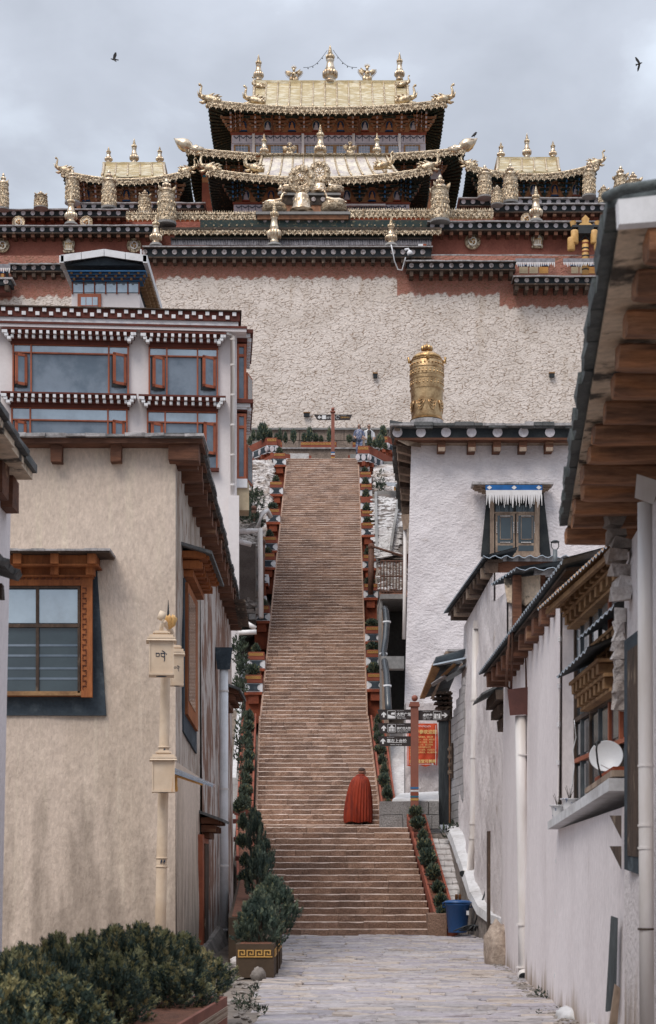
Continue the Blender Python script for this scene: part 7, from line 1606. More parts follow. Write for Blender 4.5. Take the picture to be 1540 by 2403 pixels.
P = [W(903, 1428, 51), W(906, 1436, 50.8), W(908, 1460, 50.6), W(905, 1500, 50.2), W(900, 1535, 49.9), W(903, 1556, 49.2), W(907, 1580, 48.9), W(909, 1610, 48.6), W(911, 1650, 48.2), W(913, 1680, 48.0)]
b = MS(); b.tube(P, .10, 12); b.obj('pipe', m_pipeblk, bp)
for q in (P[2], P[4], P[7]): b = MS(); b.tube([q - Vector((0, 0, .03)), q + Vector((0, 0, .03))], .125, 12); b.obj('clip', m_whitepaint, bp)
sd_ = thing('solar_panel', 'small pale solar panel on the slope right of the stairs', 'solar panel', W(922, 1140, 66)); b = MB(); b.hexa([W(909, 1140, 65.5), W(934, 1141, 65.5), W(934, 1134, 66.2), W(905, 1132, 66.2), W(909, 1139, 65.5), W(934, 1140, 65.5), W(934, 1133, 66.2), W(905, 1131, 66.2)]); b.obj('panel', m_solar, sd_); bar(sd_, 'frame', 925, 934, 1142, 1150, 65.6, .1, m_amber)
# rubble stones: whitewashed slope pieces (both sides)
def stone_mesh(seed, flat=.6):
    rs = random.Random(seed); b = MB(); b.ball((0, 0, 0), (.5, .5, .5 * flat), 7, 5)
    for q in b.v: q += Vector((rs.uniform(-.12, .12), rs.uniform(-.12, .12), rs.uniform(-.08, .08)))
    return b
stones_w = [stone_mesh(k).mesh('rubble_stone', m_rock) for k in range(4)]; stones_g = [stone_mesh(k + 5).mesh('rubble_stone', m_rockg) for k in range(4)]; flats = [stone_mesh(k + 9, .22).mesh('flat_stone', m_beakstone) for k in range(4)]
def rubble(label, name, Pf, n, meshes, smin, smax, cat='rubble'):
    it = []
    for i in range(n): p = Pf(); s_ = ru(smin, smax); it.append((random.choice(meshes), Matrix.Translation(p) @ Matrix.Rotation(ru(0, 6), 4, 'Z') @ RX(ru(-.5, .5)) @ SC(s_ * 1.3, s_, s_)))
    o = joined(name, it, None); return tag(o, label, None)
def slopeP(xa, xb, ya, yb, Dn, Df, z0=0):   # plane through (rows ya at Df .. yb at Dn)
    def f():
        v = rnd(); D = Df + (Dn - Df) * v; x = xa + (xb - xa) * rnd(); return W(x, ya + (yb - ya) * v, D)
    return f
rubble('whitewashed rubble face left of the upper stairs', 'whitewashed_rubble', slopeP(556, 636, 1085, 1215, 70, 76), 800, stones_w, .22, .5)
b = MB(); b.quad(W(545, 1260, 68.5), W(630, 1260, 68.5), W(645, 1090, 77), W(545, 1090, 77)); b.obj('limewashed_bank', m_rock, None, 'structure')
rubble('grey rubble bank behind the white pipes left of the stairs', 'grey_rubble', slopeP(550, 604, 1210, 1420, 58, 69), 350, stones_g, .2, .5)
rubble('whitewashed rubble face right of the upper stairs', 'whitewashed_rubble', slopeP(882, 945, 1110, 1155, 72, 76), 340, stones_w, .22, .45)
b = MB(); b.quad(W(879, 1165, 71.5), W(960, 1165, 71.5), W(960, 1090, 77.5), W(876, 1090, 77.5)); b.obj('limewashed_bank', m_rock, None, 'structure')
fs_ = thing('stone_flag_roof', 'sloping roof of pale loose stone flags right of the stairs', 'stone roof', W(905, 1300, 60))
it = []
for i in range(260):
    v = rnd(); D = 66 - 9 * v; x = 884 + 4 * v + rnd() * (54 - 20 * v * v); it.append((random.choice(flats), Matrix.Translation(W(x, 1166 + 140 * v, D)) @ RZ(ru(-.5, .5)) @ RX(R(28)) @ SC(ru(.3, .75), ru(.25, .4), .3)))
for me, M in it: inst(me, 'flat_stone', fs_, M)
b = MB(); b.quad(W(883, 1312, 57.2), W(955, 1312, 57.2), W(955, 1160, 66.3), W(879, 1160, 66.3)); b.obj('roof_bed', m_joint, fs_)
b = MB(); b.hexa([W(882, 1312, 57), W(888, 1312, 57), W(885, 1160, 66), W(879, 1160, 66)] + [W(882, 1305, 57), W(888, 1305, 57), W(885, 1154, 66), W(879, 1154, 66)]); b.obj('kerb_wall', m_conc, fs_)
bar(fs_, 'head_wall', 881, 946, 1152, 1172, 66.4, .5, m_conc)
b = MB(); b.hexa([W(915, 1290, 57.5), W(921, 1290, 57.5), W(938, 1178, 64.5), W(932, 1178, 64.5)] + [W(915, 1280, 57.5), W(921, 1280, 57.5), W(938, 1170, 64.5), W(932, 1170, 64.5)]); b.obj('kerb_wall', m_conc, fs_)
rubble('earth and rubble behind the rusty railing', 'grey_rubble', slopeP(897, 950, 1310, 1385, 54, 58), 160, stones_g + flats, .2, .45)
b = MB(); b.quad(W(891, 1400, 53.6), W(960, 1400, 53.6), W(960, 1300, 58.4), W(888, 1300, 58.4)); b.obj('earth_bank', m_soil, None, 'structure')
t = thing('timber_chute', 'pale timber hopper and pipe hanging at the far end of the white house eave', 'chute', W(948, 1240, 51)); b = MB(); b.hexa([W(947, 1244, 50.4), W(958, 1240, 50.4), W(958, 1240, 50.9), W(947, 1244, 50.9), W(941, 1208, 50.4), W(962, 1206, 50.4), W(962, 1206, 50.9), W(941, 1208, 50.9)]); b.obj('hopper', m_palewood, t)
b = MS(); b.tube([W(951, 1243, 50.6), W(950, 1400, 50.6), W(948, 1500, 50.5)], .055, 8); b.obj('pipe', m_pvc, t)
# cement ramps beside the right trough
b = MB(); b.hexa([(1.90, 43.8, 1.0), (2.35, 43.8, 1.0), (2.55, 51, 4.2), (1.85, 51, 4.2), (1.90, 43.8, 1.12), (2.35, 43.8, 1.12), (2.55, 51, 4.45), (1.85, 51, 4.45)]); tag(b.obj('cement_ramp', m_beakstone, None), kind='structure')
b = MB(); b.hexa([(2.36, 43.6, 1.0), (2.52, 43.6, 1.0), (2.72, 51, 4.3), (2.6, 51, 4.3), (2.36, 43.6, 1.38), (2.52, 43.6, 1.38), (2.72, 51, 4.8), (2.6, 51, 4.8)]); tag(b.obj('white_channel_kerb', m_concpale, None), kind='structure')
b = MB(); b.hexa([(2.6, 44.3, .9), (5, 44.3, .9), (5, 50.2, 3.2), (2.7, 50.2, 3.2), (2.6, 44.3, 1.1), (5, 44.3, 1.1), (5, 50.2, 4.2), (2.7, 50.2, 4.2)]); b.obj('stepped_bank', m_concpale, None, 'structure')
# left gully: concrete channel, weeds, pipes
b = MB(); b.hexa([(-2.55, 37, GZ + .1), (-2.25, 37, GZ + .1), (-2.9, 56, 5.7), (-3.1, 56, 5.7), (-2.55, 37, GZ + .3), (-2.25, 37, GZ + .3), (-2.9, 56, 5.9), (-3.1, 56, 5.9)]); b.obj('concrete_channel', m_conc, None, 'structure')
b = MB(); b.hexa([(-2.72, 44, .8), (-2.60, 44, .8), (-2.95, 58, 7.2), (-3.1, 58, 7.2), (-2.72, 44, 1.15), (-2.60, 44, 1.15), (-2.95, 58, 7.6), (-3.1, 58, 7.6)]); b.obj('pale_channel_kerb', m_concpale, None, 'structure')
rk = thing('stone_terrace_wall', 'dark dry stone terrace wall behind the pale pipes left of the stairs', 'retaining wall', W(590, 1500, 58)); 
for r_ in range(12):
    x = 545 + ru(-6, 0); y = 1440 - r_ * 13
    while x < 598: ww = ru(10, 20); D = 57.5 + r_ * .15; b = MB(); b.box(X(x + .4, D), X(x + ww - .4, D), D + ru(0, .1), D + .5, Z(y + 12.4, D), Z(y, D)); b.jit(.03); b.obj('stone', m_rockg if rnd() < .75 else m_conc, rk); x += ww
b = MB(); b.box(X(540, 58), X(600, 58), 57.95, 60, Z(1470, 58), Z(1290, 59)); b.obj('wall_core', m_joint, rk)
pp = thing('pale_pipes', 'pale drain pipes with an elbow beside the left planters', 'pipe', W(612, 1270, 60))
for P in ([W(552, 1248, 57), W(608, 1245, 57)], [W(610, 1240, 57), W(612, 1330, 57), W(613, 1450, 56.5)], [W(605, 1238, 57), W(615, 1205, 57.2), W(628, 1198, 57.4), W(636, 1215, 57.5)], [W(552, 1268, 57), W(590, 1278, 57)], [W(578, 1462, 50), W(600, 1475, 50)], [W(560, 1485, 49.5), W(602, 1483, 49.5)]): b = MS(); b.tube(P, .09 if P[0].y > 55 else .075, 10); b.obj('pipe', m_pvc, pp)
def weedpatch(label, x0, x1, ya, yb, Dn, Df, n, s_):
    V, F, off = [], [], 0; f0 = slopeP(x0, x1, ya, yb, Dn, Df)
    for i in range(n):
        p = f0(); v, f, fm = spray_cloud(26, .35, i, 'round', 1.0); v = v * s_ * ru(.6, 1.3) + np.array(p); V.append(v); F.append(f + off); off += len(v)
    me = npmesh('weeds', np.concatenate(V), np.concatenate(F), m_weed); tag(inst(me, 'weeds', None, Matrix.Identity(4)), label, kind='stuff')
weedpatch('dark weeds on the bank left of the stairs', 552, 578, 1470, 1640, 50, 56, 60, .28)
weedpatch('dark weeds around the pale pipes', 552, 615, 1165, 1240, 66, 72, 50, .4)
weedpatch('weeds by the corner of the white wall', 884, 900, 1115, 1160, 71, 74, 8, .3)
weedpatch('dark creepers below the far hood of the beige house', 556, 578, 1650, 1900, 40, 48, 40, .22)
# ================================================================ RIGHT: granite block, banner wall, doorway
LW = 41.0
t = thing('granite_block_wall', 'low speckled granite block wall with white cap beside the monk', 'wall', W(960, 1940, LW)); D = 41.0
for (a, c) in ((893, 938), (938, 962), (962, 1006), (1006, 1031)):
    for (y0, y1) in ((1880, 1912), (1912, 1945)):
        o_ = 8 if y0 > 1900 else 0; a1 = a + (o_ if a > 893 else 0); c1 = c + (o_ if c < 1031 else 0)
        b = MB(); b.box(X(a1 + .4, D), X(c1 - .4, D), D + ru(-.01, .02), D + .9, Z(y1 - .4, D), Z(y0 + .3, D)); b.jit(.008); b.obj('granite_block', m_granite, t)
b = MB(); b.hexa([W(920, 1882, D + .05), W(1030, 1882, D + .05), W(1030, 1870, D + 2.2), W(930, 1870, D + 2.2), W(922, 1876, D + .08), W(1030, 1878, D + .08), W(1030, 1858, D + 2.2), W(940, 1862, D + 2.2)]); b.jit(.01); b.obj('white_cap', m_concpale, t)
t = thing('plaster_wall', 'crumbling plaster wall carrying the red banner', 'wall', W(992, 1870, 43.6))
plaster_face('wall_face', tuple(W(950, 1885, 43.6)), tuple(W(1033, 1885, 43.6)), tuple(W(1033, 1650, 43.6)), tuple(W(953, 1650, 43.6)), 50, 90, .05, m_whitepit, t, 21, 3)
b = MB(); b.box(X(952, 43.7), X(1033, 43.7), 43.68, 44.5, .9, Z(1650, 43.6)); b.obj('core', m_granite, t)
D = 43.35; k = D / K; bn = thing('red_banner', 'vermilion welcome banner with yellow Chinese lettering tied to the plaster wall', 'banner', W(992, 1800, D))
n, m_ = 14, 18; b = MS(); idx = []
for j in range(m_ + 1):
    for i in range(n + 1):
        x = 956 + (1026 - 956) * i / n + (2.5 * sin(j / m_ * 3.1) if i == n else 0); y = 1698 + (1797 - 1698) * j / m_ + (2.2 * sin(i * .9) if j == m_ else 0)
        p = W(x, y, D); p.y += .015 * sin(i * 1.3 + j * .6); idx.append(b.p(p))
for j in range(m_):
    for i in range(n): a = j * (n + 1) + i; b.face([idx[a + n + 1], idx[a + n + 2], idx[a + 1], idx[a]])
b.obj('cloth', m_banner, bn)
yt_ = D - .03
def row(s, x, y, sz, bold=.0, nm='lettering', m=m_yelltxt, sx=1): txt(s, sz * k, TR(X(x, yt_), yt_, Z(y, yt_)) @ SC(sx, 1, 1), m, bn, nm, bold=bold)
row('卓康参欢迎您', 963, 1721.5, 10.5, .002)
for i, s in enumerate(('卓康参为纳西康参，是松赞', '林寺康参之一，象征八瓣莲花', '的金殿位木天三施建，是金', '沙江三坝，三坝，丽江等纳', '西族，本康参珍藏有天然', '的佛像，金汁本吧，欢迎各位', '五湖四海善男信女，来点香拜佛，祈', '求平安。')): row(s, 961.5, 1731.5 + i * 6.0, 4.7, sx=.97)
row('内设经堂可朝拜', 961, 1790, 9.0, .002)
b = MB(TR(0, yt_, 0)); b.box(X(962, yt_), X(1016, yt_), -.004, 0, Z(1794, yt_), Z(1793, yt_)); b.prism([(X(1014, yt_), Z(1796, yt_)), (X(1019, yt_), Z(1793.5, yt_)), (X(1014, yt_), Z(1791, yt_))], -.004, 0); b.box(X(957.5, yt_), X(958.5, yt_), -.003, 0, Z(1795, yt_), Z(1702, yt_)); b.box(X(1022.5, yt_), X(1023.5, yt_), -.003, 0, Z(1795, yt_), Z(1702, yt_)); tib(b, X(982, yt_), Z(1708, yt_), 30 * k, .06, 14, rs2); b.obj('printed_lines', m_signtx, bn)
# timber doorway and its broken tin hood
D = 42.2; dw = thing('timber_doorway', 'weathered blue grey timber doorway right of the red banner', 'doorway', W(1046, 1935, D))
bar(dw, 'post', 1031, 1053, 1690, 1935, D, .25, m_bluewood); bar(dw, 'jamb', 1053.5, 1057, 1660, 1935, D + .02, .3, m_bracket); bar(dw, 'inner_post', 1058, 1062, 1650, 1935, D + .1, .2, m_dkwood); bar(dw, 'lintel', 1028, 1062, 1672, 1692, D - .05, .4, m_dkwood); bar(dw, 'dark_opening', 1030, 1062, 1640, 1935, D + .4, .1, m_black)
for r_ in range(4):
    for q in range(3): b = MB(); x = 1030 + q * 11 - r_ * 1.5; b.box(X(x, D), X(x + 8, D), D - .25 - r_ * .12, D + .3, Z(1668 - r_ * 11, D), Z(1661 - r_ * 11, D)); b.jit(.008); b.obj('corbel', m_dkwood, dw)
    bar(dw, 'corbel_board', 1024 - r_ * 3, 1063, 1661 - r_ * 11 - 3, 1661 - r_ * 11, D - .3 - r_ * .12, .6, m_dkwood)
hd = thing('tin_hood', 'broken tin and board hood over the timber doorway', 'hood', W(1040, 1600, 41.5))
b = MB(); b.ext([W(986, 1640, 42.5), W(997, 1640, 42.4), W(1032, 1572, 40.2), W(1016, 1561, 40.2)], (0, .05, .06)); b.obj('edge_board', m_tanwood, hd)
for i in range(8): a = i / 8; p0 = W(986 + 30 * a, 1640 - 78 * a, 42.5 - 2.3 * a); b = MB(); b.hexa([p0, p0 + Vector((.1, -.25, .25)), p0 + Vector((.85, -.25, .45)), p0 + Vector((.75, .0, .2)), p0 + Vector((0, 0, .04)), p0 + Vector((.1, -.25, .29)), p0 + Vector((.85, -.25, .50)), p0 + Vector((.75, 0, .25))]); b.jit(.012); b.obj('tin_sheet', m_tin if i % 3 else m_slate, hd)
b = MB(); b.ext([W(1016, 1562, 40.2), W(1092, 1546, 39.6), W(1092, 1553, 40.6), W(1040, 1572, 41.2)], (0, 0, .04)); b.obj('tin_top', m_tinb, hd)
b = MB(); b.ext([W(1036, 1584, 40.0), W(1066, 1556, 39.6), W(1072, 1561, 39.8), W(1042, 1588, 40.1)], (0, .3, 0)); b.obj('pale_rafter', m_tanwood, hd)
b = MB(); b.ext([W(1042, 1592, 40.3), W(1092, 1562, 39.4), W(1092, 1575, 40.4), W(1050, 1600, 41.0)], (0, 0, .04)); b.obj('lower_sheet', m_tin, hd)
b = MB(); b.ext([W(1010, 1640, 41.5), W(1018, 1640, 41.5), W(1038, 1592, 40.6), W(1034, 1590, 40.6)], (0, .05, 0)); b.obj('peeling_strip', m_palewood, hd)
b = MB(); b.ext([W(1012, 1606, 40.8), W(1042, 1586, 40.0), W(1050, 1590, 40.2), W(1016, 1612, 41.0)], (0, 0, .03)); b.obj('loose_sheet', m_slatelight, hd)
# small stone capital above
t = thing('window_hood', 'small crumbling window hood on the white house wall above the tin hood', 'window hood', W(1075, 1540, 49.4)); D = 49.3
bar(t, 'slate', 1052, 1100, 1523, 1528, D - .3, .8, m_slatelight); bar(t, 'board', 1046, 1100, 1528, 1533, D - .2, .7, m_palewood); bar(t, 'corbel', 1060, 1100, 1534, 1545, D, .5, m_palewood); bar(t, 'corbel', 1070, 1100, 1546, 1560, D + .1, .4, m_palewood)
# cinder block wall, each block
cb = thing('cinder_block_wall', 'grey cinder block side wall with a small dark plaque', 'wall', W(1078, 1930, 41))
P0, P1 = Vector((X(1061, 42.1), 42.1, 0)), Vector((X(1090, 39.6), 39.6, 0)); dv = (P1 - P0); L = dv.length; dv.normalize(); an = math.atan2(dv.y, dv.x); Mw = Matrix.Translation(P0) @ RZ(an)
zb_, zt_ = 1.1, 4.65; ch = .20; r_ = 0; z = zb_
while z < zt_:
    u = -.2 if r_ % 2 else 0
    while u < L:
        uu = min(u + .40, L); 
        if uu - max(u, 0) > .05 and z < zt_ - .9 * (1 - max(u, 0) / L) + .1:
            b = MB(Mw); b.box(max(u, 0) + .006, uu - .006, -.02 + ru(-.006, .006), .2, z + .006, z + ch - .006); b.obj('block', m_block, cb)
        u += .40
    z += ch; r_ += 1
b = MB(Mw); b.box(0, L, .01, .22, zb_ - .4, zt_ - .7); b.obj('mortar', m_conc, cb)
b = MB(Mw); b.box(.05, .50, -.06, -.03, 2.35, 3.25); pl_ = b.obj('plaque', m_dkwood, cb); b = MB(Mw)
for q in range(4): tib(b, .1, 2.45 + q * .2, .35, .10, 4, rs2, -.066)
b.T = Mw @ TR(0, -.06, 0); b.obj('plaque_lettering', m_palewood, pl_)

# ================================================================ HOUSE G
hg = thing('roughcast_house', 'roughcast white house with corrugated tin eaves, middle right', 'house', (4, 35, GZ))
GX = 3.41
plaster_face('side_wall', (GX - .22, 40.6, GZ), (GX - .04, 33.3, GZ), (GX + .0, 33.3, 6.1), (GX, 40.6, 6.1), 120, 130, .06, m_whitepit, hg, 31, 2.2)
plaster_face('near_side_wall', (GX - .04, 33.3, GZ), (GX + .02, 30.9, GZ), (GX + .0, 30.9, 5.3), (GX, 33.3, 5.5), 50, 120, .04, m_whitepit, hg, 32, 2.2)
for da, db, zt_ in ((33.3, 40.6, 6.1), (30.95, 33.28, 5.25)): b = MB(); b.hexa([(GX - .18 if da > 33 else GX, db, GZ), (GX + .06, da, GZ), (8, da, GZ), (8, db, GZ), (GX + .04, db, zt_), (GX + .04, da, zt_), (8, da, zt_), (8, db, zt_)]); b.obj('core', m_whitepit, hg)
def tin_sheet(par, p0, p1, q0, q1, n, m, amp=.025, nm='tin_sheet', edge=True, th=.012):
    """corrugated sheet: p0-p1 is the eave edge, q0-q1 the inner edge; n waves"""
    p0, p1, q0, q1 = map(Vector, (p0, p1, q0, q1)); b = MB(); b.smooth = False; N_ = n * 4; nr = Vector((0, 0, 1)); a = []
    for i in range(N_ + 1):
        s_ = i / N_; h = amp * cos(i * pi / 2 + .4); a.append((b.p(p0.lerp(p1, s_) + nr * h), b.p(q0.lerp(q1, s_) + nr * h), b.p(p0.lerp(p1, s_) + nr * (h + th)), b.p(q0.lerp(q1, s_) + nr * (h + th))))
    for (a0, a1, a2, a3), (c0, c1, c2, c3) in zip(a, a[1:]): b.face([a0, c0, c1, a1]); b.face([a2, a3, c3, c2]); b.cm = 1; b.face([a0, a2, c2, c0]); b.cm = 0
    return b.obj(nm, [m, m_tinb], par)
gz = 6.42
tin_sheet(hg, (2.90, 40.6, gz), (3.20, 33.3, gz), (3.8, 40.6, gz + .18), (3.9, 33.3, gz + .18), 44, m_tin)
tin_sheet(hg, (3.20, 33.3, gz), (6.6, 33.3, gz + .02), (3.3, 34.5, gz + .1), (6.8, 34.5, gz + .12), 14, m_tin, .03)
for i in range(11): d0 = 39.9 - i * .63; b = MB(); b.box(3.02 + (40 - d0) * .035, GX + .1, d0 - .18, d0, gz - .30, gz - .08); b.jit(.01); b.obj('eave_beam', m_palewood if i % 4 == 1 else m_dkwood, hg)
b = MB(); b.hexa([(3.0, 40.5, gz - .08), (GX + .2, 40.5, gz - .08), (GX + .2, 33.4, gz - .08), (3.3, 33.4, gz - .08), (3.0, 40.5, gz - .03), (GX + .2, 40.5, gz - .03), (GX + .2, 33.4, gz - .03), (3.3, 33.4, gz - .03)]); b.obj('eave_board', m_dkwood, hg)
b = MB(); b.box(3.40, 6.6, 33.5, 33.75, gz - .30, gz - .05); b.obj('front_beam', m_woodx, hg)
b = MB(); b.box(3.62, 6.8, 33.6, 34.8, 4.7, gz - .3); b.obj('upper_front_wall', m_white, hg)
sb = thing('lean_to', 'dark lean-to with a ragged tin roof and loft window under the chimney', 'lean-to', (3.9, 32, 4))
tin_sheet(sb, (3.20, 31.8, 5.58), (3.51, 30.2, 5.60), (3.9, 31.9, 5.72), (4.4, 30.3, 5.74), 9, m_tin, .03)
tin_sheet(sb, (3.51, 30.2, 5.60), (6.6, 30.2, 5.60), (3.6, 32, 5.76), (6.6, 32, 5.76), 9, m_tin, .03)
b = MB(); b.ext([(3.36, 30.9, 5.55), (3.75, 30.7, 5.55), (4.0, 30.5, 5.55), (4.0, 30.5, 5.2), (3.75, 30.7, 5.0), (3.42, 30.9, 5.1)], (0, .06, 0)); b.obj('peeling_fascia', m_boardpeel, sb)
b = MB(); b.box(3.55, 6.4, 30.8, 31.0, 3.2, 5.56); b.obj('back_wall', m_dkwood, sb)
for x_ in (3.50, 3.95, 4.75): b = MB(); b.box(x_, x_ + .16, 30.6, 30.8, 3.2, 5.56); b.obj('post', m_woodx, sb)
b = MB(); b.ext([(3.50, 30.55, 4.3), (3.50, 30.55, 4.45), (4.5, 30.4, 5.45), (4.5, 30.4, 5.3)], (0, .12, 0)); b.obj('brace', m_woodx, sb)
b = MB(); b.box(4.05, 4.75, 30.55, 30.62, 3.8, 4.9); o = b.obj('loft_window', m_woodx, sb); b = MB(); b.box(4.12, 4.68, 30.52, 30.55, 3.88, 4.82); b.obj('pane', m_glassd, o)
cm_ = thing('chimney_pipe', 'dark stove chimney pipe with a small rain cap above the tin roofs', 'chimney', W(1303, 1337, 32)); D = 31.0
b = MS(); b.tube([W(1303, 1342, D), W(1303, 1290, D)], .045, 12); b.obj('pipe', m_tin, cm_); b = MS(); b.lathe([(.085, 0), (.085, .012), (.05, .035), (.01, .05)], W(1303, 1273, D), 14); b.obj('cap', m_iron, cm_)
for s_ in (-1, 1): b = MB(); b.tube([W(1303 + s_ * 3.5, 1291, D), W(1303 + s_ * 9, 1283, D), W(1303 + s_ * 8, 1273, D)], .01, 5); b.obj('cap_strut', m_iron, cm_)
D = 36.9; dp = thing('downpipe', 'white downpipe with square hopper on the roughcast wall, ending in an elbow', 'downpipe', W(1110, 2050, D), 'downpipes on the house walls')
b = MS(); b.tube([W(1118, 1475, D), W(1114, 1700, D), W(1111, 1960, D), W(1103, 2046, D), W(1088, 2050, D - .1)], .085, 14); b.obj('pipe', m_pvc, dp)
b = MB(); b.tube([W(1088, 2050, D - .1), W(1084, 2051, D - .13)], .07, 14); b.obj('pipe_mouth', m_black, dp)
b = MB(); b.box(X(1111, D), X(1126, D), D - .12, D + .12, Z(1477, D), Z(1458, D)); b.obj('hopper', m_pvc, dp)
for y, x_ in ((1640, 1115), (1775, 1113), (1930, 1111), (1965, 1110)): b = MB(); b.tube([W(x_, y, D), W(x_, y + 5, D)], .10, 14); b.obj('collar', m_pvc, dp)
# curved low wall with white cap, ramp of flags, foot stones
cw = thing('capped_low_wall', 'low curved wall with a thick white cap stepping down to the street', 'wall', (3.2, 35, GZ))
cp = [(3.02, 40.2, 1.05), (3.06, 39.0, .72), (3.10, 37.8, .30), (3.14, 36.6, -.12), (3.16, 35.4, -.5), (3.22, 34.2, -.78), (3.34, 33.0, -.92), (3.44, 31.6, -.97)]
for a, c in zip(cp, cp[1:]):
    b = MB(); b.hexa([(a[0] - .02, a[1], GZ - .1), (a[0] + .42, a[1], GZ - .1), (c[0] + .42, c[1], GZ - .1), (c[0] - .02, c[1], GZ - .1), (a[0] - .02, a[1], a[2] - .14), (a[0] + .42, a[1], a[2] - .14), (c[0] + .42, c[1], c[2] - .14), (c[0] - .02, c[1], c[2] - .14)]); b.jit(.012); b.obj('wall_stone', m_rockg, cw)
    b = MB(); b.hexa([(a[0] - .09, a[1] - .01, a[2] - .16), (a[0] + .42, a[1] - .01, a[2] - .16), (c[0] + .42, c[1], c[2] - .16), (c[0] - .09, c[1], c[2] - .16), (a[0] - .05, a[1], a[2]), (a[0] + .42, a[1], a[2] + .05), (c[0] + .42, c[1], c[2] + .05), (c[0] - .05, c[1], c[2])]); b.jit(.01); b.obj('white_cap', m_concpale, cw)
b = MB(); b.box(3.42, 3.9, 31.3, 31.75, GZ - .1, -.98); b.jit(.02); b.obj('end_stone', m_rockg, cw)
fr = thing('flag_ramp', None, None, (2.8, 38, GZ)); fr['kind'] = 'structure'
for i in range(15):
    D = 36.2 + i * .28; z = GZ + .15 + (D - 36.2) * .50; x0 = float(np.interp(D, [36, 40.4], [2.84, 2.44])); 
    for a, c in ((x0, x0 + .33 + ru(-.1, .1)), (None, 3.06)):
        a = a if a is not None else c_prev; c_prev = c
        b = MB(); b.hexa([(a, D, z - .3), (c - .012, D, z - .3), (c - .012, D + .3, z - .3), (a, D + .3, z - .3), (a, D, z + ru(-.01, .01)), (c - .012, D, z + ru(-.01, .01)), (c - .012, D + .275, z + .10), (a, D + .275, z + .10)]); b.jit(.008); b.obj('flagstone', m_beakstone, fr)
b = MB(); b.hexa([(2.9, 35.7, GZ - .1), (3.1, 35.7, GZ - .1), (3.0, 40.6, GZ - .1), (2.4, 40.6, GZ - .1), (2.9, 36.0, GZ + .1), (3.1, 36.0, GZ + .1), (3.0, 40.6, .58), (2.4, 40.6, .58)]); b.obj('ramp_core', m_joint, fr)
b = MB(); b.hexa([(2.3, 40.5, GZ), (3.5, 40.5, GZ), (3.5, 43.8, GZ), (1.9, 43.8, GZ), (2.3, 40.5, .88), (3.5, 40.5, .88), (3.5, 43.8, 1.0), (1.9, 43.8, 1.0)]); b.obj('side_landing', m_rockg, None, 'structure')
weedpatch('weeds on the edge of the stone flag ramp', 1040, 1075, 1935, 1990, 39.5, 40.8, 12, .25)
b = MB(); b.cbox((X(1026, 35.4) + .0, 35.5, GZ + .22), (.44, .4, .52)); b.jit(.02); tag(b.obj('kerb_stone', m_step2), 'rough brown stone block at the foot of the right trough beside the blue bin', 'stone block')
def boulder(label, c, s, m, seed):
    rs = random.Random(seed); b = MS(); b.ball((0, 0, 0), (1, 1, 1), 18, 12)
    for q in b.v: n_ = 1 + .10 * sin(q.x * 4 + seed) * cos(q.z * 5 + q.y * 3) + .05 * sin(q.x * 11 + q.z * 9); q.x *= s[0] * n_; q.y *= s[1] * n_; q.z *= s[2] * n_; q += Vector(c)
    return tag(b.obj('boulder', m), label, 'boulder')
m_boul = mat('tan_boulder', (.40, .32, .26), (.26, .20, .16), ns=3, fs=18, fine=.3, bump=1, bs=10, bd=.04)
boulder('tan boulder at the corner of the smooth white house', (2.62, 25.0, GZ + .12), (.22, .45, .52), m_boul, 2)
boulder('pale boulder half under the left trough planter by the drain', (-.92, 21.4, GZ + .04), (.10, .12, .12), m_rockg, 5)
boulder('small pale stone at the foot of the beige house corner', (-1.35, 24.2, GZ + .05), (.12, .14, .10), m_rock, 8)
boulder('white cement lump at the foot of the smooth house wall', (2.36, 15.9, GZ + .0), (.12, .30, .10), m_concpale, 9)
boulder('rubble heap stone near the foreground post', (2.22, 13.6, GZ + .02), (.12, .25, .14), m_rock, 12)

# ================================================================ HOUSES H / I: smooth white, right
hh_ = thing('smooth_white_house', 'smooth white house with a long tin eave and maroon hopper pipe, right', 'house', (3, 21, GZ))
def hx(D): return float(np.interp(D, [12.8, 17.2, 25.6], [2.36, 2.42, 2.78]))
plaster_face('side_wall', (hx(25.6) - .05, 25.6, GZ - .1), (hx(17.3) + .02, 17.3, GZ - .1), (hx(17.3) + .06, 17.3, 3.0), (hx(25.6), 25.6, 3.0), 60, 60, .012, m_white, hh_, 41)
b = MB(); b.hexa([(hx(25.6) + .02, 25.6, GZ - .1), (hx(17.2) + .08, 17.3, GZ - .1), (7, 17.3, GZ - .1), (7, 25.6, GZ - .1), (hx(25.6) + .04, 25.6, 3.0), (hx(17.2) + .09, 17.3, 3.0), (7, 17.3, 3.0), (7, 25.6, 3.0)]); b.obj('core', m_white, hh_)
ez = 3.06
tin_sheet(hh_, (2.34, 25.2, ez - .03), (2.38, 16.4, ez + .06), (3.1, 25.2, ez + .22), (3.1, 16.4, ez + .25), 50, m_tin, .022)
b = MB(); b.hexa([(2.40, 25.0, ez - .09), (3.0, 25.0, ez + .05), (3.0, 16.6, ez + .05), (2.44, 16.6, ez - .0), (2.40, 25.0, ez - .06), (3.0, 25.0, ez + .09), (3.0, 16.6, ez + .09), (2.44, 16.6, ez + .03)]); b.obj('eave_board', m_dkwood, hh_)
for i in range(12): d0 = 24.7 - i * .68; b = MB(); b.box(2.42, hx(d0) + .25, d0 - .20, d0, ez - .28, ez - .09); b.jit(.008); b.obj('eave_beam', m_woodx, hh_)
b = MB(); b.box(2.52, 2.56, 25.5, 25.7, GZ, .6); b.obj('edge_plank', m_dkwood, hh_)
D = 21.3; dp = thing('downpipe', 'wide white downpipe below a maroon hopper on the smooth white wall', 'downpipe', W(1226, 2300, D), 'downpipes on the house walls')
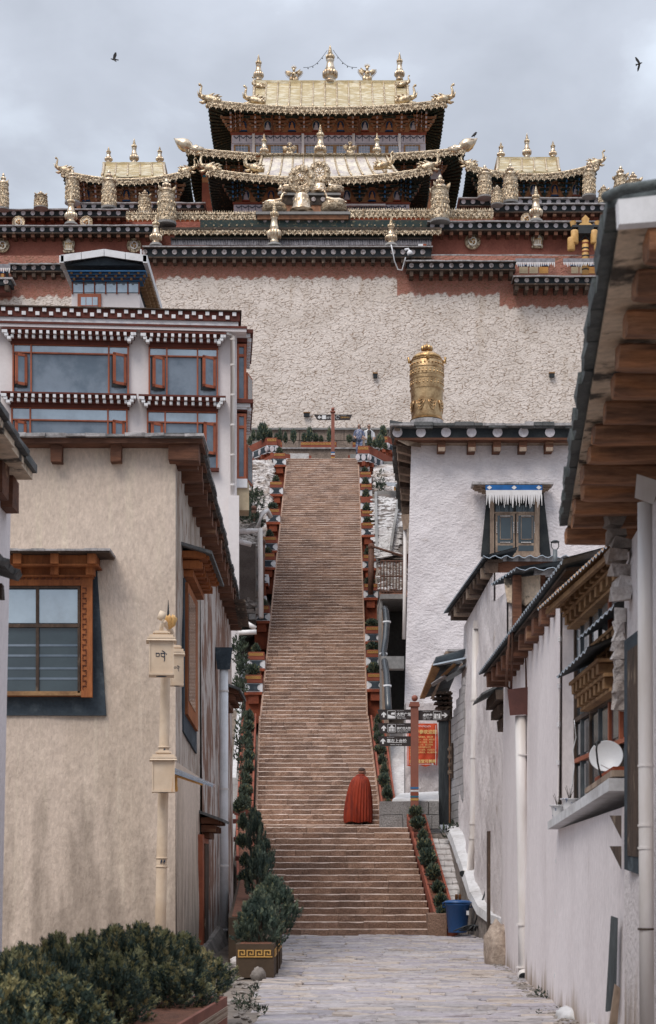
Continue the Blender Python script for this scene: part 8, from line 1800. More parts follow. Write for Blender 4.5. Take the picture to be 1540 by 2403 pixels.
b = MS(); b.tube([W(1222, 1680, D), W(1225, 1900, D), W(1229, 2160, D), W(1229.5, 2288, D), W(1229.5, 2294, D - .06)], .072, 16); b.obj('pipe', m_pvc, dp)
b = MS(); b.tube([W(1229.5, 2286, D), W(1229.5, 2291, D - .12)], .080, 16); b.obj('pipe_elbow', m_pvc, dp); b = MB(); b.tube([W(1229.5, 2292, D - .122), W(1229.5, 2292.5, D - .126)], .062, 16); b.obj('pipe_mouth', m_black, dp)
b = MB(); b.hexa([W(1197, 1679, D - .1), W(1239, 1677, D - .1), W(1239, 1677, D + .15), W(1197, 1679, D + .15), W(1191, 1618, D - .14), W(1241, 1612, D - .14), W(1241, 1612, D + .2), W(1191, 1618, D + .2)]); b.obj('hopper', m_hopper, dp)
for y in (1770, 2168, 2268): b = MB(); b.tube([W(1226, y, D), W(1226, y + 4, D)], .084, 16); b.obj('collar', m_pvc, dp)
b = MS(); b.tube([W(1240, 1675, D + .1), W(1244, 1900, D + .1), W(1245, 2260, D + .1)], .03, 8); b.obj('thin_pipe', m_pvc, dp)
for P in ([W(1197, 1618, D), W(1188, 1606, D), W(1196, 1490, 21)], [W(1200, 1616, D), W(1204, 1480, 21)], [W(1236, 1612, D), W(1234, 1500, 21.5)], [W(1240, 1611, D), W(1242, 1480, 21.5)]): b = MS(); b.tube(P, .016, 6); b.obj('hanger', m_rust, dp)
t = thing('window_hood', 'old carved window hood under the end of the long tin eave', 'window hood', W(1165, 1640, 27)); 
for q in range(3): b = MB(); b.box(2.70 + q * .08, 3.3, 26.0 + q * .25, 27.6 - q * .1, 2.72 - q * .2, 2.88 - q * .2); b.jit(.015); b.obj('corbel', m_dkwood, t)
for q in range(6): b = MB(); b.ext([(2.48, 26.0 + q * .3, 2.80), (3.1, 26.0 + q * .3, 3.12), (3.1, 26.28 + q * .3, 3.12), (2.48, 26.28 + q * .3, 2.80)], (0, 0, .04)); b.jit(.008); b.obj('slate', m_slate, t)
D = 17.35; cd = thing('conduit', 'thin white conduit running down the corner of the smooth white house', 'conduit', W(1312, 2360, D)); b = MS(); b.tube([W(1316, 1420, D), W(1313, 1700, D), W(1309, 1960, D), W(1304, 2370, D)], .012, 7); b.obj('pipe', m_pvc, cd)
for y in (1500, 1610, 1700, 1790, 1900, 2020, 2140, 2290): b = MB(); b.cbox(W(1314.5 - (y - 1420) * .011, y, D - .01), (.034, .03, .05)); b.obj('clip', m_whitepaint, cd)
# sun room part (I)
hi = thing('sunroom_house', 'white house with a glazed upper storey, zigzag eave brackets and a concrete shelf', 'house', (3, 15, GZ))
plaster_face('lower_wall', (2.42, 17.3, GZ - .1), (2.31, 12.4, GZ - .1), (2.33, 12.4, .5), (2.44, 17.3, .42), 50, 40, .01, m_white, hi, 51)
b = MB(); b.hexa([(2.46, 17.28, GZ - .1), (2.36, 12.4, GZ - .1), (7, 12.4, GZ - .1), (7, 17.28, GZ - .1), (2.47, 17.28, .4), (2.37, 12.4, .45), (7, 12.4, .45), (7, 17.28, .4)]); b.obj('core', m_white, hi)
def ix(D): return 2.34 + (D - 12.4) * .02
# glazing
gw = side_poly(hi, 'glazed_wall', [(17.2, .45), (12.6, .45), (12.6, 2.8), (17.2, 2.8)], 2.64, 2.70, m_glassd)
b = MB()
for i, d in enumerate([17.2, 16.75, 16.2, 15.65, 15.1, 14.55, 14.0, 13.5]):
    mm = m_dkwood if i in (0, 2, 5) else m_frame if i in (4,) else m_tin
    bb = MB(); wdt = .07 if i in (0, 2, 4, 5) else .025; bb.box(2.61, 2.68, d - wdt, d, .5, 2.68); bb.obj('mullion', mm, gw)
for z0, mm in ((2.12, m_tin), (1.55, m_dkwood), (1.12, m_frame), (.52, m_dkwood), (1.85, m_tin)): bb = MB(); bb.box(2.605, 2.68, 12.62, 17.2, z0, z0 + .045); bb.obj('transom', mm, gw)
for a, c in ((17.1, 16.8), (16.65, 16.25), (16.1, 15.7), (15.55, 15.15), (15.0, 14.6), (14.45, 14.05)):
    for z0, z1 in ((1.20, 1.52), (.60, 1.08), (2.2, 2.62)): bb = MB(); bb.box(2.63, 2.637, c, a, z0, z1); bb.obj('pane', m_glasspale if (z0 > 2) else m_glassd, gw)
def zig_eave(par, p0, p1, z, pr, n, sheet, dep=.25):
    """two tiers of small stepped blocks under a tin edge, from far to near"""
    p0, p1 = Vector(p0), Vector(p1)
    for i in range(n):
        q = p0.lerp(p1, (i + .3) / n); w_ = (p1 - p0).length / n * .42
        for k_ in range(2): b = MB(); b.box(q.x + pr * (.15 + k_ * .30), q.x + pr * 1.3, q.y - w_, q.y, z - .12 - k_ * .13, z - .03 - k_ * .13); b.jit(.003); b.obj('zigzag_block', m_tanwood, par)
    for k_ in range(3):
        b = MB(); o = pr * (.05 + k_ * .32); b.hexa([(p0.x + o, p0.y, z - .155 - (k_ - 1) * .13 - .13 * 0), (p0.x + pr * 1.4, p0.y, z - .155 - (k_ - 1) * .13), (p1.x + pr * 1.4, p1.y, z - .155 - (k_ - 1) * .13), (p1.x + o, p1.y, z - .155 - (k_ - 1) * .13), (p0.x + o, p0.y, z - .125 - (k_ - 1) * .13), (p0.x + pr * 1.4, p0.y, z - .125 - (k_ - 1) * .13), (p1.x + pr * 1.4, p1.y, z - .125 - (k_ - 1) * .13), (p1.x + o, p1.y, z - .125 - (k_ - 1) * .13)]); b.obj('zigzag_board', m_tanwood, par)
    if sheet: tin_sheet(par, p0 + Vector((-.10, .1, z - p0.z + .06)), p1 + Vector((-.10, -.1, z - p1.z + .06)), p0 + Vector((pr * 1.3, .1, z - p0.z + .20)), p1 + Vector((pr * 1.3, -.1, z - p1.z + .20)), sheet, m_tin, .014)
# main eave: corrugated sheet seen from below with rafters, zigzag blocks beneath
tin_sheet(hi, (2.20, 17.0, 2.72), (2.48, 12.8, 2.80), (2.80, 17.0, 2.98), (2.95, 12.8, 3.04), 34, m_tanwood, .016)
for o, z_ in ((2.27, 2.71), (2.40, 2.78)): b = MB(); b.hexa([(o, 16.9, z_ - .05), (o + .04, 16.9, z_ - .05), (o + .27, 13, z_ + .01), (o + .23, 13, z_ + .01), (o, 16.9, z_), (o + .04, 16.9, z_), (o + .27, 13, z_ + .06), (o + .23, 13, z_ + .06)]); b.obj('rafter', m_tanwood, hi)
zig_eave(hi, (2.40, 17.0, 2.7), (2.46, 13.3, 2.7), 2.80, .16, 13, 0)
zig_eave(hi, (2.40, 16.2, 1.9), (2.37, 14.3, 1.9), 1.86, .18, 7, 9)
zig_eave(hi, (2.52, 15.6, 2.0), (2.52, 13.8, 2.0), 2.16, .12, 7, 9)
b = MB(); b.box(2.3, 5, 12.0, 12.5, 2.78, 2.92); b.obj('front_gutter', m_whitepaint, hi); b = MB(); b.box(2.24, 2.36, 12.1, 12.4, 2.72, 2.92); b.obj('gutter_box', m_whitepaint, hi)
b = MB(); b.hexa([(2.32, 17.1, .42), (2.7, 17.1, .42), (2.7, 12.8, .62), (2.22, 12.8, .62), (2.32, 17.1, .50), (2.7, 17.1, .50), (2.7, 12.8, .72), (2.22, 12.8, .72)]); b.obj('concrete_shelf', m_concpale, hi)
b = MB(); b.hexa([(2.30, 14.5, .68), (2.6, 14.5, .68), (2.6, 12.9, .74), (2.26, 12.9, .74), (2.30, 14.5, .72), (2.6, 14.5, .72), (2.6, 12.9, .79), (2.26, 12.9, .79)]); b.obj('shelf_board', m_palewood, hi)
b = MB(); b.hexa([(2.34, 14.2, .72), (2.5, 14.2, .72), (2.5, 13.4, .76), (2.36, 13.4, .76), (2.34, 14.2, .80), (2.5, 14.2, .80), (2.5, 13.4, .85), (2.36, 13.4, .85)]); b.obj('brick_bits', m_orange, hi)
b = MB(); b.box(2.285, 2.33, 12.65, 12.72, -1.45, -.4); b.jit(.006); 
for k_, (y0, y1) in enumerate(((1914, 1968), (1986, 2040))):
    c0 = W(1434, y0, 12.9); b = MB(); b.ext([W(1432, y0, 12.95), W(1459, y0, 12.5), W(1459, y1, 12.5)], (0, .02, 0)); tag(b.obj('shelf_bracket', m_dkwood), ('upper' if k_ == 0 else 'lower') + ' dark triangular iron bracket on the wall by the foreground corner', 'bracket', 'triangular brackets')
t = thing('plant_pot', 'white flower pot with blue pattern at the low end of the concrete shelf', 'flower pot', (2.39, 16.85, .51), 'patterned flower pots')
pt_ = thing('plant_pot', 'wider white patterned flower pot just behind the first on the shelf', 'flower pot', (2.44, 16.35, .535), 'patterned flower pots')
for tt, (x, y, z), r_ in ((t, (2.39, 16.85, .51), .075), (pt_, (2.44, 16.35, .535), .085)):
    b = MS(); b.lathe([(r_ * .62, 0), (r_ * .68, r_ * .1), (r_ * .78, r_ * 1.2), (r_ * .92, r_ * 1.9), (r_ * 1.18, r_ * 1.98), (r_ * 1.18, r_ * 2.1), (r_ * .9, r_ * 2.08), (r_ * .8, r_ * 1.6)], (x, y, z), 20); b.obj('pot', m_pot, tt)
    for q in range(5): b = MB(); a = q * 1.3; b.tube([(x, y, z + r_ * 1.7), (x + cos(a) * .02, y + sin(a) * .02, z + r_ * 2.6), (x + cos(a) * .05, y + sin(a) * .05, z + r_ * 3.2 + q * .012)], [.004, .003, .002], 4); b.obj('twig', m_trunk, tt)
sd2 = thing('satellite_dish', 'white satellite dish with dark feed arm on the concrete shelf', 'satellite dish', W(1425, 1830, 13.4)); c = W(1423, 1774, 13.9); T = Matrix.Translation(c) @ RZ(R(-14)) @ RX(R(-12)) @ RX(R(90))
b = MB(T); b.smooth = True; n = 36; rg = []
for j in range(7): r_ = .142 * j / 6; rg.append(b.p(*[(cos(2 * pi * i / n) * max(r_, .001), sin(2 * pi * i / n) * max(r_, .001) * .95, -.032 + .032 * (j / 6) ** 2) for i in range(n)]))
for a, e_ in zip(rg, rg[1:]):
    for i in range(n): b.face([a + i, a + (i + 1) % n, e_ + (i + 1) % n, e_ + i])
rg2 = [b.p(*[(cos(2 * pi * i / n) * rr, sin(2 * pi * i / n) * rr * .95, zz) for i in range(n)]) for rr, zz in ((.142, 0), (.146, -.004), (.142, -.010), (.07, -.034), (.001, -.04))]
for a, e_ in zip(rg2, rg2[1:]):
    for i in range(n): b.face([a + i, a + (i + 1) % n, e_ + (i + 1) % n, e_ + i])
b.obj('reflector', m_dish, sd2)
q0, q1 = W(1412, 1828, 13.85), W(1402, 1742, 13.5); b = MS(); b.tube([q0, W(1403, 1790, 13.6), W(1400, 1760, 13.5), q1], .008, 8); b.obj('feed_arm', m_iron, sd2)
b = MS(); b.tube([W(1399, 1746, 13.5), W(1406, 1741, 13.57)], .017, 10); b.obj('feed_horn', m_iron, sd2); b = MB(); b.tube([W(1410, 1795, 13.75), W(1436, 1808, 13.8), W(1448, 1826, 13.85)], .004, 5); b.obj('cable', m_whitepaint, sd2)
b = MB(); b.lathe([(.06, 0), (.055, .008)], W(1415, 1834, 13.9), 16); b.tube([W(1415, 1834, 13.95), W(1418, 1800, 14.0)], .012, 8); b.obj('mount', m_iron, sd2)
b = MS(); b.tube([W(1348, 1690, 17.1) , W(1352, 1730, 17.0), W(1345, 1760, 17.0), W(1348, 1800, 17.0), W(1342, 1850, 17.0), W(1335, 1878, 17.0)], .006, 5); tag(b.obj('loose_cable', m_whitepaint), 'thin loose cable dangling beside the sunroom windows', 'cable')
# leaning planks at the foot
t = thing('leaning_plank', 'grey weathered plank leaning at the wall foot, taller one', 'plank', W(1430, 2360, 12.9), 'leaning planks'); b = MB(); b.ext([W(1424, 2375, 12.9), W(1446, 2370, 12.8), W(1451, 2155, 12.8), W(1437, 2150, 12.9)], (0, .06, 0)); b.obj('board', m_bluewood, t)
t = thing('leaning_plank', 'brown sharpened plank in front of the taller grey one', 'plank', W(1440, 2400, 12.0), 'leaning planks'); b = MB(); b.ext([W(1430, 2420, 12.0), W(1448, 2420, 12.0), W(1457, 2320, 12.0), W(1445, 2310, 12.0)], (0, .05, 0)); b.obj('board', m_palewood, t)

# ================================================================ J: foreground wall, big roof, pipe
hj = thing('foreground_house', 'near white house with a huge beamed eave edged in black felt, right edge', 'house', (3, 9, GZ))
plaster_face('side_wall', (2.27, 12.4, GZ - .2), (1.85, 6.0, GZ - .2), (1.85, 6.0, 2.3), (2.27, 12.4, 2.3), 60, 60, .012, m_whitepit, hj, 61)
b = MB(); b.hexa([(2.28, 12.38, GZ - .2), (1.87, 6, GZ - .2), (7, 6, GZ - .2), (7, 12.38, GZ - .2), (2.28, 12.38, 2.45), (1.87, 6, 2.45), (7, 6, 2.45), (7, 12.38, 2.45)]); b.obj('core', m_whitepit, hj)
wj = side_poly(hj, 'window', [(12.05, 0), (11.3, -.05), (11.3, 1.7), (12.05, 1.7)], 2.205, 2.26, m_slateblue); side_poly(wj, 'frame', [(11.9, .1), (11.3, .08), (11.3, 1.6), (11.9, 1.6)], 2.2, 2.24, m_dkwood)
r0 = Vector((1.86, 13.0, 2.77)); r1 = Vector((1.14, 6.62, 2.715)); nb = 26
for i in range(nb):
    a, c = i / nb, (i + 1) / nb; p, q = r0.lerp(r1, a), r0.lerp(r1, c); j_ = ru(-.012, .012)
    b = MB(); b.hexa([p + Vector((j_, 0, -.02)), p + Vector((1.5, 0, .12)), q + Vector((1.5, -.01, .12)), q + Vector((j_, -.01, -.02)), p + Vector((j_ - .01, 0, .05)), p + Vector((1.5, 0, .19)), q + Vector((1.5, -.01, .19)), q + Vector((j_ - .01, -.01, .05))]); b.jit(.006); b.obj('felt_strip', m_felt, hj)
for i in range(13):
    a, c = i / 13, (i + .985) / 13; p, q = r0.lerp(r1, a), r0.lerp(r1, c); b = MB(); b.hexa([p + Vector((.06, 0, -.05)), p + Vector((1.4, 0, .08)), q + Vector((1.4, 0, .08)), q + Vector((.06, 0, -.05)), p + Vector((.06, 0, -.024)), p + Vector((1.4, 0, .11)), q + Vector((1.4, 0, .11)), q + Vector((.06, 0, -.024))]); b.obj('eave_board', m_boardpeel, hj)
for i in range(13):
    p = r0.lerp(r1, (i + .12) / 12.5); jx = .05 + .13 * (i / 12) ** 1.3 + ru(-.02, .03); hh = .125 + ru(-.015, .015); ww = ru(.15, .20)
    b = MB(); n = 8
    ring = lambda xo, zo, s_: b.p(*[Vector((p.x + xo, p.y - ww / 2 + math.copysign(abs(cos(t_)) ** .6, cos(t_)) * ww / 2 * s_, p.z - .055 - hh / 2 + zo + math.copysign(abs(sin(t_)) ** .6, sin(t_)) * hh / 2 * s_)) for t_ in [2 * pi * (q + .5) / n for q in range(n)]])
    rr = [ring(jx, 0, .93), ring(jx + .05, 0, 1), ring(.7, ru(-.01, .01), 1), ring(1.4, .06, 1)]
    for a_, e_ in zip(rr, rr[1:]):
        for t_ in range(n): b.face([a_ + t_, a_ + (t_ + 1) % n, e_ + (t_ + 1) % n, e_ + t_])
    b.face([rr[0] + t_ for t_ in reversed(range(n))]); b.jit(.005); b.obj('eave_beam', m_bigbeam, hj)
b = MB(); b.hexa([(r1.x + .03, 6.50, 2.59), (2.6, 6.3, 2.62), (2.6, 6.36, 2.62), (r1.x + .03, 6.56, 2.59), (r1.x + .025, 6.50, 2.69), (2.6, 6.3, 2.76), (2.6, 6.36, 2.76), (r1.x + .025, 6.56, 2.69)]); b.obj('white_fascia', m_whitepaint, hj)
b = MS(); b.tube([(r1.x - .01, 6.6, 2.74), (r1.x + .05, 6.5, 2.73), (r1.x + .2, 6.48, 2.745), (2.6, 6.26, 2.83)], [.022, .024, .022, .02], 8); b.obj('felt_roll', m_felt, hj)
for q in range(7):
    boulder_z = .0
    b = MB(); b.cbox((2.16 + .02 * (q % 3), 12.25 - q * .05, 2.62 - q * .10), (.14, .2, .085)); b.jit(.025); b.obj('crumbling_stone', m_rockg if q < 3 else m_rock, hj)
for q in range(10): b = MB(); b.cbox((2.20 + .02 * rnd(), 12.28, 1.92 - q * .075), (.05 + .05 * rnd(), .1, .09)); b.jit(.02); b.obj('flaking_plaster', m_rock, hj)
b = MB(); b.box(2.23, 2.26, 12.38, 12.42, 1.0, 1.9); b.obj('corner_timber', m_frame, hj)
D = 10.4; k = D / K; dp = thing('downpipe', 'fat near downpipe with a boxy head at the right edge', 'downpipe', W(1514, 2420, D), 'downpipes on the house walls')
b = MS(); b.tube([W(1514, 1180, D), W(1515, 1600, D), W(1517, 2000, D), W(1519, 2460, D)], .0475, 20); b.obj('pipe', m_pvc, dp)
b = MB(); b.hexa([W(1490, 1168, D - .06), W(1534, 1184, D - .06), W(1534, 1184, D + .06), W(1490, 1168, D + .06), W(1495, 1112, D - .07), W(1550, 1130, D - .07), W(1550, 1130, D + .08), W(1495, 1112, D + .08)]); b.obj('hopper', m_pvc, dp)
for y in (1795, 1935, 1988, 2178): b = MB(); b.tube([W(1516, y, D), W(1516, y + 5, D)], .052, 20); b.obj('collar', m_pvc if y != 2178 else m_dkwood, dp)

# ================================================================ STREET THINGS
D = 35.0; k = D / K; bi = thing('waste_bin', 'blue plastic waste bin with flat lid at the foot of the steps', 'bin', W(1075, 2190, D)); c = W(1074, 2189, D)
b = MS(); b.lathe([(21 * k, 0), (22 * k, 3 * k), (28.5 * k, 64 * k), (30 * k, 65 * k), (30 * k, 69 * k), (28 * k, 69 * k), (27 * k, 64 * k), (20 * k, 5 * k)], c, 28); b.obj('tub', m_bin, bi)
b = MS(); b.lathe([(31.5 * k, 69.5 * k), (32 * k, 72 * k), (29 * k, 75 * k), (15 * k, 77 * k), (1 * k, 77.5 * k)], c, 28); b.obj('lid', m_bin, bi)
for s_ in (-1, 1): b = MS(); b.tube([c + Vector((s_ * 28 * k, 0, 60 * k)), c + Vector((s_ * 34 * k, 0, 60 * k)), c + Vector((s_ * 34 * k, 0, 70 * k)), c + Vector((s_ * 29 * k, 0, 72 * k))], .02, 6); b.obj('handle', m_bin, bi)
b = MB(); b.box(c.x + 19 * k, c.x + 25 * k, c.y - 23 * k, c.y - 21 * k, c.z + 42 * k, c.z + 52 * k); b.obj('sticker', m_whitepaint, bi)
for i, xo in enumerate((-3, 5)): b = MS(); b.lathe([(.03, 0), (.032, .02), (.032, .11), (.02, .125)], (c.x + xo * k, c.y - .05, c.z + 77 * k), 12); tag(b.obj('drink_can', m_amberdk), ('left' if i == 0 else 'right') + ' one of two amber cans on the blue bin lid', 'can', 'cans on the bin')
mp_ = thing('mop', 'mop with dark handle and grey strands leaning beside the blue bin', 'mop', W(1115, 2185, 34.6)); b = MS(); b.tube([W(1112, 2175, 34.5), W(1146, 2072, 34.8)], .018, 7); b.obj('handle', m_iron, mp_)
b = MB(); b.smooth = True
for q in range(40): a = ru(0, 6.28); r_ = ru(.05, .34); p = W(1108, 2182, 34.4); b.tube([p + Vector((.03, 0, .10)), p + Vector((cos(a) * r_ * .5, sin(a) * r_ * .3, .07)), p + Vector((cos(a) * r_ - .1, sin(a) * r_ * .4, -.03 + .0))], [.015, .018, .01], 4)
b.obj('strands', m_iron, mp_, 'stuff')
# street signpost
D = 40.75; k = D / K; sp_ = thing('signpost', 'terracotta signpost with four dark arrow boards near the monk', 'signpost', W(973, 1960, D))
bar(sp_, 'post', 964.5, 982.5, 1657, 1990, D, .17, m_signr); bar(sp_, 'cap_lower', 961, 985.5, 1652, 1657.5, D - .035, .24, m_signr); bar(sp_, 'cap_upper', 963, 984, 1647, 1652, D - .02, .21, m_signr)
b = MS(); b.ball(W(973.5, 1638.5, D + .085), 7.6 * k, 20, 12); b.obj('post_ball', m_signr, sp_)
for y0, y1, mm in ((1847, 1851.5, m_bluepaint), (1854, 1858, m_cloth), (1861, 1865.5, m_redpaint), (1868, 1871.5, m_teal), (1874, 1878.5, m_gilt)): bar(sp_, 'painted_band', 964, 983, y0, y1, D - .008, .186, mm)
zs_ = D + .05
def board(pts): b = MB(); b.prism([(X(a, zs_), Z(c, zs_)) for a, c in pts], zs_, zs_ + .04); return b.obj('sign_board', m_signb, sp_)
def lab(o, ax, px, tx, cn, en, jp, ybot, csz=8.6):
    T_ = TR(0, zs_, 0); b = MB(T_); arrow(b, X(ax, zs_), Z(ybot - 12, zs_), 13 * k) if ax < 1000 else None; 
    if ax > 1000: b = MB(T_); P = [(-.5, -.14), (.05, -.14), (-.18, -.42), (.10, -.42), (.5, 0), (.10, .42), (-.18, .42), (.05, .14), (-.5, .14)]; b.prism([(X(ax, zs_) + a * 14 * k, Z(ybot - 12, zs_) + c * 13 * k) for a, c in P], -.006, 0)
    b.obj('arrow', m_signtx, o)
    if px: b = MB(T_); picto(b, X(px[0], zs_), Z(ybot - 2.4, zs_), 19 * k, px[1]); b.obj('pictogram', m_signtx, o)
    yy = zs_ - .003; txt(cn, csz * k, TR(X(tx, zs_), yy, Z(ybot - 9.2, zs_)), m_signtx, o, bold=.0022)
    txt(en, 3.3 * k, TR(X(tx, zs_), yy, Z(ybot - 5.5, zs_)), m_signtx, o); txt(jp, 2.7 * k, TR(X(tx, zs_), yy, Z(ybot - 2.2, zs_)), m_signtx, o)
    b = MB(T_); tib(b, X(tx, zs_), Z(ybot - 19.5, zs_), 18 * k, .022, 9, rs2); b.obj('script_row', m_signtx, o)
o = board([(893, 1689), (965, 1689), (965, 1665), (886, 1665)]); lab(o, 901, (909.5, 'square'), 931, '大殿广场', 'Square of Hall', '大殿広場  대전광장', 1689)
o = board([(893, 1721), (965, 1721), (965, 1697), (886, 1697)]); lab(o, 901, (910, 'hall'), 931.5, '宗喀巴大殿', 'Master Tsongkhapa Hall', '宗喀巴大殿 총카파대전', 1721, 6.6)
o = board([(893, 1751), (965, 1751), (965, 1728), (887, 1728)]); lab(o, 899, None, 908, '靠左上台阶', '', '', 1751.5, 9.4); txt('Upstairs along Left', 3.6 * k, TR(X(916, zs_), zs_ - .003, Z(1748.5, zs_)), m_signtx, o)
o = board([(982, 1690.5), (1048, 1690.5), (1058, 1667), (982, 1667)]); lab(o, 1044, (1017, 'gate'), 992.5, '卓康参', 'Cire Khamtsen', '卓康参  탁강삼', 1690.5, 7.6)
# ---- planter 2 with big bush and the bushes behind it
D = 21.6; k = D / K; t = thing('stepped_planter', 'dark brown foreground planter box with a gold key band under the round conifer', 'planter', W(605, 2297, D)); x0, x1 = X(555, D), X(643, D)
b = MB(); b.hexa([(x0, D, Z(2295, D)), (x1, D, Z(2295, D)), (x1 + .02, D + 3.2, Z(2295, D)), (x0, D + 3.2, Z(2295, D)), (x0 - .01, D, Z(2216, D)), (x1, D, Z(2216, D)), (x1 + .02, D + 3.2, Z(2216, D) + .02), (x0, D + 3.2, Z(2216, D) + .02)]); b.obj('box', m_boxbrown, t)
b = MB(); b.box(x0 + .04, x1 - .04, D + .04, D + 3.1, Z(2220, D), Z(2215, D)); b.obj('soil', m_soil, t)
key5 = key_mesh(4, m_gilt); inst(key5, 'key_pattern', t, TR(x0 + .02, D - .004, Z(2247, D)) @ SC((x1 - x0 - .04) / 4, .5, .10))
inst(key5, 'key_pattern', t, TR(x1 + .004, D + .1, Z(2247, D)) @ RZ(R(90)) @ SC(.5, .5, .10)); inst(key5, 'key_pattern', t, TR(x1 + .010, D + 1.2, Z(2247, D)) @ RZ(R(90)) @ SC(.45, .5, .10))
for a, c in ((D + .9, D + .95), (D + 1.9, D + 1.95)): b = MB(); b.box(x1 - .02, x1 + .03, a, c, Z(2295, D), Z(2216, D) + .02); b.obj('board_joint', m_boxbrown, t)
big = [plume_mesh(420, 50, 50 + k_, .17, .04) for k_ in range(3)]
med = [plume_mesh(110, 50, 60 + k_, .24, .06) for k_ in range(3)]
shrub('round dark conifer in the dark brown foreground planter', X(611, 22.4), 22.3, Z(2222, 22.4), .66, .78, None, 0, big)
shrub('second round conifer right behind the foreground one', X(640, 25), 25.3, Z(2190, 25), .78, .88, None, 1, big)
for i, (x_, y_, D, w_, h_, lab_) in enumerate(((604, 2100, 29, .46, .8, 'first dark conifer behind the round ones'), (612, 2062, 31.5, .42, .7, 'second dark conifer behind the round ones'), (603, 2010, 34, .42, .9, 'tall dark conifer where the left trough begins'), (596, 1960, 36.5, .38, .6, 'dark conifer beside the lowest steps on the left'), (626, 2040, 33.8, .34, .6, 'narrow conifer leaning over the lowest steps'))): shrub(lab_, X(x_, D), D, Z(y_, D), w_, h_, 'dark conifers left of the lowest steps', i % 3, med)
t = thing('planter_trough', 'dark trough of conifers running from the round conifers to the steps', 'planter trough', (-1.2, 30, GZ)); b = MB(); b.hexa([(-1.55, 25.2, GZ), (-.98, 25.2, GZ), (-1.42, 35.3, GZ), (-1.95, 35.3, GZ), (-1.55, 25.2, -.75), (-.98, 25.2, -.75), (-1.42, 35.3, -.25), (-1.95, 35.3, -.25)]); b.obj('box', m_boxbrown, t); b = MB(); b.hexa([(-1.5, 25.3, -.76), (-1.02, 25.3, -.76), (-1.46, 35.2, -.27), (-1.9, 35.2, -.27), (-1.5, 25.3, -.73), (-1.02, 25.3, -.73), (-1.46, 35.2, -.23), (-1.9, 35.2, -.23)]); b.obj('soil', m_soil, t)
# ---- foreground hedge in its long planter
t = thing('long_planter', 'long terracotta planter with pale key pattern in the near left corner', 'planter', (-1.3, 12, GZ)); zt = -1.10
P0, P1 = Vector((-.90, 14.0, 0)), Vector((-1.30, 8.4, 0)); dv = (P1 - P0); L = dv.length; an = math.atan2(dv.y, dv.x); Mp = Matrix.Translation((P0.x, P0.y, 0)) @ RZ(an)
for i in range(3): b = MB(Mp); b.box(i * L / 3 + .006, (i + 1) * L / 3 - .006, 0, .03, GZ, zt); b.obj('side_board', m_terra, t)
b = MB(Mp @ TR(0, .034, 0)); 
n = 70
for i in range(n):
    u = .05 + i * (L - .1) / n; s_ = (L - .1) / n
    b.box(u, u + s_ * .9, 0, .006, zt - .10, zt - .092); b.box(u, u + s_ * .2, 0, .006, zt - .155, zt - .10); b.box(u + s_ * .35, u + s_ * .9, 0, .006, zt - .135, zt - .125); b.box(u + s_ * .7, u + s_ * .9, 0, .006, zt - .155, zt - .13)
b.box(.02, L, 0, .006, zt - .085, zt - .080); b.box(.02, L, 0, .006, zt - .170, zt - .165)
b.obj('pale_key_pattern', m_palekey, t)
b = MB(); b.box(-2.6, -.905, 13.97, 14.0, GZ, zt); b.obj('end_board', m_terra, t)
b = MB(); b.hexa([(-2.6, 8.4, GZ), (-1.33, 8.4, GZ), (-.93, 13.96, GZ), (-2.6, 13.96, GZ), (-2.6, 8.4, zt - .03), (-1.33, 8.4, zt - .03), (-.93, 13.96, zt - .03), (-2.6, 13.96, zt - .03)]); b.obj('soil', m_soil, t)
hedge = [plume_mesh(440, 52, 70 + k_, .17, .034, tip=.27) for k_ in range(4)]
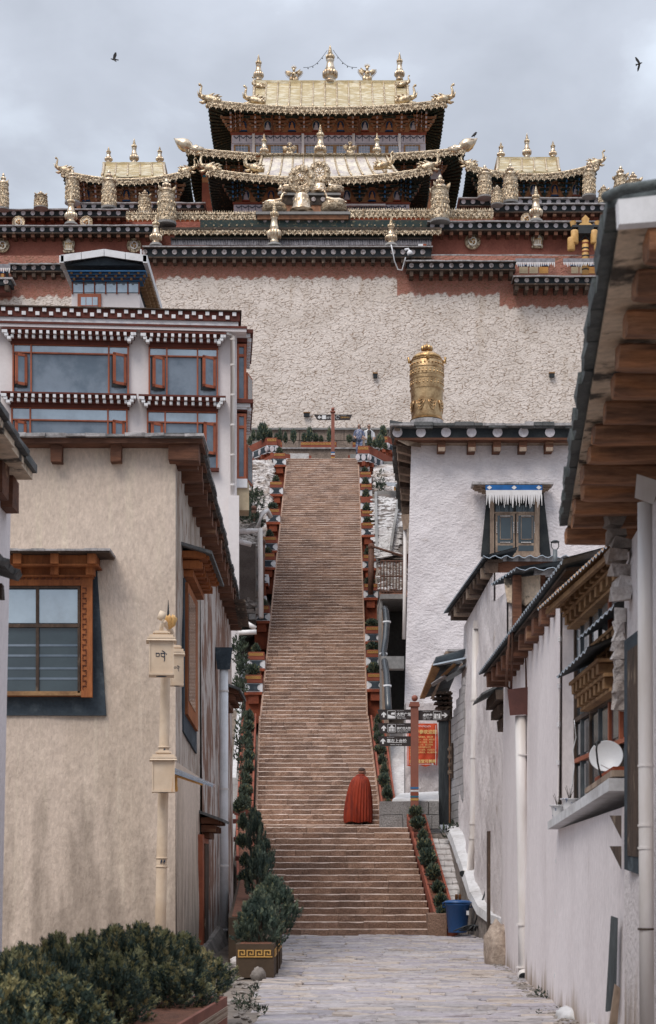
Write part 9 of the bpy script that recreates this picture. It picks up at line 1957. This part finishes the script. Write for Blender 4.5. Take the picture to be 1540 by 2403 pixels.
HP = [(8, 2290, 9.0, .62, 'nearest, cut by the left edge, with yellowish tips'), (60, 2215, 10.6, .66, 'second from the left'), (128, 2195, 11.6, .66, 'third from the left'), (150, 2290, 10.0, .5, 'low and in front of the third'), (205, 2190, 12.4, .66, 'yellowish fourth from the left'), (268, 2172, 13.6, .78, 'tall dark one in the back row'), (262, 2240, 12.0, .5, 'low front middle'), (330, 2168, 14.2, .80, 'tall dark one left of the blue tinted one'), (380, 2180, 14.6, .74, 'blue tinted near the lamp post'), (430, 2188, 15.0, .74, 'second from the right end'), (468, 2225, 15.4, .60, 'rightmost, by the beige house corner'), (400, 2260, 13.4, .52, 'low front right'), (30, 2230, 10.2, .6, 'behind the nearest')]
for i, (x_, yt2, D, h_, lab_) in enumerate(HP):
    z0 = max(Z(yt2, D) - h_ - .12, zt - .1); hh2 = Z(yt2, D) - z0
    shrub('feathery cypress of the near hedge, ' + lab_, X(x_, D), D, z0, .56 + .1 * rnd(), hh2, 'cypresses of the near hedge', i % 4, hedge, 'cypress_shrub')
# ground left of the street: earth verge
b = MB(); b.quad((-3, 13.9, GZ - .03), (-.5, 13.9, GZ - .03), (-1.2, 36, GZ - .02), (-2.6, 36, GZ - .02)); b.obj('earth_verge', m_ground, None, 'structure')
b = MB(); b.quad((2.0, 8, GZ - .035), (4.5, 8, GZ - .035), (4.5, 36, GZ - .03), (2.4, 36, GZ - .03)); b.obj('earth_strip', m_ground, None, 'structure')
it = [(random.choice(stones_g), TR(ru(-1.7, -.75), ru(14.3, 22), GZ - .01) @ RZ(rnd() * 6) @ SC(.10 * ru(.3, 1.2), .12 * ru(.3, 1), .06)) for _ in range(160)] + [(random.choice(stones_g), TR(float(np.interp(d_, [13, 25], [2.22, 2.62])) + ru(-.12, .06), d_, GZ - .01) @ RZ(rnd() * 6) @ SC(.10 * ru(.3, 1.2), .12 * ru(.3, 1), .07)) for d_ in [ru(14, 25) for _ in range(220)]]
tag(joined('loose_stones', it, None), 'loose stones along both edges of the paved street')
weedpatch('dry weeds in the gap left of the street', 560, 625, 2310, 2400, 15.5, 20, 10, .10)
weedpatch('weeds along the foot of the smooth white wall', 1250, 1320, 2330, 2385, 16.0, 19, 14, .07)
